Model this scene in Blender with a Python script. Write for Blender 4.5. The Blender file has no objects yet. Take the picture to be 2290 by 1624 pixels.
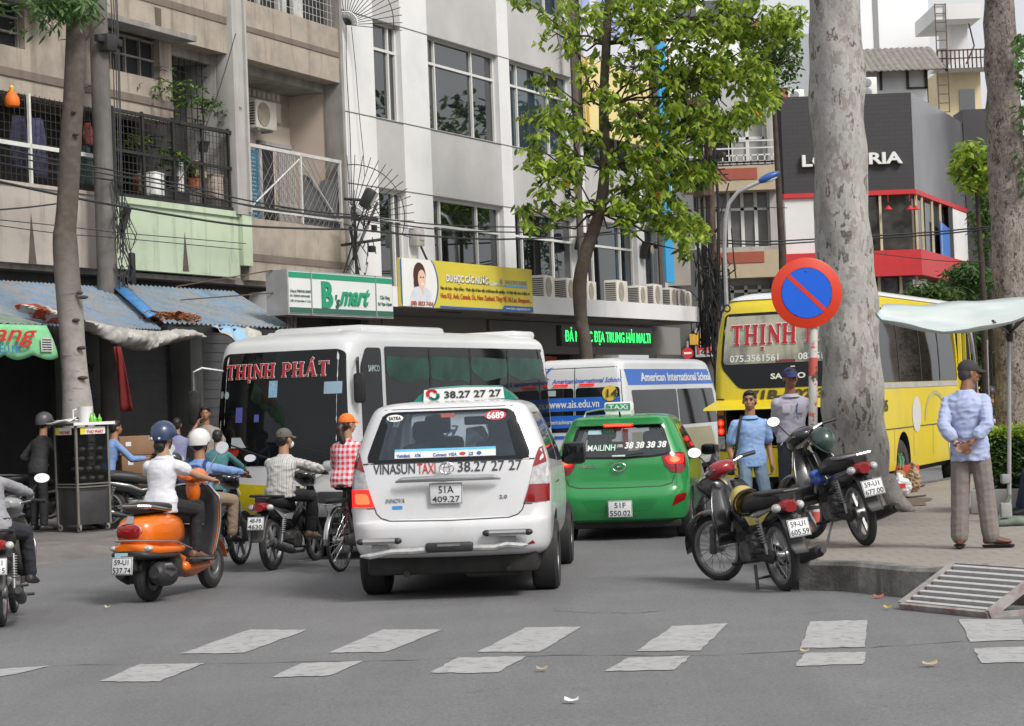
import bpy,bmesh,math,random
from mathutils import Vector,Matrix,noise
from mathutils.bvhtree import BVHTree
V=Vector
R=math.radians
random.seed(11)
SC=bpy.context.scene
COL=SC.collection
#  camera
FD=4536.0;ROLL=R(2.18);PITCH=math.atan(85.4/FD);CH=1.72
cr,sr,cp,sp=math.cos(ROLL),math.sin(ROLL),math.cos(PITCH),math.sin(PITCH)
cam=bpy.data.cameras.new('camera');camo=bpy.data.objects.new('camera',cam);COL.objects.link(camo)
cam.sensor_width=36;cam.lens=36*FD/2290;cam.clip_start=.3;cam.clip_end=1500
camo.matrix_world=Matrix(((cr,sr,0,0),(sr*sp,-cr*sp,-cp,0),(-sr*cp,cr*cp,-sp,CH),(0,0,0,1)))
SC.camera=camo
#  sky, sun, exposure
SUN_EL,SUN_AZ=R(44),R(140)
w=bpy.data.worlds.new("World");SC.world=w;w.use_nodes=True
nt=w.node_tree;bg=nt.nodes['Background']
sky=nt.nodes.new('ShaderNodeTexSky');sky.sky_type='NISHITA';sky.sun_disc=False
sky.sun_elevation=SUN_EL;sky.sun_rotation=SUN_AZ;sky.air_density=1.0;sky.dust_density=6.0;sky.ozone_density=1.0
hs=nt.nodes.new('ShaderNodeHueSaturation');hs.inputs['Saturation'].default_value=.22
nt.links.new(sky.outputs[0],hs.inputs['Color']);mxs=nt.nodes.new('ShaderNodeMix');mxs.data_type='RGBA';mxs.inputs[0].default_value=.6;mxs.inputs[7].default_value=(6.6,6.7,6.9,1)
nt.links.new(hs.outputs[0],mxs.inputs[6]);nt.links.new(mxs.outputs[2],bg.inputs[0]);bg.inputs[1].default_value=.13
sl=bpy.data.lights.new('sun','SUN');sl.energy=2.4;sl.angle=R(16);sl.color=(1,.96,.9)
so=bpy.data.objects.new('sun',sl);COL.objects.link(so)
sd=V((math.sin(SUN_AZ)*math.cos(SUN_EL),math.cos(SUN_AZ)*math.cos(SUN_EL),math.sin(SUN_EL)))
so.rotation_euler=sd.to_track_quat('Z','Y').to_euler();so.location=(0,-5,30)
SC.view_settings.view_transform='Standard';SC.view_settings.look='None';SC.view_settings.gamma=1
SC.view_settings.exposure=.2
#  measured points: a pixel of the 2290 px wide photo to a point
def ray(x,y):
 dx,dy=x-1145,812-y
 u=dx*cr+dy*sr;v=-dx*sr+dy*cr
 return V((u,FD*cp-v*sp,FD*sp+v*cp))
def G(x,y,z=0.):
 r=ray(x,y);t=(z-CH)/r.z;p=V((0,0,CH))+r*t;p.z=z;return p
def P(x,y,Y):
 r=ray(x,y);return V((0,0,CH))+r*(Y/r.y)
class Frame:
 """x runs along a facade, y into the building, z up"""
 def __init__(s,o,deg):
  s.o=V((o[0],o[1],0));s.deg=deg;a=R(deg)
  s.ax=V((math.sin(a),math.cos(a),0));s.ay=V((-math.cos(a),math.sin(a),0));s.rot=R(90-deg)
 def px(s,x,y,d=0.):
  r=ray(x,y);o=V((0,0,CH));n=s.ay
  t=(d-n.dot(o-s.o))/n.dot(r);p=o+r*t
  return(s.ax.dot(p-s.o),p.z)
 def w(s,a,b,z=0):q=s.o+s.ax*a+s.ay*b;return V((q.x,q.y,z))
 #  materials
MC={}
def nn(t,ty,**k):
 n=t.nodes.new(ty)
 for a,b in k.items():setattr(n,a,b)
 return n
def mth(t,op,a,b=None,c=None):
 n=nn(t,'ShaderNodeMath',operation=op)
 for i,q in enumerate((a,b,c)):
  if q is None:continue
  if isinstance(q,(int,float)):n.inputs[i].default_value=q
  else:t.links.new(q,n.inputs[i])
 return n.outputs[0]
def mixc(t,f,a,b,mode='MIX'):
 n=nn(t,'ShaderNodeMix',data_type='RGBA',blend_type=mode)
 for s,q in((n.inputs[0],f),(n.inputs[6],a),(n.inputs[7],b)):
  if isinstance(q,(int,float)):s.default_value=q
  elif isinstance(q,(tuple,list)):s.default_value=(*q[:3],1)
  else:t.links.new(q,s)
 return n.outputs[2]
def ramp(t,f,lo,hi):
 n=nn(t,'ShaderNodeMapRange');t.links.new(f,n.inputs[0]);n.inputs[1].default_value=lo;n.inputs[2].default_value=hi
 return n.outputs[0]
def coord(t,scale=(1,1,1),kind='Object'):
 c=nn(t,'ShaderNodeTexCoord');m=nn(t,'ShaderNodeMapping');m.inputs['Scale'].default_value=scale
 t.links.new(c.outputs[kind],m.inputs[0]);return m.outputs[0]
def ntex(t,vec,scale,detail=4,rough=.55):
 n=nn(t,'ShaderNodeTexNoise');n.inputs['Scale'].default_value=scale;n.inputs['Detail'].default_value=detail
 n.inputs['Roughness'].default_value=rough;t.links.new(vec,n.inputs[0]);return n.outputs[0]
def mat(name,col,rough=.6,metal=0.,var=.18,vs=3.,bump=0.,bs=30.,coat=0.,emit=0.,dirt=None,streak=None,alpha=None,trans=None,spec=.5,fn=None,ior=None,bd=.01):
 if name in MC:return MC[name]
 m=bpy.data.materials.new(name);MC[name]=m;m.use_nodes=True;t=m.node_tree;b=t.nodes['Principled BSDF']
 co=coord(t);c=col
 if var:
  f=ramp(t,ntex(t,co,vs,6),.3,.7)
  c=mixc(t,f,tuple(x*(1-var)for x in col),tuple(min(1,x*(1+var*.7))for x in col))
 if dirt:
  f=ramp(t,ntex(t,co,dirt[1],8,.65),dirt[2],dirt[3]);c=mixc(t,f,c,dirt[0])
 if streak:
  f=ramp(t,ntex(t,coord(t,(2.2,2.2,.16)),1.6,7,.65),streak[1],streak[2]);c=mixc(t,f,c,streak[0])
 if fn:c=fn(t,c,co)
 if isinstance(c,tuple):b.inputs['Base Color'].default_value=(*c,1)
 else:t.links.new(c,b.inputs['Base Color'])
 b.inputs['Roughness'].default_value=rough;b.inputs['Metallic'].default_value=metal
 b.inputs['Specular IOR Level'].default_value=spec
 b.inputs['Coat Weight'].default_value=coat;b.inputs['Coat Roughness'].default_value=.08
 if emit:b.inputs['Emission Color'].default_value=(*col,1);b.inputs['Emission Strength'].default_value=emit
 if alpha is not None:b.inputs['Alpha'].default_value=alpha
 if ior:b.inputs['IOR'].default_value=ior
 if trans:b.inputs['Transmission Weight'].default_value=trans
 if bump:
  bn=nn(t,'ShaderNodeBump');bn.inputs['Strength'].default_value=bump;bn.inputs['Distance'].default_value=bd
  t.links.new(ntex(t,co,bs,5),bn.inputs['Height']);t.links.new(bn.outputs[0],b.inputs['Normal'])
 return m
def glass(name,tint,clear,rough=.02):
 """thin window pane: part see-through, part mirror"""
 if name in MC:return MC[name]
 m=bpy.data.materials.new(name);MC[name]=m;m.use_nodes=True;t=m.node_tree
 b=t.nodes['Principled BSDF'];b.inputs['Base Color'].default_value=(*tint,1);b.inputs['Roughness'].default_value=rough
 tr=nn(t,'ShaderNodeBsdfTransparent');tr.inputs[0].default_value=(*[min(1,.5+x*2)for x in tint],1)
 mx=nn(t,'ShaderNodeMixShader');mx.inputs[0].default_value=clear
 t.links.new(b.outputs[0],mx.inputs[1]);t.links.new(tr.outputs[0],mx.inputs[2])
 t.links.new(mx.outputs[0],t.nodes['Material Output'].inputs[0]);return m
 #  mesh builder
class MB:
 def __init__(s,m=None):s.v=[];s.f=[];s.k=[];s.m=m or Matrix();s.mi=0
 def add(s,vs,fs):
  o=len(s.v);s.v+=[s.m@V(p)for p in vs]
  for f in fs:s.f.append([o+i for i in f]);s.k.append(s.mi)
  return s
 def box(s,c,d,rot=None,bev=0.):
  x,y,z=d[0]/2,d[1]/2,d[2]/2;c=V(c)
  if bev<=0:
   vs=[V((a*x,b*y,e*z))for a in(-1,1)for b in(-1,1)for e in(-1,1)]
   fs=[(0,1,3,2),(4,6,7,5),(0,4,5,1),(2,3,7,6),(0,2,6,4),(1,5,7,3)]
  else:
   bm=bmesh.new();bmesh.ops.create_cube(bm,size=1)
   for v in bm.verts:v.co=V((v.co.x*d[0],v.co.y*d[1],v.co.z*d[2]))
   bmesh.ops.bevel(bm,geom=list(bm.edges),offset=min(bev,x*.95,y*.95,z*.95),segments=2,affect='EDGES',profile=.5)
   vs=[v.co.copy()for v in bm.verts];fs=[[v.index for v in f.verts]for f in bm.faces];bm.free()
  if rot is not None:vs=[rot@v for v in vs]
  return s.add([c+v for v in vs],fs)
 def box2(s,a,b,bev=0.):
  a,b=V(a),V(b);return s.box((a+b)/2,[abs(q)for q in(b-a)],None,bev)
 def poly(s,pts):return s.add(pts,[list(range(len(pts)))])
 def prism(s,pts,d):
  """extrude a planar loop along vector d"""
  n=len(pts);d=V(d);pts=[V(p)for p in pts]
  return s.add(pts+[p+d for p in pts],[list(range(n))[::-1],[n+i for i in range(n)]]+[[i,(i+1)%n,n+(i+1)%n,n+i]for i in range(n)])
 def rings(s,rs,closed=True,caps=True):
  n=len(rs[0]);vs=[p for r in rs for p in r];fs=[]
  for i in range(len(rs)-1):
   for j in range(n if closed else n-1):
    k=(j+1)%n;fs.append([i*n+j,i*n+k,(i+1)*n+k,(i+1)*n+j])
  if caps and closed:fs.append(list(range(n))[::-1]);fs.append([(len(rs)-1)*n+j for j in range(n)])
  return s.add(vs,fs)
 def tube(s,pts,r,n=8,caps=True,flat=None):
  pts=[V(p)for p in pts];N=len(pts)
  if isinstance(r,(int,float)):r=[r]*N
  rs=[];up=None
  for i,p in enumerate(pts):
   d=(pts[min(i+1,N-1)]-pts[max(i-1,0)]).normalized()
   if up is None:up=V((0,0,1))if abs(d.z)<.9 else V((1,0,0))
   a=d.cross(up)
   a=a.normalized()if a.length>1e-5 else d.orthogonal().normalized()
   b=a.cross(d).normalized();up=b
   fa,fb=(1,1)if flat is None else flat
   rs.append([p+(a*math.cos(t)*fa+b*math.sin(t)*fb)*r[i]for t in(2*math.pi*j/n for j in range(n))])
  return s.rings(rs,True,caps)
 def lathe(s,prof,n=16,c=(0,0,0),axis='z',caps=True):
  rs=[]
  for r,h in prof:
   ring=[]
   for j in range(n):
    a=2*math.pi*j/n;x,y=r*math.cos(a),r*math.sin(a)
    q={'z':(x,y,h),'x':(h,x,y),'y':(y,h,x)}[axis]
    ring.append(V(c)+V(q))
   rs.append(ring)
  return s.rings(rs,True,caps)
 def torus(s,c,Rr,r,n=28,k=8,axis='x',sx=1.):
  rs=[]
  for i in range(n):
   a=2*math.pi*i/n;ring=[]
   for j in range(k):
    b=2*math.pi*j/k;rr=Rr+r*math.cos(b);h=r*math.sin(b)*sx
    x,y=rr*math.cos(a),rr*math.sin(a)
    ring.append(V(c)+V({'x':(h,x,y),'y':(y,h,x),'z':(x,y,h)}[axis]))
   rs.append(ring)
  rs.append(rs[0]);return s.rings(rs,True,False)
 def ell(s,c,r,n=14,k=9,rot=None):
  rs=[]
  for i in range(k+1):
   th=math.pi*min(max(i/k,.02),.98);ring=[]
   for j in range(n):
    a=2*math.pi*j/n;q=V((r[0]*math.sin(th)*math.cos(a),r[1]*math.sin(th)*math.sin(a),-r[2]*math.cos(th)))
    if rot is not None:q=rot@q
    ring.append(V(c)+q)
   rs.append(ring)
  return s.rings(rs)
 def cap(s,a,b,ra,rb,n=10):
  """tapered capsule"""
  a,b=V(a),V(b);d=b-a;L=max(d.length,1e-4);d=d/L;q=d.to_track_quat('Z','Y').to_matrix();rs=[]
  prof=[(ra*math.cos(t),ra*math.sin(t))for t in(-1.4,-.9,-.45,0)]+[(rb*math.cos(t),L+rb*math.sin(t))for t in(0,.45,.9,1.4)]
  for r,h in prof:rs.append([a+q@V((r*math.cos(2*math.pi*j/n),r*math.sin(2*math.pi*j/n),h))for j in range(n)])
  return s.rings(rs)
 def mesh(s,name,mats=None,sharp=35):
  me=bpy.data.meshes.new(name);me.from_pydata([tuple(v)for v in s.v],[],s.f);me.update()
  bm=bmesh.new();bm.from_mesh(me);bmesh.ops.recalc_face_normals(bm,faces=bm.faces);bm.to_mesh(me);bm.free()
  for m in(mats if isinstance(mats,(list,tuple))else[mats]if mats else[]):me.materials.append(m)
  for p,k in zip(me.polygons,s.k):p.material_index=k
  shade(me,sharp);return me
 def build_each(s,name,mats,parent=None,sharp=35):
  par=list(range(len(s.v)))
  def find(i):
   while par[i]!=i:par[i]=par[par[i]];i=par[i]
   return i
  for f in s.f:
   for i in f[1:]:par[find(i)]=find(f[0])
  g={}
  for f in s.f:g.setdefault(find(f[0]),[]).append(f)
  for fs in g.values():
   m=MB();ids=sorted({i for f in fs for i in f});k={j:n for n,j in enumerate(ids)};m.add([s.v[i]for i in ids],[[k[i]for i in f]for f in fs]);m.build(name,mats,parent,sharp)
 def build(s,name,mats,parent=None,sharp=35,loc=None):
  return link(name,s.mesh(name,mats,sharp),parent,loc)
def shade(me,sharp=35):
 if sharp and len(me.polygons):
  me.polygons.foreach_set('use_smooth',[True]*len(me.polygons));me.set_sharp_from_angle(angle=R(sharp))
def link(name,me,parent=None,loc=None):
 o=bpy.data.objects.new(name,me);COL.objects.link(o)
 if parent is not None:o.parent=parent
 if loc is not None:o.location=loc
 return o
def tag(o,label=None,cat=None,group=None,kind=None):
 if label:o['label']=label
 if cat:o['category']=cat
 if group:o['group']=group
 if kind:o['kind']=kind
 return o
def thing(name,label,cat,loc=(0,0,0),rz=0.,group=None,rot=None):
 o=bpy.data.objects.new(name,None);COL.objects.link(o);o.location=loc;o.rotation_euler=rot or(0,0,rz);o.empty_display_size=.2
 return tag(o,label,cat,group)
def copy_thing(o,loc=None,rz=None,label=None,parent=None):
 c=o.copy();COL.objects.link(c);c.parent=parent
 for ch in list(o.children):copy_thing(ch,parent=c)
 if loc is not None:c.location=loc
 if rz is not None:c.rotation_euler=(0,0,rz)
 if label:c['label']=label
 return c
def struct(name,mb,mats,sharp=35):return tag(mb.build(name,mats,None,sharp),kind='structure')
def stand(p):return(p.x,p.y,p.z)
FONT=None
def text_mesh(txt,size,bold=0.,shear=0.,width=None,depth=0.002,align='LEFT',cx=1.):
 cu=bpy.data.curves.new('lettering','FONT');cu.body=txt;cu.size=size;cu.offset=bold*size;cu.shear=shear
 cu.extrude=depth;cu.align_x=align;cu.resolution_u=3
 o=bpy.data.objects.new('lettering',cu);COL.objects.link(o)
 dg=bpy.context.evaluated_depsgraph_get();me=bpy.data.meshes.new_from_object(o.evaluated_get(dg))
 bpy.data.objects.remove(o);bpy.data.curves.remove(cu)
 xs=[v.co.x for v in me.vertices]or[0]
 k=cx if width is None else width/max(1e-6,max(xs)-min(xs))
 for v in me.vertices:v.co=V((v.co.x*k,-v.co.z,v.co.y))
 return me
def text(txt,size,mt,parent,M,name='lettering',**k):
 """M places the text (x reading direction, z up, -y towards the reader)"""
 me=text_mesh(txt,size,**k);me.transform(M);me.materials.append(mt);return link(name,me,parent)
def mb_text(mb,txt,size,M,**k):
 me=text_mesh(txt,size,**k);mb.add([M@v.co for v in me.vertices],[list(p.vertices)for p in me.polygons]);bpy.data.meshes.remove(me)
def place(x,y,z,rz=0.,rx=0.):return Matrix.Translation((x,y,z))@Matrix.Rotation(rz,4,'Z')@Matrix.Rotation(rx,4,'X')
def serif(mb,s,h,M,t=.2,depth=.004,gap=.1,grow=0.,cw=1.):
 x=0.
 def bar(x0,z0,x1,z1,th):
  a,b=V((x0,0,z0)),V((x1,0,z1));d=(b-a).normalized();n=V((-d.z,0,d.x))*(th/2+grow)
  a=a-d*grow;b=b+d*grow
  q=[a-n,b-n,b+n,a+n];mb.prism([M@(V((p.x*cw*h,0,p.z*h)))for p in q],(M.to_3x3()@V((0,-depth,0))))
 th=.09
 for c in s:
  if c==' ':x+=.45;continue
  def foot(xc,z,wd=.34):bar(xc-wd/2,z,xc+wd/2,z,th)
  if c=='T':bar(x+.37,.04,x+.37,.95,t);foot(x+.37,.045);bar(x+.02,.955,x+.72,.955,th);bar(x+.05,.8,x+.05,.95,.07);bar(x+.69,.8,x+.69,.95,.07);wd=.74
  elif c in 'H':
   for q in(.17,.67):bar(x+q,.04,x+q,.96,t);foot(x+q,.045);foot(x+q,.955)
   bar(x+.17,.5,x+.67,.5,th*1.1);wd=.84
  elif c in 'IỊ':
   bar(x+.2,.04,x+.2,.96,t);foot(x+.2,.045);foot(x+.2,.955);wd=.4
   if c=='Ị':bar(x+.12,-.18,x+.28,-.18,.15)
  elif c=='N':
   bar(x+.14,.04,x+.14,.96,th*1.2);bar(x+.66,.04,x+.66,.96,th*1.2);bar(x+.12,.93,x+.68,.06,t);foot(x+.14,.045,.28);foot(x+.68,.955,.28);wd=.8
  elif c=='P':
   bar(x+.17,.04,x+.17,.96,t);foot(x+.17,.045);bar(x+.02,.955,x+.45,.955,th);bar(x+.2,.47,x+.45,.47,th)
   bar(x+.42,.955,x+.6,.82,.13);bar(x+.6,.86,x+.6,.58,t*.9);bar(x+.42,.47,x+.6,.6,.13);wd=.7
  elif c in 'AÁ':
   bar(x+.14,.04,x+.42,.97,th*1.1);bar(x+.42,.97,x+.68,.04,t);bar(x+.22,.33,x+.6,.33,th);foot(x+.12,.045,.26);foot(x+.68,.045,.32);wd=.84
   if c=='Á':bar(x+.4,1.06,x+.55,1.26,.14)
  else:wd=.5
  x+=wd+gap
 return x*h*cw
 #  projecting panels on a curved body
def bvh_of(mb):return BVHTree.FromPolygons([tuple(v)for v in mb.v],mb.f)
def round_poly(pts,r,seg=4):
 out=[];n=len(pts)
 for i in range(n):
  p,a,b=V(pts[i]),V(pts[i-1]),V(pts[(i+1)%n])
  rr=r[i]if isinstance(r,(list,tuple))else r
  rr=min(rr,(a-p).length*.45,(b-p).length*.45)
  if rr<1e-4:out.append(p);continue
  s,e=p+(a-p).normalized()*rr,p+(b-p).normalized()*rr
  for k in range(seg+1):
   t=k/seg;out.append(s*(1-t)**2+p*2*t*(1-t)+e*t*t)
 return out
def panel(mb,bvh,pts,face='back',off=.004,step=.06,skirt=.012,r=0.):
 """pts: (a,z); face 'back' = seen along +y, 'right'/'left' = seen along -x/+x with a = y"""
 pts=[V((p[0],p[1]))for p in pts]
 if r:pts=round_poly(pts,r)
 bm=bmesh.new();vs=[bm.verts.new((p.x,0,p.y))for p in pts];bm.faces.new(vs)
 for ax in(0,2):
  lo=min(v.co[ax]for v in bm.verts);hi=max(v.co[ax]for v in bm.verts);k=math.floor(lo/step)*step+step
  while k<hi:
   no=V((0,0,0));no[ax]=1;co=V((0,0,0));co[ax]=k
   bmesh.ops.bisect_plane(bm,geom=list(bm.verts)+list(bm.edges)+list(bm.faces),plane_co=co,plane_no=no);k+=step
 be=[e for e in bm.edges if len(e.link_faces)==1];bm.verts.ensure_lookup_table()
 dn={'back':V((0,1,0)),'front':V((0,-1,0)),'right':V((-1,0,0)),'left':V((1,0,0)),'top':V((0,0,-1))}[face]
 last={}
 for v in bm.verts:
  a,z=v.co.x,v.co.z
  o={'back':V((a,-9,z)),'front':V((a,19,z)),'right':V((9,a,z)),'left':V((-9,a,z)),'top':V((a,z,9))}[face]
  hit=bvh.ray_cast(o,dn)
  q=hit[0]if hit[0]is not None else None
  last[v.index]=q;v.co=q-dn*off if q is not None else V((1e9,0,0))
 good=[v.co.copy()for v in bm.verts if v.co.x<1e8]
 for v in bm.verts:
  if v.co.x>1e8 and good:
   nb=[e.other_vert(v).co for e in v.link_edges if e.other_vert(v).co.x<1e8];v.co=nb[0].copy()if nb else good[0].copy()
 if skirt:
  ex=bmesh.ops.extrude_edge_only(bm,edges=be)['geom']
  for v in ex:
   if isinstance(v,bmesh.types.BMVert):v.co+=dn*skirt
 bm.verts.index_update();bm.verts.ensure_lookup_table()
 mb.add([v.co.copy()for v in bm.verts],[[v.index for v in f.verts]for f in bm.faces]);bm.free();return mb
def line_panel(mb,bvh,pts,wd,face='back',off=.003):
 """thin strip along a polyline on the body (shut line, moulding)"""
 for(a,b)in zip(pts,pts[1:]):
  a,b=V(a),V(b);d=(b-a);d=d/max(d.length,1e-6);n=V((-d.y,d.x))*wd/2
  panel(mb,bvh,[a-n,b-n,b+n,a+n],face,off,.12,0)
def text_panel(mb,bvh,txt,size,a,z,face='back',off=.006,**k):
 me=text_mesh(txt,size,**k)
 dn={'back':V((0,1,0)),'front':V((0,-1,0)),'right':V((-1,0,0)),'left':V((1,0,0))}[face]
 vs=[]
 for v in me.vertices:
  x,zz,dd=v.co.x,v.co.z,-v.co.y
  if face=='back':o=V((a+x,-9,z+zz))
  elif face=='front':o=V((a-x,19,z+zz))
  elif face=='right':o=V((9,a+x,z+zz))
  else:o=V((-9,a-x,z+zz))
  h=bvh.ray_cast(o,dn)[0]
  vs.append((h if h is not None else o+dn*8)-dn*(off+dd))
 mb.add(vs,[list(p.vertices)for p in me.polygons]);bpy.data.meshes.remove(me)
def remesh(mb,voxel,smooth=3,fold=0.,fscale=6.,seed=0):
 me=bpy.data.meshes.new('tmp');me.from_pydata([tuple(v)for v in mb.v],[],mb.f);me.update()
 bm=bmesh.new();bm.from_mesh(me);bmesh.ops.recalc_face_normals(bm,faces=bm.faces);bm.to_mesh(me);bm.free()
 o=bpy.data.objects.new('tmp',me);COL.objects.link(o)
 r=o.modifiers.new('r','REMESH');r.mode='VOXEL';r.voxel_size=voxel
 if smooth:q=o.modifiers.new('s','SMOOTH');q.iterations=smooth;q.factor=.5
 dg=bpy.context.evaluated_depsgraph_get();out=bpy.data.meshes.new_from_object(o.evaluated_get(dg))
 bpy.data.objects.remove(o);bpy.data.meshes.remove(me)
 if fold:
  ns=[v.normal.copy()for v in out.vertices]
  for v,n in zip(out.vertices,ns):
   p=v.co*fscale+V((seed,seed*.7,0));q=noise.noise(V((p.x,p.y,p.z*.55)))*.5+(.4-abs(noise.noise(V((p.x*1.5+p.z*1.2,p.y*1.5,p.z*2.4-p.x*.8)))*2))*.55+noise.noise(p*3.1)*.15
   v.co+=n*fold*q
 out.polygons.foreach_set('use_smooth',[True]*len(out.polygons));return out
 #  materials used by the place
def _asp(t,c,co):
 g=ramp(t,ntex(t,co,42,4,.85),.44,.66);c=mixc(t,mth(t,'MULTIPLY',g,.42),c,(.29,.29,.295));g=ramp(t,ntex(t,coord(t,(1,1.0,1.3)),26,4,.85),.54,.68);c=mixc(t,mth(t,'MULTIPLY',g,.55),c,(.055,.055,.057))
 tr=ramp(t,ntex(t,coord(t,(.8,.09,1)),.9,6,.65),.45,.7);c=mixc(t,mth(t,'MULTIPLY',tr,.5),c,(.085,.085,.088));o=ramp(t,ntex(t,coord(t,(.5,1.6,1)),.55,7,.75),.56,.7);c=mixc(t,mth(t,'MULTIPLY',o,.35),c,(.2,.2,.2))
 s=ramp(t,ntex(t,co,1.3,8,.8),.60,.70);return mixc(t,mth(t,'MULTIPLY',s,.5),c,(.06,.058,.058))
m_asph=mat('asphalt',(.14,.14,.145),.88,var=.1,vs=1.2,bump=.6,bs=90,dirt=((.115,.115,.118),.35,.45,.75),fn=_asp)
m_line=mat('road_paint',(.34,.34,.34),.8,var=.12,vs=6,bump=.2,bs=60,dirt=((.2,.2,.2),11.,.52,.66))
m_kerb=mat('kerb_stone',(.21,.205,.195),.9,var=.25,vs=9,bump=.8,bs=30,dirt=((.085,.083,.078),2.6,.42,.62),streak=((.07,.068,.064),.5,.7))
def _pave(t,c,co):
 b=nn(t,'ShaderNodeTexBrick');b.inputs['Scale'].default_value=1.;b.inputs['Brick Width'].default_value=.25;b.inputs['Row Height'].default_value=.25
 b.inputs['Mortar Size'].default_value=.012;b.inputs['Mortar Smooth'].default_value=.3
 t.links.new(co,b.inputs['Vector']);b.inputs['Color1'].default_value=(.27,.235,.205,1);b.inputs['Color2'].default_value=(.22,.205,.18,1);b.inputs['Mortar'].default_value=(.15,.135,.12,1)
 v=nn(t,'ShaderNodeTexVoronoi');v.inputs['Scale'].default_value=7.;v.inputs['Randomness'].default_value=.9;t.links.new(co,v.inputs['Vector'])
 f=mth(t,'LESS_THAN',v.outputs['Distance'],.09)
 k=mixc(t,.45,b.outputs['Color'],c)
 return mixc(t,mth(t,'MULTIPLY',f,.75),k,(.09,.075,.065))
m_pave=mat('paving',(.27,.245,.215),.85,var=.14,vs=1.5,bump=.3,bs=30,dirt=((.19,.17,.155),1.1,.5,.8),fn=_pave)
m_leftpave=mat('old_paving',(.17,.155,.15),.9,var=.2,vs=3,bump=.3,bs=30,dirt=((.09,.085,.08),1.,.4,.7))
m_beige=mat('beige_plaster',(.37,.32,.265),.9,var=.14,vs=.8,bump=.15,bs=25,dirt=((.21,.185,.16),1.1,.46,.72),streak=((.15,.115,.085),.53,.74))
m_pink=mat('pinkish_plaster',(.44,.39,.345),.9,var=.1,vs=.9,bump=.1,bs=25,dirt=((.3,.27,.24),1.2,.5,.75),streak=((.2,.165,.14),.52,.76))
m_green=mat('pale_green_plaster',(.47,.56,.41),.9,var=.08,vs=.9,bump=.1,bs=25,dirt=((.34,.40,.29),1.3,.52,.75),streak=((.17,.19,.13),.54,.76))
m_brown=mat('brown_band',(.17,.135,.115),.9,var=.15,vs=2,streak=((.1,.08,.07),.5,.8))
m_stain=mat('dark_stain',(.11,.085,.07),.95,var=.3,vs=3)
m_cream=mat('cream_wall',(.62,.55,.46),.85,var=.06,vs=.8,streak=((.45,.38,.3),.6,.85))
m_sidew=mat('blush_wall',(.52,.43,.37),.85,var=.06,vs=.8,streak=((.38,.31,.26),.6,.85))
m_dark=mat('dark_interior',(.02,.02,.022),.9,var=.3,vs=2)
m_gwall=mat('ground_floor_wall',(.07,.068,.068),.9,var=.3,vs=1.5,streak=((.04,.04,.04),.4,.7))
m_conc=mat('grey_concrete',(.27,.255,.235),.9,var=.18,vs=2,bump=.3,bs=30,streak=((.14,.13,.12),.45,.75))
m_lconc=mat('pale_concrete',(.40,.39,.37),.9,var=.1,vs=2,bump=.2,bs=30,streak=((.22,.2,.19),.5,.78))
m_white=mat('white_wall',(.66,.66,.66),.8,var=.05,vs=.6,dirt=((.52,.52,.53),.7,.5,.85),streak=((.5,.5,.5),.62,.95))
m_span=mat('grey_panel',(.44,.435,.43),.8,var=.08,vs=.7,bump=.08,bs=60,dirt=((.36,.355,.35),.8,.4,.75),streak=((.31,.305,.30),.6,.95))
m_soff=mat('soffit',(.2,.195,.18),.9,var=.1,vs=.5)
m_win=mat('window_glass',(.008,.011,.013),.015,var=.5,vs=.8,ior=2.3)
m_winb=mat('bluish_window_glass',(.03,.05,.065),.015,var=.4,vs=.8,ior=2.3)
m_wbar=mat('aluminium_frame',(.6,.6,.58),.4,var=.05)
m_black=mat('black_metal',(.02,.02,.021),.5,var=.2)
m_rust=mat('rusty_metal',(.11,.07,.05),.8,var=.4,vs=8)
m_galv=mat('galvanised',(.38,.38,.38),.45,metal=.5,var=.15)
m_cable=mat('cable',(.022,.022,.024),.6,var=0)
m_blue=mat('blue_shutter',(.09,.28,.45),.6,var=.2,vs=4)
def wire_mat():return m_cable
#  ground
mb=MB();mb.add([(-900,-60,0),(900,-60,0),(900,1200,0),(-900,1200,0)],[(0,1,2,3)]);struct('ground',mb,m_leftpave)
mb=MB();mb.add([(-26,-20,.004),(30,-20,.004),(30,15,.004),(40,200,.004),(-26,200,.004)],[(0,1,2,3,4)]);struct('road',mb,m_asph)
def z6m(a,b):return(.7813*a,1341.9+.7813*b)
def z5m(a,b):return(1789.2+.2838*a,1163+.2838*b)
stripes=[[z6m(*p)for p in q]for q in(((715,88),(880,88),(700,155),(515,157)),((1095,88),(1265,88),(1108,152),(938,155)),((1505,82),(1665,80),(1545,152),(1368,152)),((1925,78),(2082,70),(2005,148),(1822,150)),((400,187),(585,185),(455,237),(285,237)),((862,184),(1042,178),(945,220),(775,225)),((1310,168),(1508,164),(1425,212),(1230,212)),((1800,168),(1978,163),(1932,203),(1730,207)),((-40,203),(140,192),(60,212),(-90,240)))]
stripes+=[[z5m(*p)for p in q]for q in(((75,808),(535,797),(510,1010),(0,1020)),((1250,790),(1740,795),(1830,955),(1345,968)),((40,1058),(520,1050),(505,1145),(-40,1160)),((1370,1022),(1800,1010),(1930,1130),(1430,1137)))]
rnd=random.Random(5)
for q in stripes:
 pts=[G(x,y)for x,y in q];out=[]
 for i in range(4):
  a,b=pts[i],pts[(i+1)%4]
  for k in range(9):
   p=a.lerp(b,k/9);j=.008;out.append(V((p.x+rnd.uniform(-j,j),p.y+rnd.uniform(-j,j)*2.5,.009)))
 mb=MB();mb.poly(out);struct('road_marking',mb,m_line)
m_tar=mat('tar_seam',(.09,.09,.092),.8,var=.3,vs=8)
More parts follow.
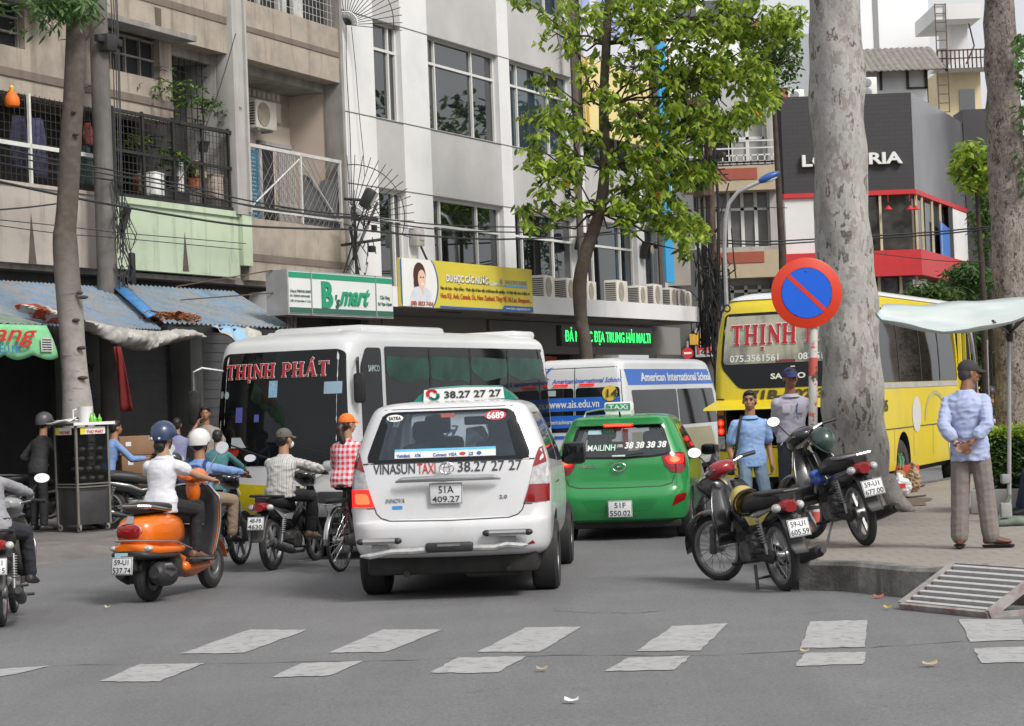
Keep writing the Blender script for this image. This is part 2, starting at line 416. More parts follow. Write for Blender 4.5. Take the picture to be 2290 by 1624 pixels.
for pl in([(110,1490),(420,1487),(900,1478),(1250,1467),(1600,1468),(1945,1450),(2140,1437),(2300,1430)],[(1240,1368),(1330,1372),(1420,1373),(1500,1366)],[(215,1216),(250,1214),(300,1213)]):
 pts=[]
 for i in range(len(pl)-1):
  for k in range(8):
   t=k/8;p=G(pl[i][0]*(1-t)+pl[i+1][0]*t,pl[i][1]*(1-t)+pl[i+1][1]*t+rnd.uniform(-1,1));p.z=.0075;pts.append(p)
 mb=MB();w_=[rnd.uniform(.001,.013)for _ in pts]
 mb.rings([[p+V((0,-w,0)),p+V((0,w,0))]for p,w in zip(pts,w_)],False,False);struct('road_seam',mb,m_tar)
kz=.25
pav=[V((2.49,17.81,0)),V((3.0,16.55,0)),V((3.87,15.45,0)),V((7.2,12.2,0)),V((60,6,0)),V((60,190,0)),V((20,62,0)),V((9.4,37,0)),V((5.75,30.2,0)),V((3.1,22.5,0)),V((2.42,18.6,0))]
pav=[G(1785,1256,kz),G(1900,1258,kz),G(2033,1270,kz),G(2144,1273,kz),G(2300,1284,kz)]+pav[3:]
pav=[V((p.x,p.y,0))for p in pav]
cen=V((30,45,0))
mb=MB();inn=[]
for i,p in enumerate(pav):
 a,b=pav[i-1],pav[(i+1)%len(pav)];d=(b-a).normalized();n=V((-d.y,d.x,0));inn.append(p+n*.2)
n=len(pav)
mb.add([V((p.x,p.y,-.1))for p in pav]+[V((p.x,p.y,kz-.03))for p in pav]+[V((q.x*.14+p.x*.86,q.y*.14+p.y*.86,kz))for p,q in zip(pav,inn)]+[V((p.x,p.y,kz))for p in inn],[[k*n+i,k*n+(i+1)%n,(k+1)*n+(i+1)%n,(k+1)*n+i]for k in range(3)for i in range(n)])
struct('kerb',mb,m_kerb)
mb=MB();mb.poly([V((p.x,p.y,kz-.004))for p in inn]);struct('pavement',mb,m_pave)
FA=Frame((-8.37,33.1),24.);CNR=FA.w(12.05,0);FB=Frame((CNR.x,CNR.y),26.6)
k0=[FA.w(-12,-5.6),FA.w(12.05,-5.6),FB.w(16,-5.4),FB.w(60,-5.4)]
k1=[FA.w(-12,.6),FA.w(12.05,.6),FB.w(16,.6),FB.w(60,.6)]
mb=MB();mb.poly([V((p.x,p.y,.15))for p in k0+k1[::-1]])
o1=FA.ay*-.55
for a,b in zip(k0,k0[1:]):mb.add([(a.x+o1.x,a.y+o1.y,.003),(b.x+o1.x,b.y+o1.y,.003),(b.x,b.y,.15),(a.x,a.y,.15)],[(0,1,2,3)])
struct('pavement',mb,m_leftpave)
#  beige apartment building
def z1(a,b):return a*.3673,b*.3673
A=thing('apartment_building','old beige apartment block with caged balconies and one pale green balcony above shop awnings','building',FA.w(0,0),FA.rot)
W0,W1=-9.,12.05
mb=MB()
mb.box2((W0,.02,9.2),(5.6,.4,10.0));mb.box2((5.6,.02,8.78),(7.39,.4,10.0));mb.box2((7.95,.0,8.78),(W1-.12,.4,9.96))
mb.box2((W0,.02,8.78),(5.6,.4,9.2));mb.box2((W0,.02,10.0),(7.39,.4,11.0))
mb.box2((3.31,.0,4.33),(3.42,.15,5.6))
mb.box2((7.9,.0,4.33),(W1,.2,5.58))
mb.box2((W0,.12,7.2),(1.13,.4,7.97));mb.box2((1.13,.12,7.2),(5.57,.4,7.97));mb.box2((5.17,.12,7.97),(5.57,.4,8.78));mb.box2((1.13,.12,7.97),(3.0,.4,8.78))
mb.build('wall',m_beige,A)
mb=MB();mb.box2((W0,0,4.33),(3.2,.15,5.62));mb.box2((W0,-.03,5.62),(3.2,.18,5.68));mb.build('balcony_wall',m_pink,A)
mb=MB();mb.box2((3.42,0,4.36),(7.55,.15,5.55));mb.box2((3.42,-.05,5.55),(7.6,.18,5.66));mb.box2((7.55,-.1,4.6),(7.9,.15,5.66));mb.build('balcony_wall',m_green,A)
mb=MB()
mb.box2((W0,.0,9.36),(7.39,.02,9.5));mb.box2((7.95,-.02,9.33),(W1-.14,0,9.44));mb.box2((W0,.09,7.46),(5.56,.12,7.6));mb.box2((7.92,-.025,4.72),(W1,0,4.86))
mb.build_each('brown_band',m_brown,A)
mb=MB()
for s,z0,z1_ in((.95,4.33,5.2),(5.6,4.4,5.15)):
 mb.add([(s-.09,-.004,z0),(s+.13,-.004,z0),(s+.02,-.004,z1_)],[(0,1,2)])
mb.add([(5.0-.08,.014,8.83),(5.0+.1,.014,8.83),(5.0+.12,.014,9.3),(5.0-.1,.014,9.3)],[(0,1,2,3)])
mb.build_each('rain_stain',m_stain,A)
mb=MB();mb.box2((7.39,-.12,5.6),(7.92,.3,11.5),.02);mb.box2((7.39,.3,4.3),(7.6,1.3,9.));mb.box2((7.75,-.18,5.66),(7.82,-.1,11.5));mb.build('pilaster',m_lconc,A)
mb=MB();mb.box2((W1-.12,-.05,4.0),(W1,.4,14));mb.build('corner_pilaster',m_conc,A)
mb=MB();mb.box2((W0,.16,4.24),(W1,6,4.33));mb.box2((W0,.4,8.6),(W1,3,8.78));mb.box2((2.7,-.45,8.70),(5.58,.02,8.80));mb.box2((W0,-.4,8.7),(1.6,.02,8.8));mb.build_each('floor_slab',m_conc,A)
mb=MB();mb.box2((7.9,1.3,4.4),(W1,1.5,7.98));mb.box2((7.9,1.3,9.06),(W1,1.5,8.4));mb.box2((7.9,1.3,7.98),(9.98,1.5,8.7));mb.box2((11.6,1.3,7.98),(W1,1.5,8.7));mb.box2((7.9,1.3,7.9),(W1,1.5,8.42));mb.build('recess_wall',m_cream,A)
mb=MB();mb.box2((W1-.1,.2,4.4),(W1,1.3,8.78));mb.build('recess_side_wall',m_sidew,A)
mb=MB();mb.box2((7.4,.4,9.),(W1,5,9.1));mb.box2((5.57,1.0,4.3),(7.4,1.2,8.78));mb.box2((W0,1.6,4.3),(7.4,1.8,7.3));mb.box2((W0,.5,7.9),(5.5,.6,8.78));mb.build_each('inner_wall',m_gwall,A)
mb=MB();z0,z1_=8.42,8.74
for i in range(9):mb.box2((9.98+i*.2,1.28,z0),(10.02+i*.2,1.36,z1_))
for i in range(3):mb.box2((9.98,1.28,z0+i*.15),(11.62,1.36,z0+.03+i*.15))
mb.build('vent_block',m_lconc,A)
mb=MB();mb.box2((9.98,1.4,8.42),(11.6,1.45,8.8));mb.build('vent_opening',m_dark,A)
mb=MB();mb.box2((10.6,1.27,5.),(11.15,1.31,7.42));dr=mb.build('door',m_dark,A)
mb=MB();mb.box2((10.5,1.22,5.),(10.6,1.32,7.5));mb.box2((10.5,1.22,7.42),(11.95,1.32,7.5));mb.box2((11.88,1.22,5),(11.95,1.32,7.5));mb.build('frame',m_lconc,dr)
mb=MB()
for i in range(9):mb.box2((11.2+i*.08,1.15,6.2),(11.225+i*.08,1.2,7.36))
mb.box2((11.15,1.14,6.1),(11.9,1.2,6.2));mb.box2((11.15,1.16,5),(11.9,1.2,6.1));mb.build('grille',m_lconc,dr)
mb=MB()
for i in range(26):mb.box((10.22,1.24,5.1+i*.085),(.48,.02,.06),Matrix.Rotation(.5,3,'X'))
mb.box2((9.96,1.25,5),(9.99,1.3,7.3));mb.box2((10.46,1.25,5),(10.49,1.3,7.3));mb.build('blue_shutter',m_blue,A)
def grid(mb,s0,s1,z0,z1_,y,dx,dz,t=.008):
 x=s0
 while x<=s1:mb.box2((x-t/2,y-t/2,z0),(x+t/2,y+t/2,z1_));x+=dx
 z=z0
 while z<=z1_:mb.box2((s0,y-t/2,z-t/2),(s1,y+t/2,z+t/2));z+=dz
mb=MB();s=7.95;zt=7.05
for q in[7.97+i*.22 for i in range(19)]:
 for(a,b)in((1,1),(-1,1)):
  x0=q;z0=5.6;L=1.4
  mb.tube([(x0,.05,z0),(min(W1,max(7.95,x0+a*L*.9)),.05,z0+1.4)],.006,4,False)
mb.build('wire_mesh',mat('mesh_wire',(.16,.16,.16),.6,var=0),A)
mb=MB();mb.box2((7.95,.02,7.02),(W1,.08,7.09));mb.box2((10.15,.02,5.6),(10.2,.08,7.05));mb.box2((W1-.2,.02,5.6),(W1-.14,.08,7.05));mb.box2((7.95,.02,5.75),(W1,.06,5.79))
mb.tube([(7.97,.06,5.7),(10.15,.06,6.95)],.022,5);mb.tube([(10.2,.06,6.95),(W1-.2,.06,5.7)],.022,5);mb.build('railing',mat('pale_railing',(.5,.5,.48),.5),A)
mb=MB();rr=random.Random(3);prof=[]
for i in range(13):prof.append((10.3+i*.13,6.55+.12*math.sin(i*.9)+rr.uniform(-.05,.05)))
mb.prism([V((10.3,.12,5.6))]+[V((x,.12,z))for x,z in prof]+[V((11.9,.12,5.6))],(0,.05,0));mb.build('dark_tarpaulin',mat('grey_tarp',(.09,.09,.095),.8,var=.3,vs=4),A)
m_wire=mat('cage_wire',(.035,.033,.032),.7,var=.2)
mb=MB();grid(mb,W0,2.95,5.68,7.2,.03,.14,.14,.009);grid(mb,3.4,7.38,5.66,7.25,.03,.13,.13,.009);mb.build('cage',m_wire,A)
mb=MB()
for s in(3.42,4.35,5.35,6.35,7.3):mb.box2((s-.025,-.01,5.6),(s+.025,.04,7.28))
for z in(5.7,6.5,7.22):mb.box2((3.4,-.01,z-.03),(7.38,.04,z+.03))
mb.box2((5.57,-.02,7.18),(7.4,.06,7.24));grid(mb,5.6,7.38,7.25,8.6,.5,.2,.22,.014);mb.build('cage_frame',m_black,A)
mb=MB();mb.box2((W0,-.03,6.28),(2.95,.02,6.35));mb.box2((.98,-.03,5.68),(1.03,.02,7.2));mb.box2((-3,-.03,5.68),(-2.95,.02,7.2));mb.build_each('white_rail',mat('white_rail',(.62,.62,.58),.6),A)
def win_dark(s0,s1,z0,z1_,n,y=.3,par=A,mt=m_dark,fr=m_conc,h=1,t=.035):
 mb=MB();mb.box2((s0,y,z0),(s1,y+.05,z1_));w=mb.build('window',mt,par)
 mb=MB()
 for i in range(n+1):x=s0+(s1-s0)*i/n;mb.box2((x-t/2,y-.06,z0),(x+t/2,y-.002,z1_))
 for i in range(h+2):z=z0+(z1_-z0)*i/(h+1);mb.box2((s0-t/2,y-.07,z-t/2),(s1+t/2,y-.003,z+t/2))
 mb.build('frame',fr,w);return w
win_dark(3.3,5.17,7.99,8.68,4);win_dark(-1.6,1.1,7.99,8.76,4,h=2);win_dark(-5.2,-2.2,7.99,8.76,4,h=2)
mb=MB();mb.box2((8.0,.3,9.96),(W1-.12,.35,11.4));wq=mb.build('window',m_dark,A)
mb=MB()
for x in(8.5,9.0,9.8,10.4):mb.box2((x-.03,.2,9.96),(x+.03,.28,11.4))
mb.box2((10.35,.18,9.96),(10.75,.24,11.4));mb.box2((9.9,.18,10.02),(10.05,.24,11.4));grid(mb,8.0,11.9,9.98,11.3,.1,.16,.16,.008);mb.build('frame',mat('worn_white',(.5,.5,.48),.6),wq)
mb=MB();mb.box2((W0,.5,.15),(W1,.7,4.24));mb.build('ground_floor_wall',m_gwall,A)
m_col=mat('shop_column',(.24,.24,.235),.85,var=.15,vs=2,streak=((.18,.18,.18),.45,.7))
for s in(-1.2,2.15,5.75,9.4):
 mb=MB();mb.box2((s,.05,.15),(s+.42,.52,3.95),.02);mb.build('column',m_col,A)
m_shut=mat('roller_shutter',(.085,.085,.09),.6,var=.15)
for s0,s1 in((2.75,5.45),(6.4,9.2)):
 mb=MB()
 for i in range(36):mb.box2((s0,.4+(i%2)*.012,.2+i*.09),(s1,.44,.29+i*.09))
 mb.build('roller_shutter',m_shut,A)
mb=MB();grid(mb,W0,1.9,.3,3.2,.42,.2,.5,.02);mb.build('window_grille',mat('grille_iron',(.05,.05,.055),.6),A)
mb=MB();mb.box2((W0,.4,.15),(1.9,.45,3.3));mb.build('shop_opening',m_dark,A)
mb=MB();mb.box2((W0,1.9,0),(W1,12,15));mb.box2((W0,.3,11.4),(W1,2,15));mb.build('block',m_beige,A)
mb=MB();mb.box2((1.95,-.1,2.1),(2.7,-.04,3.3),.01);sb=mb.build('shop_board',mat('grey_board',(.16,.16,.165),.6),A)
text('TMV',.22,m_dark,sb,place(2.02,-.105,2.5));text('THE',.2,m_dark,sb,place(2.02,-.105,2.2))
mb=MB();mb.box2((1.95,-.12,1.72),(2.62,-.05,2.05),.01);mb.build('dark_board',m_black,A)
#  air conditioner (wall) on the recessed balcony
m_ac=mat('ac_casing',(.55,.53,.48),.5,var=.08,vs=4,dirt=((.35,.32,.27),4,.55,.8))
m_acg=mat('ac_grille',(.26,.23,.18),.7,var=.2,vs=10)
def ac_unit(loc,rz,label,group,sc=1.,box=(.85,.33,.6),parent=None):
 t=thing('air_conditioner',label,'air conditioner',loc,rz,group);w,d,h=(q*sc for q in box)
 mb=MB();mb.box((0,0,h/2+.04),(w,d,h),None,.02);mb.build('casing',m_ac,t)
 mb=MB();mb.lathe([(h*.42,0),(h*.42,.012),(h*.39,.016)],24,(-w*.14,-d/2-.014,h/2+.04),'y');
 mb.build('fan_grille',m_acg,t)
 mb=MB()
 for i in range(9):mb.box((-w/2-.006,0,h*.14+i*h*.09+.04),(.012,d*.8,h*.04))
 mb.build('side_vent',m_black,t)
 mb=MB()
 for x in(-w*.35,w*.35):mb.box((x,0,.02),(.06,d*.9,.04))
 mb.build('foot',m_galv,t)
 return t
p=FA.w(10.2,1.0);ac_unit((p.x,p.y,7.62),FA.rot,'small beige air conditioner on a bracket beside the concrete pilaster',None)
#  office building
B=thing('office_building','white and grey office building with wide aluminium windows and long flat canopy','building',FB.w(0,0),FB.rot)
E=17.9
mbw,mbs=MB(),MB()
wins=[]
def wall_cols(z0,z1_,xs):
 pass
rows=[(3.9+.35,6.6),(8.19,10.43),(11.95,14.2)]
opens=[(1.41,2.66),(3.93,7.6),(8.22,11.95),(12.6,16.1),(16.65,17.6)]
xs=[0.0,1.41,2.66,3.93,7.6,8.22,11.95,12.6,16.1,16.65]
for a,b in((0.02,1.41),(2.66,3.93),(7.6,8.22),(11.95,12.6),(16.1,16.65),(17.6,E)):mbw.box2((a,0,3.9),(b,.5,16))
for a,b in opens:
 for z0,z1_ in((6.6,8.19),(10.43,11.95),(14.2,16)):mbs.box2((a,.012,z0),(b,.45,z1_))
mbw.build_each('pier',m_white,B);mbs.build_each('spandrel',m_span,B)
mb=MB()
for z in(8.19,6.62,10.42):mb.box2((.02,-.006,z-.012),(E,.001,z+.012))
mb.build_each('panel_joint',mat('joint',(.12,.12,.12),.9,var=0),B)
def office_win(s0,s1,z0,z1_,cols,bar,mt=m_win):
 y=.2;mb=MB();mb.box2((s0,y,z0),(s1,y+.02,z1_));w=mb.build('window',mt,B)
 mb=MB();t=.06
 for x in[s0+t/2]+cols+[s1-t/2]:mb.box2((x-t/2,y-.06,z0),(x+t/2,y-.002,z1_))
 for z in(z0+t/2,bar,z1_-t/2):mb.box2((s0,y-.065,z-t/2),(s1,y-.001,z+t/2))
 mb.build('frame',m_wbar,w)
for(z0,z1_)in rows:
 bar=z0+(z1_-z0)*.72
 office_win(1.41,2.66,z0,z1_,[2.3],bar,m_win)
 office_win(3.93,7.6,z0,z1_,[4.5,6.4],bar,m_win)
 office_win(8.22,11.95,z0,z1_,[8.9,10.75],bar,m_winb if z0>5 else m_win)
 office_win(12.6,16.1,z0,z1_,[13.3,15.2],bar,m_win)
 office_win(16.65,17.6,z0,z1_,[17.0],bar,m_winb)
mb=MB();mb.box2((0.02,1.5,0),(E,12,16));mb.build('block',m_white,B)
mb=MB();mb.box2((E,.3,3.9),(E+1.2,1.0,16));mb.build('corner_strip',m_span,B)
pts=[V((-3.4,.4,3.72)),V((-3.4,-2.45,3.72)),V((14.2,-2.45,3.72))]
for i in range(13):a=-math.pi/2+math.pi/2*i/12;pts.append(V((14.2+1.95*math.cos(a),-.5+1.95*math.sin(a),3.72)))
pts+=[V((16.15,.4,3.72))]
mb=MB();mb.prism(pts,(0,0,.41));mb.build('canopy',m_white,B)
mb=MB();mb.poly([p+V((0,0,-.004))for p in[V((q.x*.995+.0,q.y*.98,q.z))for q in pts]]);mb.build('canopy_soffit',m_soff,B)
mb=MB()
for s in(-2.6,.5,3.6,6.7,9.8,12.6):mb.box2((s,-2.0,3.70),(s+.9,-1.85,3.714))
mb.build_each('soffit_lamp',m_black,B)
m_gf=mat('shopfront',(.12,.118,.112),.8,var=.2,vs=1.5)
mb=MB();mb.box2((0.02,.3,0.1),(13.5,1.45,3.72));mb.build('ground_floor_wall',m_gf,B)
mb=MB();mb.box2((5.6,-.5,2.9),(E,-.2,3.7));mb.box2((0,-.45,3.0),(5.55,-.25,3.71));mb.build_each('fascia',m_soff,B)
for s in(5.2,12.0):
 mb=MB();mb.box2((s,-.4,.1),(s+.5,.3,3.0),.02);mb.build('column',m_lconc,B)
mb=MB();mb.box2((6.1,.26,.2),(11.8,.3,2.9));mb.build('shop_window',m_win,B)
mb=MB();mb.box2((8.2,.1,2.35),(10.6,.2,2.85),.01);ob=mb.build('orange_board',mat('orange_board',(.62,.1,.03),.5),B)
text('TALA',.3,mat('board_shadow',(.06,.02,.02),.6),ob,place(9.0,.095,2.45))  # dark reddish lettering on the orange board
led=thing('led_sign','black LED board with green running text under the office canopy','sign',FB.w(5.43,-2.5,2.98),FB.rot)
mb=MB();mb.box2((0,0,0),(5.55,.15,.49),.01);mb.build('casing',m_black,led)
m_led=mat('led_green',(.03,1.,.16),.4,var=0,emit=1.6)
def _ledgaps(t,c,co):
 return c
mb=MB();mb_text(mb,'ĐẢ NGỌC ĐỊA TRUNG HẢI MALTI',.36,place(.16,-.012,.11),bold=.006,width=5.2);mb.build('running_text',m_led,led)
mb=MB()
for i in range(20):mb.box2((.12,-.017,.02+i*.0245),(5.42,-.0155,.0215+i*.0245))
mb.build('pixel_grid',m_black,led)
def z6(a,b):return 1133+.2571*a,417.5+.2571*b
for i,(x,w,h)in enumerate(((320,.95,.75),(515,.95,.72),(690,.9,.68),(955,1.2,.8),(1140,.95,.68),(1270,1.05,.78),(1410,1.,.7),(1480,.95,.68),(1530,.9,.62))):
 s,z=FB.px(*z6(x,1000),-1.5);pos=FB.w(s,-1.5,4.13)
 lab=['pale air conditioner on the canopy just right of the yellow billboard','air conditioner with dark side louvres left of the leaning tree trunk','air conditioner half behind the leaning tree trunk on the canopy','large air conditioner with dark side louvres right of the leaning trunk','lower air conditioner between two larger ones on the canopy','tall air conditioner behind the lower one on the canopy','air conditioner third from the rounded canopy end','second air conditioner from the rounded canopy end','air conditioner nearest the rounded end of the canopy'][i]
 ac_unit(pos,FB.rot+R(8),lab,'air conditioners on the canopy',1.,(w*.85,.36,h*.76))
 #  awnings
def ribbed(mb,p00,p10,p01,p11,rib=.11,amp=.018,n=None):
 """corrugated sheet: p00-p10 upper edge, p01-p11 lower edge"""
 L=(p10-p00).length;n=n or int(L/rib*4);up=V((0,0,1));rs=[]
 for i in range(n+1):
  t=i/n;q=(abs((t*L/rib)%1-.5)*4-1);q=max(-.55,min(1,q));row=[]
  for k in range(9):
   s=k/8;row.append(p00.lerp(p10,t).lerp(p01.lerp(p11,t),s)+up*(amp*q))
  rs.append(row)
 mb.rings(rs,False,False)
def _tin(t,c,co):
 f=ramp(t,ntex(t,coord(t,(1.4,.35,1)),3.,6,.7),.42,.6);return mixc(t,f,c,(.30,.29,.275))
m_tin=mat('blue_tin',(.19,.29,.41),.65,var=.25,vs=2.5,bump=.2,bs=20,fn=_tin)
m_tin2=mat('green_grey_tin',(.17,.22,.18),.7,var=.25,vs=2.5)
yT,yB=-.12,-2.65
zt=FA.px(245,642,yT)[1];zb=FA.px(365,733,yB)[1]
sT1,sB1=FA.px(239,642,yT)[0],FA.px(368,738,yB)[0]
sT2=FA.px(521,652,yT)[0];sB2=FA.px(655,755,yB)[0]
aw=thing('shop_awning','long dusty blue corrugated tin awning with white tarpaulin hanging along its edge','awning',FA.w(0,0),FA.rot)
mb=MB();ribbed(mb,V((-7,yT,zt)),V((sT1,yT,zt)),V((-7.0,yB,zb)),V((sB1-.1,yB,zb-.03)));mb.build('roof_sheet',m_tin,aw,20)
def zt4(a,b):return a*.2604,626.2+.2604*b
lowpts=[zt4(*p)for p in((560,330),(715,415),(830,460),(980,530),(1090,580),(1180,607),(1290,612),(1380,580),(1500,545),(1640,515),(1790,500))]
toppts=[zt4(*p)for p in((560,315),(715,342),(830,360),(980,400),(1090,410),(1180,425),(1290,435),(1380,440),(1500,415),(1640,425),(1790,480))]
rows=[]
for i in range(len(lowpts)-1):
 for k in range(5):
  t=k/5;L=[lowpts[i][j]*(1-t)+lowpts[i+1][j]*t for j in(0,1)];T=[toppts[i][j]*(1-t)+toppts[i+1][j]*t for j in(0,1)]
  a=FA.px(*T,yB-.03);b=FA.px(*L,yB-.1);row=[]
  for q in range(8):
   u=q/7;z=a[1]*(1-u)+b[1]*u;s=a[0]*(1-u)+b[0]*u;y=yB-.03-.2*math.sin(u*3.1)*(.7+.5*math.sin(i*1.7+k*.4))-.03*math.sin(i*5+k*2.3+q)
   row.append(V((s,y,z)))
  rows.append(row)
def _tarp(t,c,co):
 f=ramp(t,ntex(t,co,1.3,3),.6,.62);c=mixc(t,f,c,(.25,.42,.6));f2=ramp(t,ntex(t,co,2.1,3),.66,.68);return mixc(t,f2,c,(.6,.36,.08))
mb=MB();mb.rings(rows,False,False);o=mb.build('tarpaulin',mat('dirty_tarp',(.42,.41,.38),.75,var=.25,vs=5,dirt=((.2,.19,.17),3.,.5,.7),fn=_tarp),aw,60)
md=o.modifiers.new('t','SOLIDIFY');md.thickness=.01
aw2=thing('shop_awning','ribbed blue tin awning behind the bus front with dead leaves in its gutter','awning',FA.w(0,0),FA.rot)
mb=MB();ribbed(mb,V((sT1+.1,yT,zt+.06)),V((sT2,yT,zt+.06)),V((sB1-.05,yB,zb+.08)),V((sB2,yB,zb+.06)),.14,.028);mb.build('roof_sheet',m_tin,aw2,20)
mb=MB();mb.box2((sB1,yB-.06,zb-.06),(sB2,yB+.02,zb+.02));mb.build('edge_beam',m_black,aw2)
rows=[]
for i in range(24):
 u=i/23;s=FA.px(467,745,yB)[0]*(1-u)+FA.px(560,770,yB)[0]*u;zz=zb+.05
 rows.append([V((s,yB-.05-.05*math.sin(q+i*.8)-.05*q,zz-.3*(q/5)*(.4+.7*math.sin(u*3.1))+.02*math.sin(i)))for q in range(6)])
mb=MB();mb.rings(rows,False,False);o=mb.build('tarpaulin',MC['dirty_tarp'],aw2,60);o.modifiers.new('t','SOLIDIFY').thickness=.01
mb=MB();a=V((sT1-.02,yT-.02,zt+.1));b=V((sB1-.1,yB+.25,zb+.18))
mb.rings([[a,a+V((.25,0,.06)),a+V((.5,0,-.02))],[b,b+V((.22,0,.06)),b+V((.45,0,-.02))]],False,False);o=mb.build('gutter_sheet',mat('bright_blue_sheet',(.05,.19,.42),.5,var=.2,vs=3),aw2);o.modifiers.new('t','SOLIDIFY').thickness=.02
rl=random.Random(8);mb=MB()
for i in range(420):
 s0,z0=FA.px(rl.gauss(385,22),732,-2.3);y=-2.3+rl.gauss(0,.14);c=V((s0,y,zb+.16+rl.uniform(0,.12)-abs(y+2.3)*.2));q=[V((rl.uniform(-.08,.08),rl.uniform(-.08,.08),rl.uniform(-.05,.05)))for _ in range(4)]
 mb.add([c+q[0],c+q[1],c+q[2],c+q[3]],[(0,1,2,3)])
o=mb.build('dead_leaves',mat('dead_leaf',(.22,.08,.025),.9,var=.6,vs=6),aw2,0);tag(o,kind='stuff')
yG=-3.3
ga=thing('shop_awning','light green shop awning with red script lettering and scalloped edge','awning',FA.w(0,0),FA.rot)
s1,zv=FA.px(104,728,yG);s1b,zv1=FA.px(120,804,yG);_,zs=FA.px(0,722,yG)
sL=-6.;n=60;rows=[]
for i in range(n+1):
 t=i/n;s=sL+(s1-sL)*t;row=[]
 for q in range(7):
  u=q/6;sc=.07*abs(math.sin(s*5.2));z=zv-(zv-zv1-.06+sc)*u;y=yG-.05*math.sin(u*2.2)-.035*math.sin(s*5.2)*u;row.append(V((s+u*.18*t,y,z)))
 rows.append(row)
mb=MB();mb.rings(rows,False,False);o=mb.build('valance',mat('light_green_cloth',(.2,.52,.26),.7,var=.12,vs=3,dirt=((.13,.34,.17),2.5,.55,.8)),ga,60);o.modifiers.new('t','SOLIDIFY').thickness=.008
mb=MB();zb2=FA.px(60,690,-1.6)[1];ribbed(mb,V((sL,-1.4,zv+.55)),V((s1+.1,-1.4,zv+.5)),V((sL,yG,zv+.01)),V((s1+.02,yG,zv+.01)),.16,.015);mb.build('roof_sheet',m_tin2,ga,20)
m_red=mat('red_lettering',(.5,.03,.02),.6,var=0);m_bluel=mat('blue_lettering',(.03,.16,.4),.6,var=0)
sx,zx=FA.px(-95,768,yG);mb=MB();mb_text(mb,'Giang',.33,place(sx,yG-.1,zx+.04),bold=.012,shear=.35,width=FA.px(62,770,yG)[0]-sx);mb.build('script_lettering',m_red,ga)
sx,zx=FA.px(-60,790,yG);mb=MB();mb_text(mb,'HỦ TIẾU MÌ',.16,place(sx,yG-.1,zx+.0),width=FA.px(28,785,yG)[0]-sx);mb.build('lettering',m_bluel,ga)
sx,zx=FA.px(91,770,yG);mb=MB();mb.box2((sx-.13,yG-.11,zx-.11),(sx+.13,yG-.1,zx+.09));pl=mb.build('paper_notice',mat('notice',(.5,.5,.48),.7,var=.2,vs=12),ga);mb=MB()
for i in range(5):mb.box2((sx-.11,yG-.113,zx-.09+i*.035),(sx+.1,yG-.11,zx-.075+i*.035))
mb.build('print',m_dark,pl)
mb=MB();c0=V((FA.px(115,705,-2.6)[0],-2.6,FA.px(115,703,-2.6)[1]));rows=[]
for i in range(16):
 u=i/15*2-1;rows.append([c0+V((u*.75,-.1*math.cos(a*2),.12*math.sin(a)*(1-u*u*.8)-.1*u+.02*math.sin(i*2+a*3)))for a in(0,.8,1.6,2.4,3.1,4.,5.)])
mb.rings(rows,True,True)
def _ban(t,c,co):return mixc(t,ramp(t,ntex(t,co,3.5,2),.52,.56),c,(.6,.58,.52))
bn=mb.build('crumpled_banner',mat('red_banner',(.5,.09,.04),.7,var=.1,fn=_ban),None,60);bn.location=FA.w(0,0);bn.rotation_euler=(0,0,FA.rot);tag(bn,'crumpled red and white banner lying on top of the green awning','banner')
#  shop signs
def sgn(x0,y0,x1,y1,d):return FB.px(x0,y0,d),FB.px(x1,y1,d)
(a,zt_),(b,zbm)=sgn(641,598,880,713,-3.2);h0=FB.px(880,620,-3.2)[1];h1=FB.px(880,713,-3.2)[1]
bs=thing('shop_sign','white shop sign box with green bands and green brush lettering above the bus','sign',FB.w(a,-3.2,h1),FB.rot)
Wd,Hh=b-a,h0-h1
m_sgw=mat('sign_white',(.66,.67,.66),.4,var=.04,vs=2);m_sgg=mat('sign_green',(.015,.27,.14),.4,var=.05);m_sgd=mat('sign_dark_green',(.03,.12,.085),.45,var=.05);m_box=mat('sign_grey',(.3,.3,.3),.5)
mb=MB();mb.box2((0,0,0),(Wd,.45,Hh));mb.build('sign_box',m_box,bs)
mb=MB();mb.box2((.03,-.012,.03),(Wd-.03,0,Hh-.03));mb.build('face',m_sgw,bs)
mb=MB();mb.box2((.03,-.02,Hh*.83),(Wd-.03,-.013,Hh-.04));mb.build('green_band',m_sgg,bs)
mb=MB();mb.box2((.03,-.02,.04),(Wd-.03,-.013,Hh*.17));mb.build('dark_green_band',m_sgd,bs)
mb=MB()
for x in(Wd*.205,Wd*.82):mb.box2((x-.012,-.028,0),(x+.012,-.021,Hh))
mb.build_each('seam',m_box,bs)
mb=MB();mb_text(mb,'B',Hh*.78,place(Wd*.29,-.02,Hh*.22),bold=.04,width=Wd*.1,depth=.02);mb_text(mb,'mart',Hh*.62,place(Wd*.46,-.02,Hh*.28),bold=.022,shear=.45,width=Wd*.29,depth=.02);mb.build('brush_lettering',m_sgg,bs)
mb=MB();mb_text(mb,"'s",Hh*.4,place(Wd*.405,-.02,Hh*.2),bold=.02,shear=.3,depth=.015);mb_text(mb,'Công ty TNHH B-S MART',Hh*.085,place(Wd*.015,-.02,Hh*.5),width=Wd*.185,bold=.01)
mb_text(mb,'ĐC: 0305933 0309416883',Hh*.07,place(Wd*.015,-.02,Hh*.4),width=Wd*.175);mb_text(mb,'220C Sư Vạn Hạnh, F 9, Q.5',Hh*.07,place(Wd*.015,-.02,Hh*.29),width=Wd*.18)
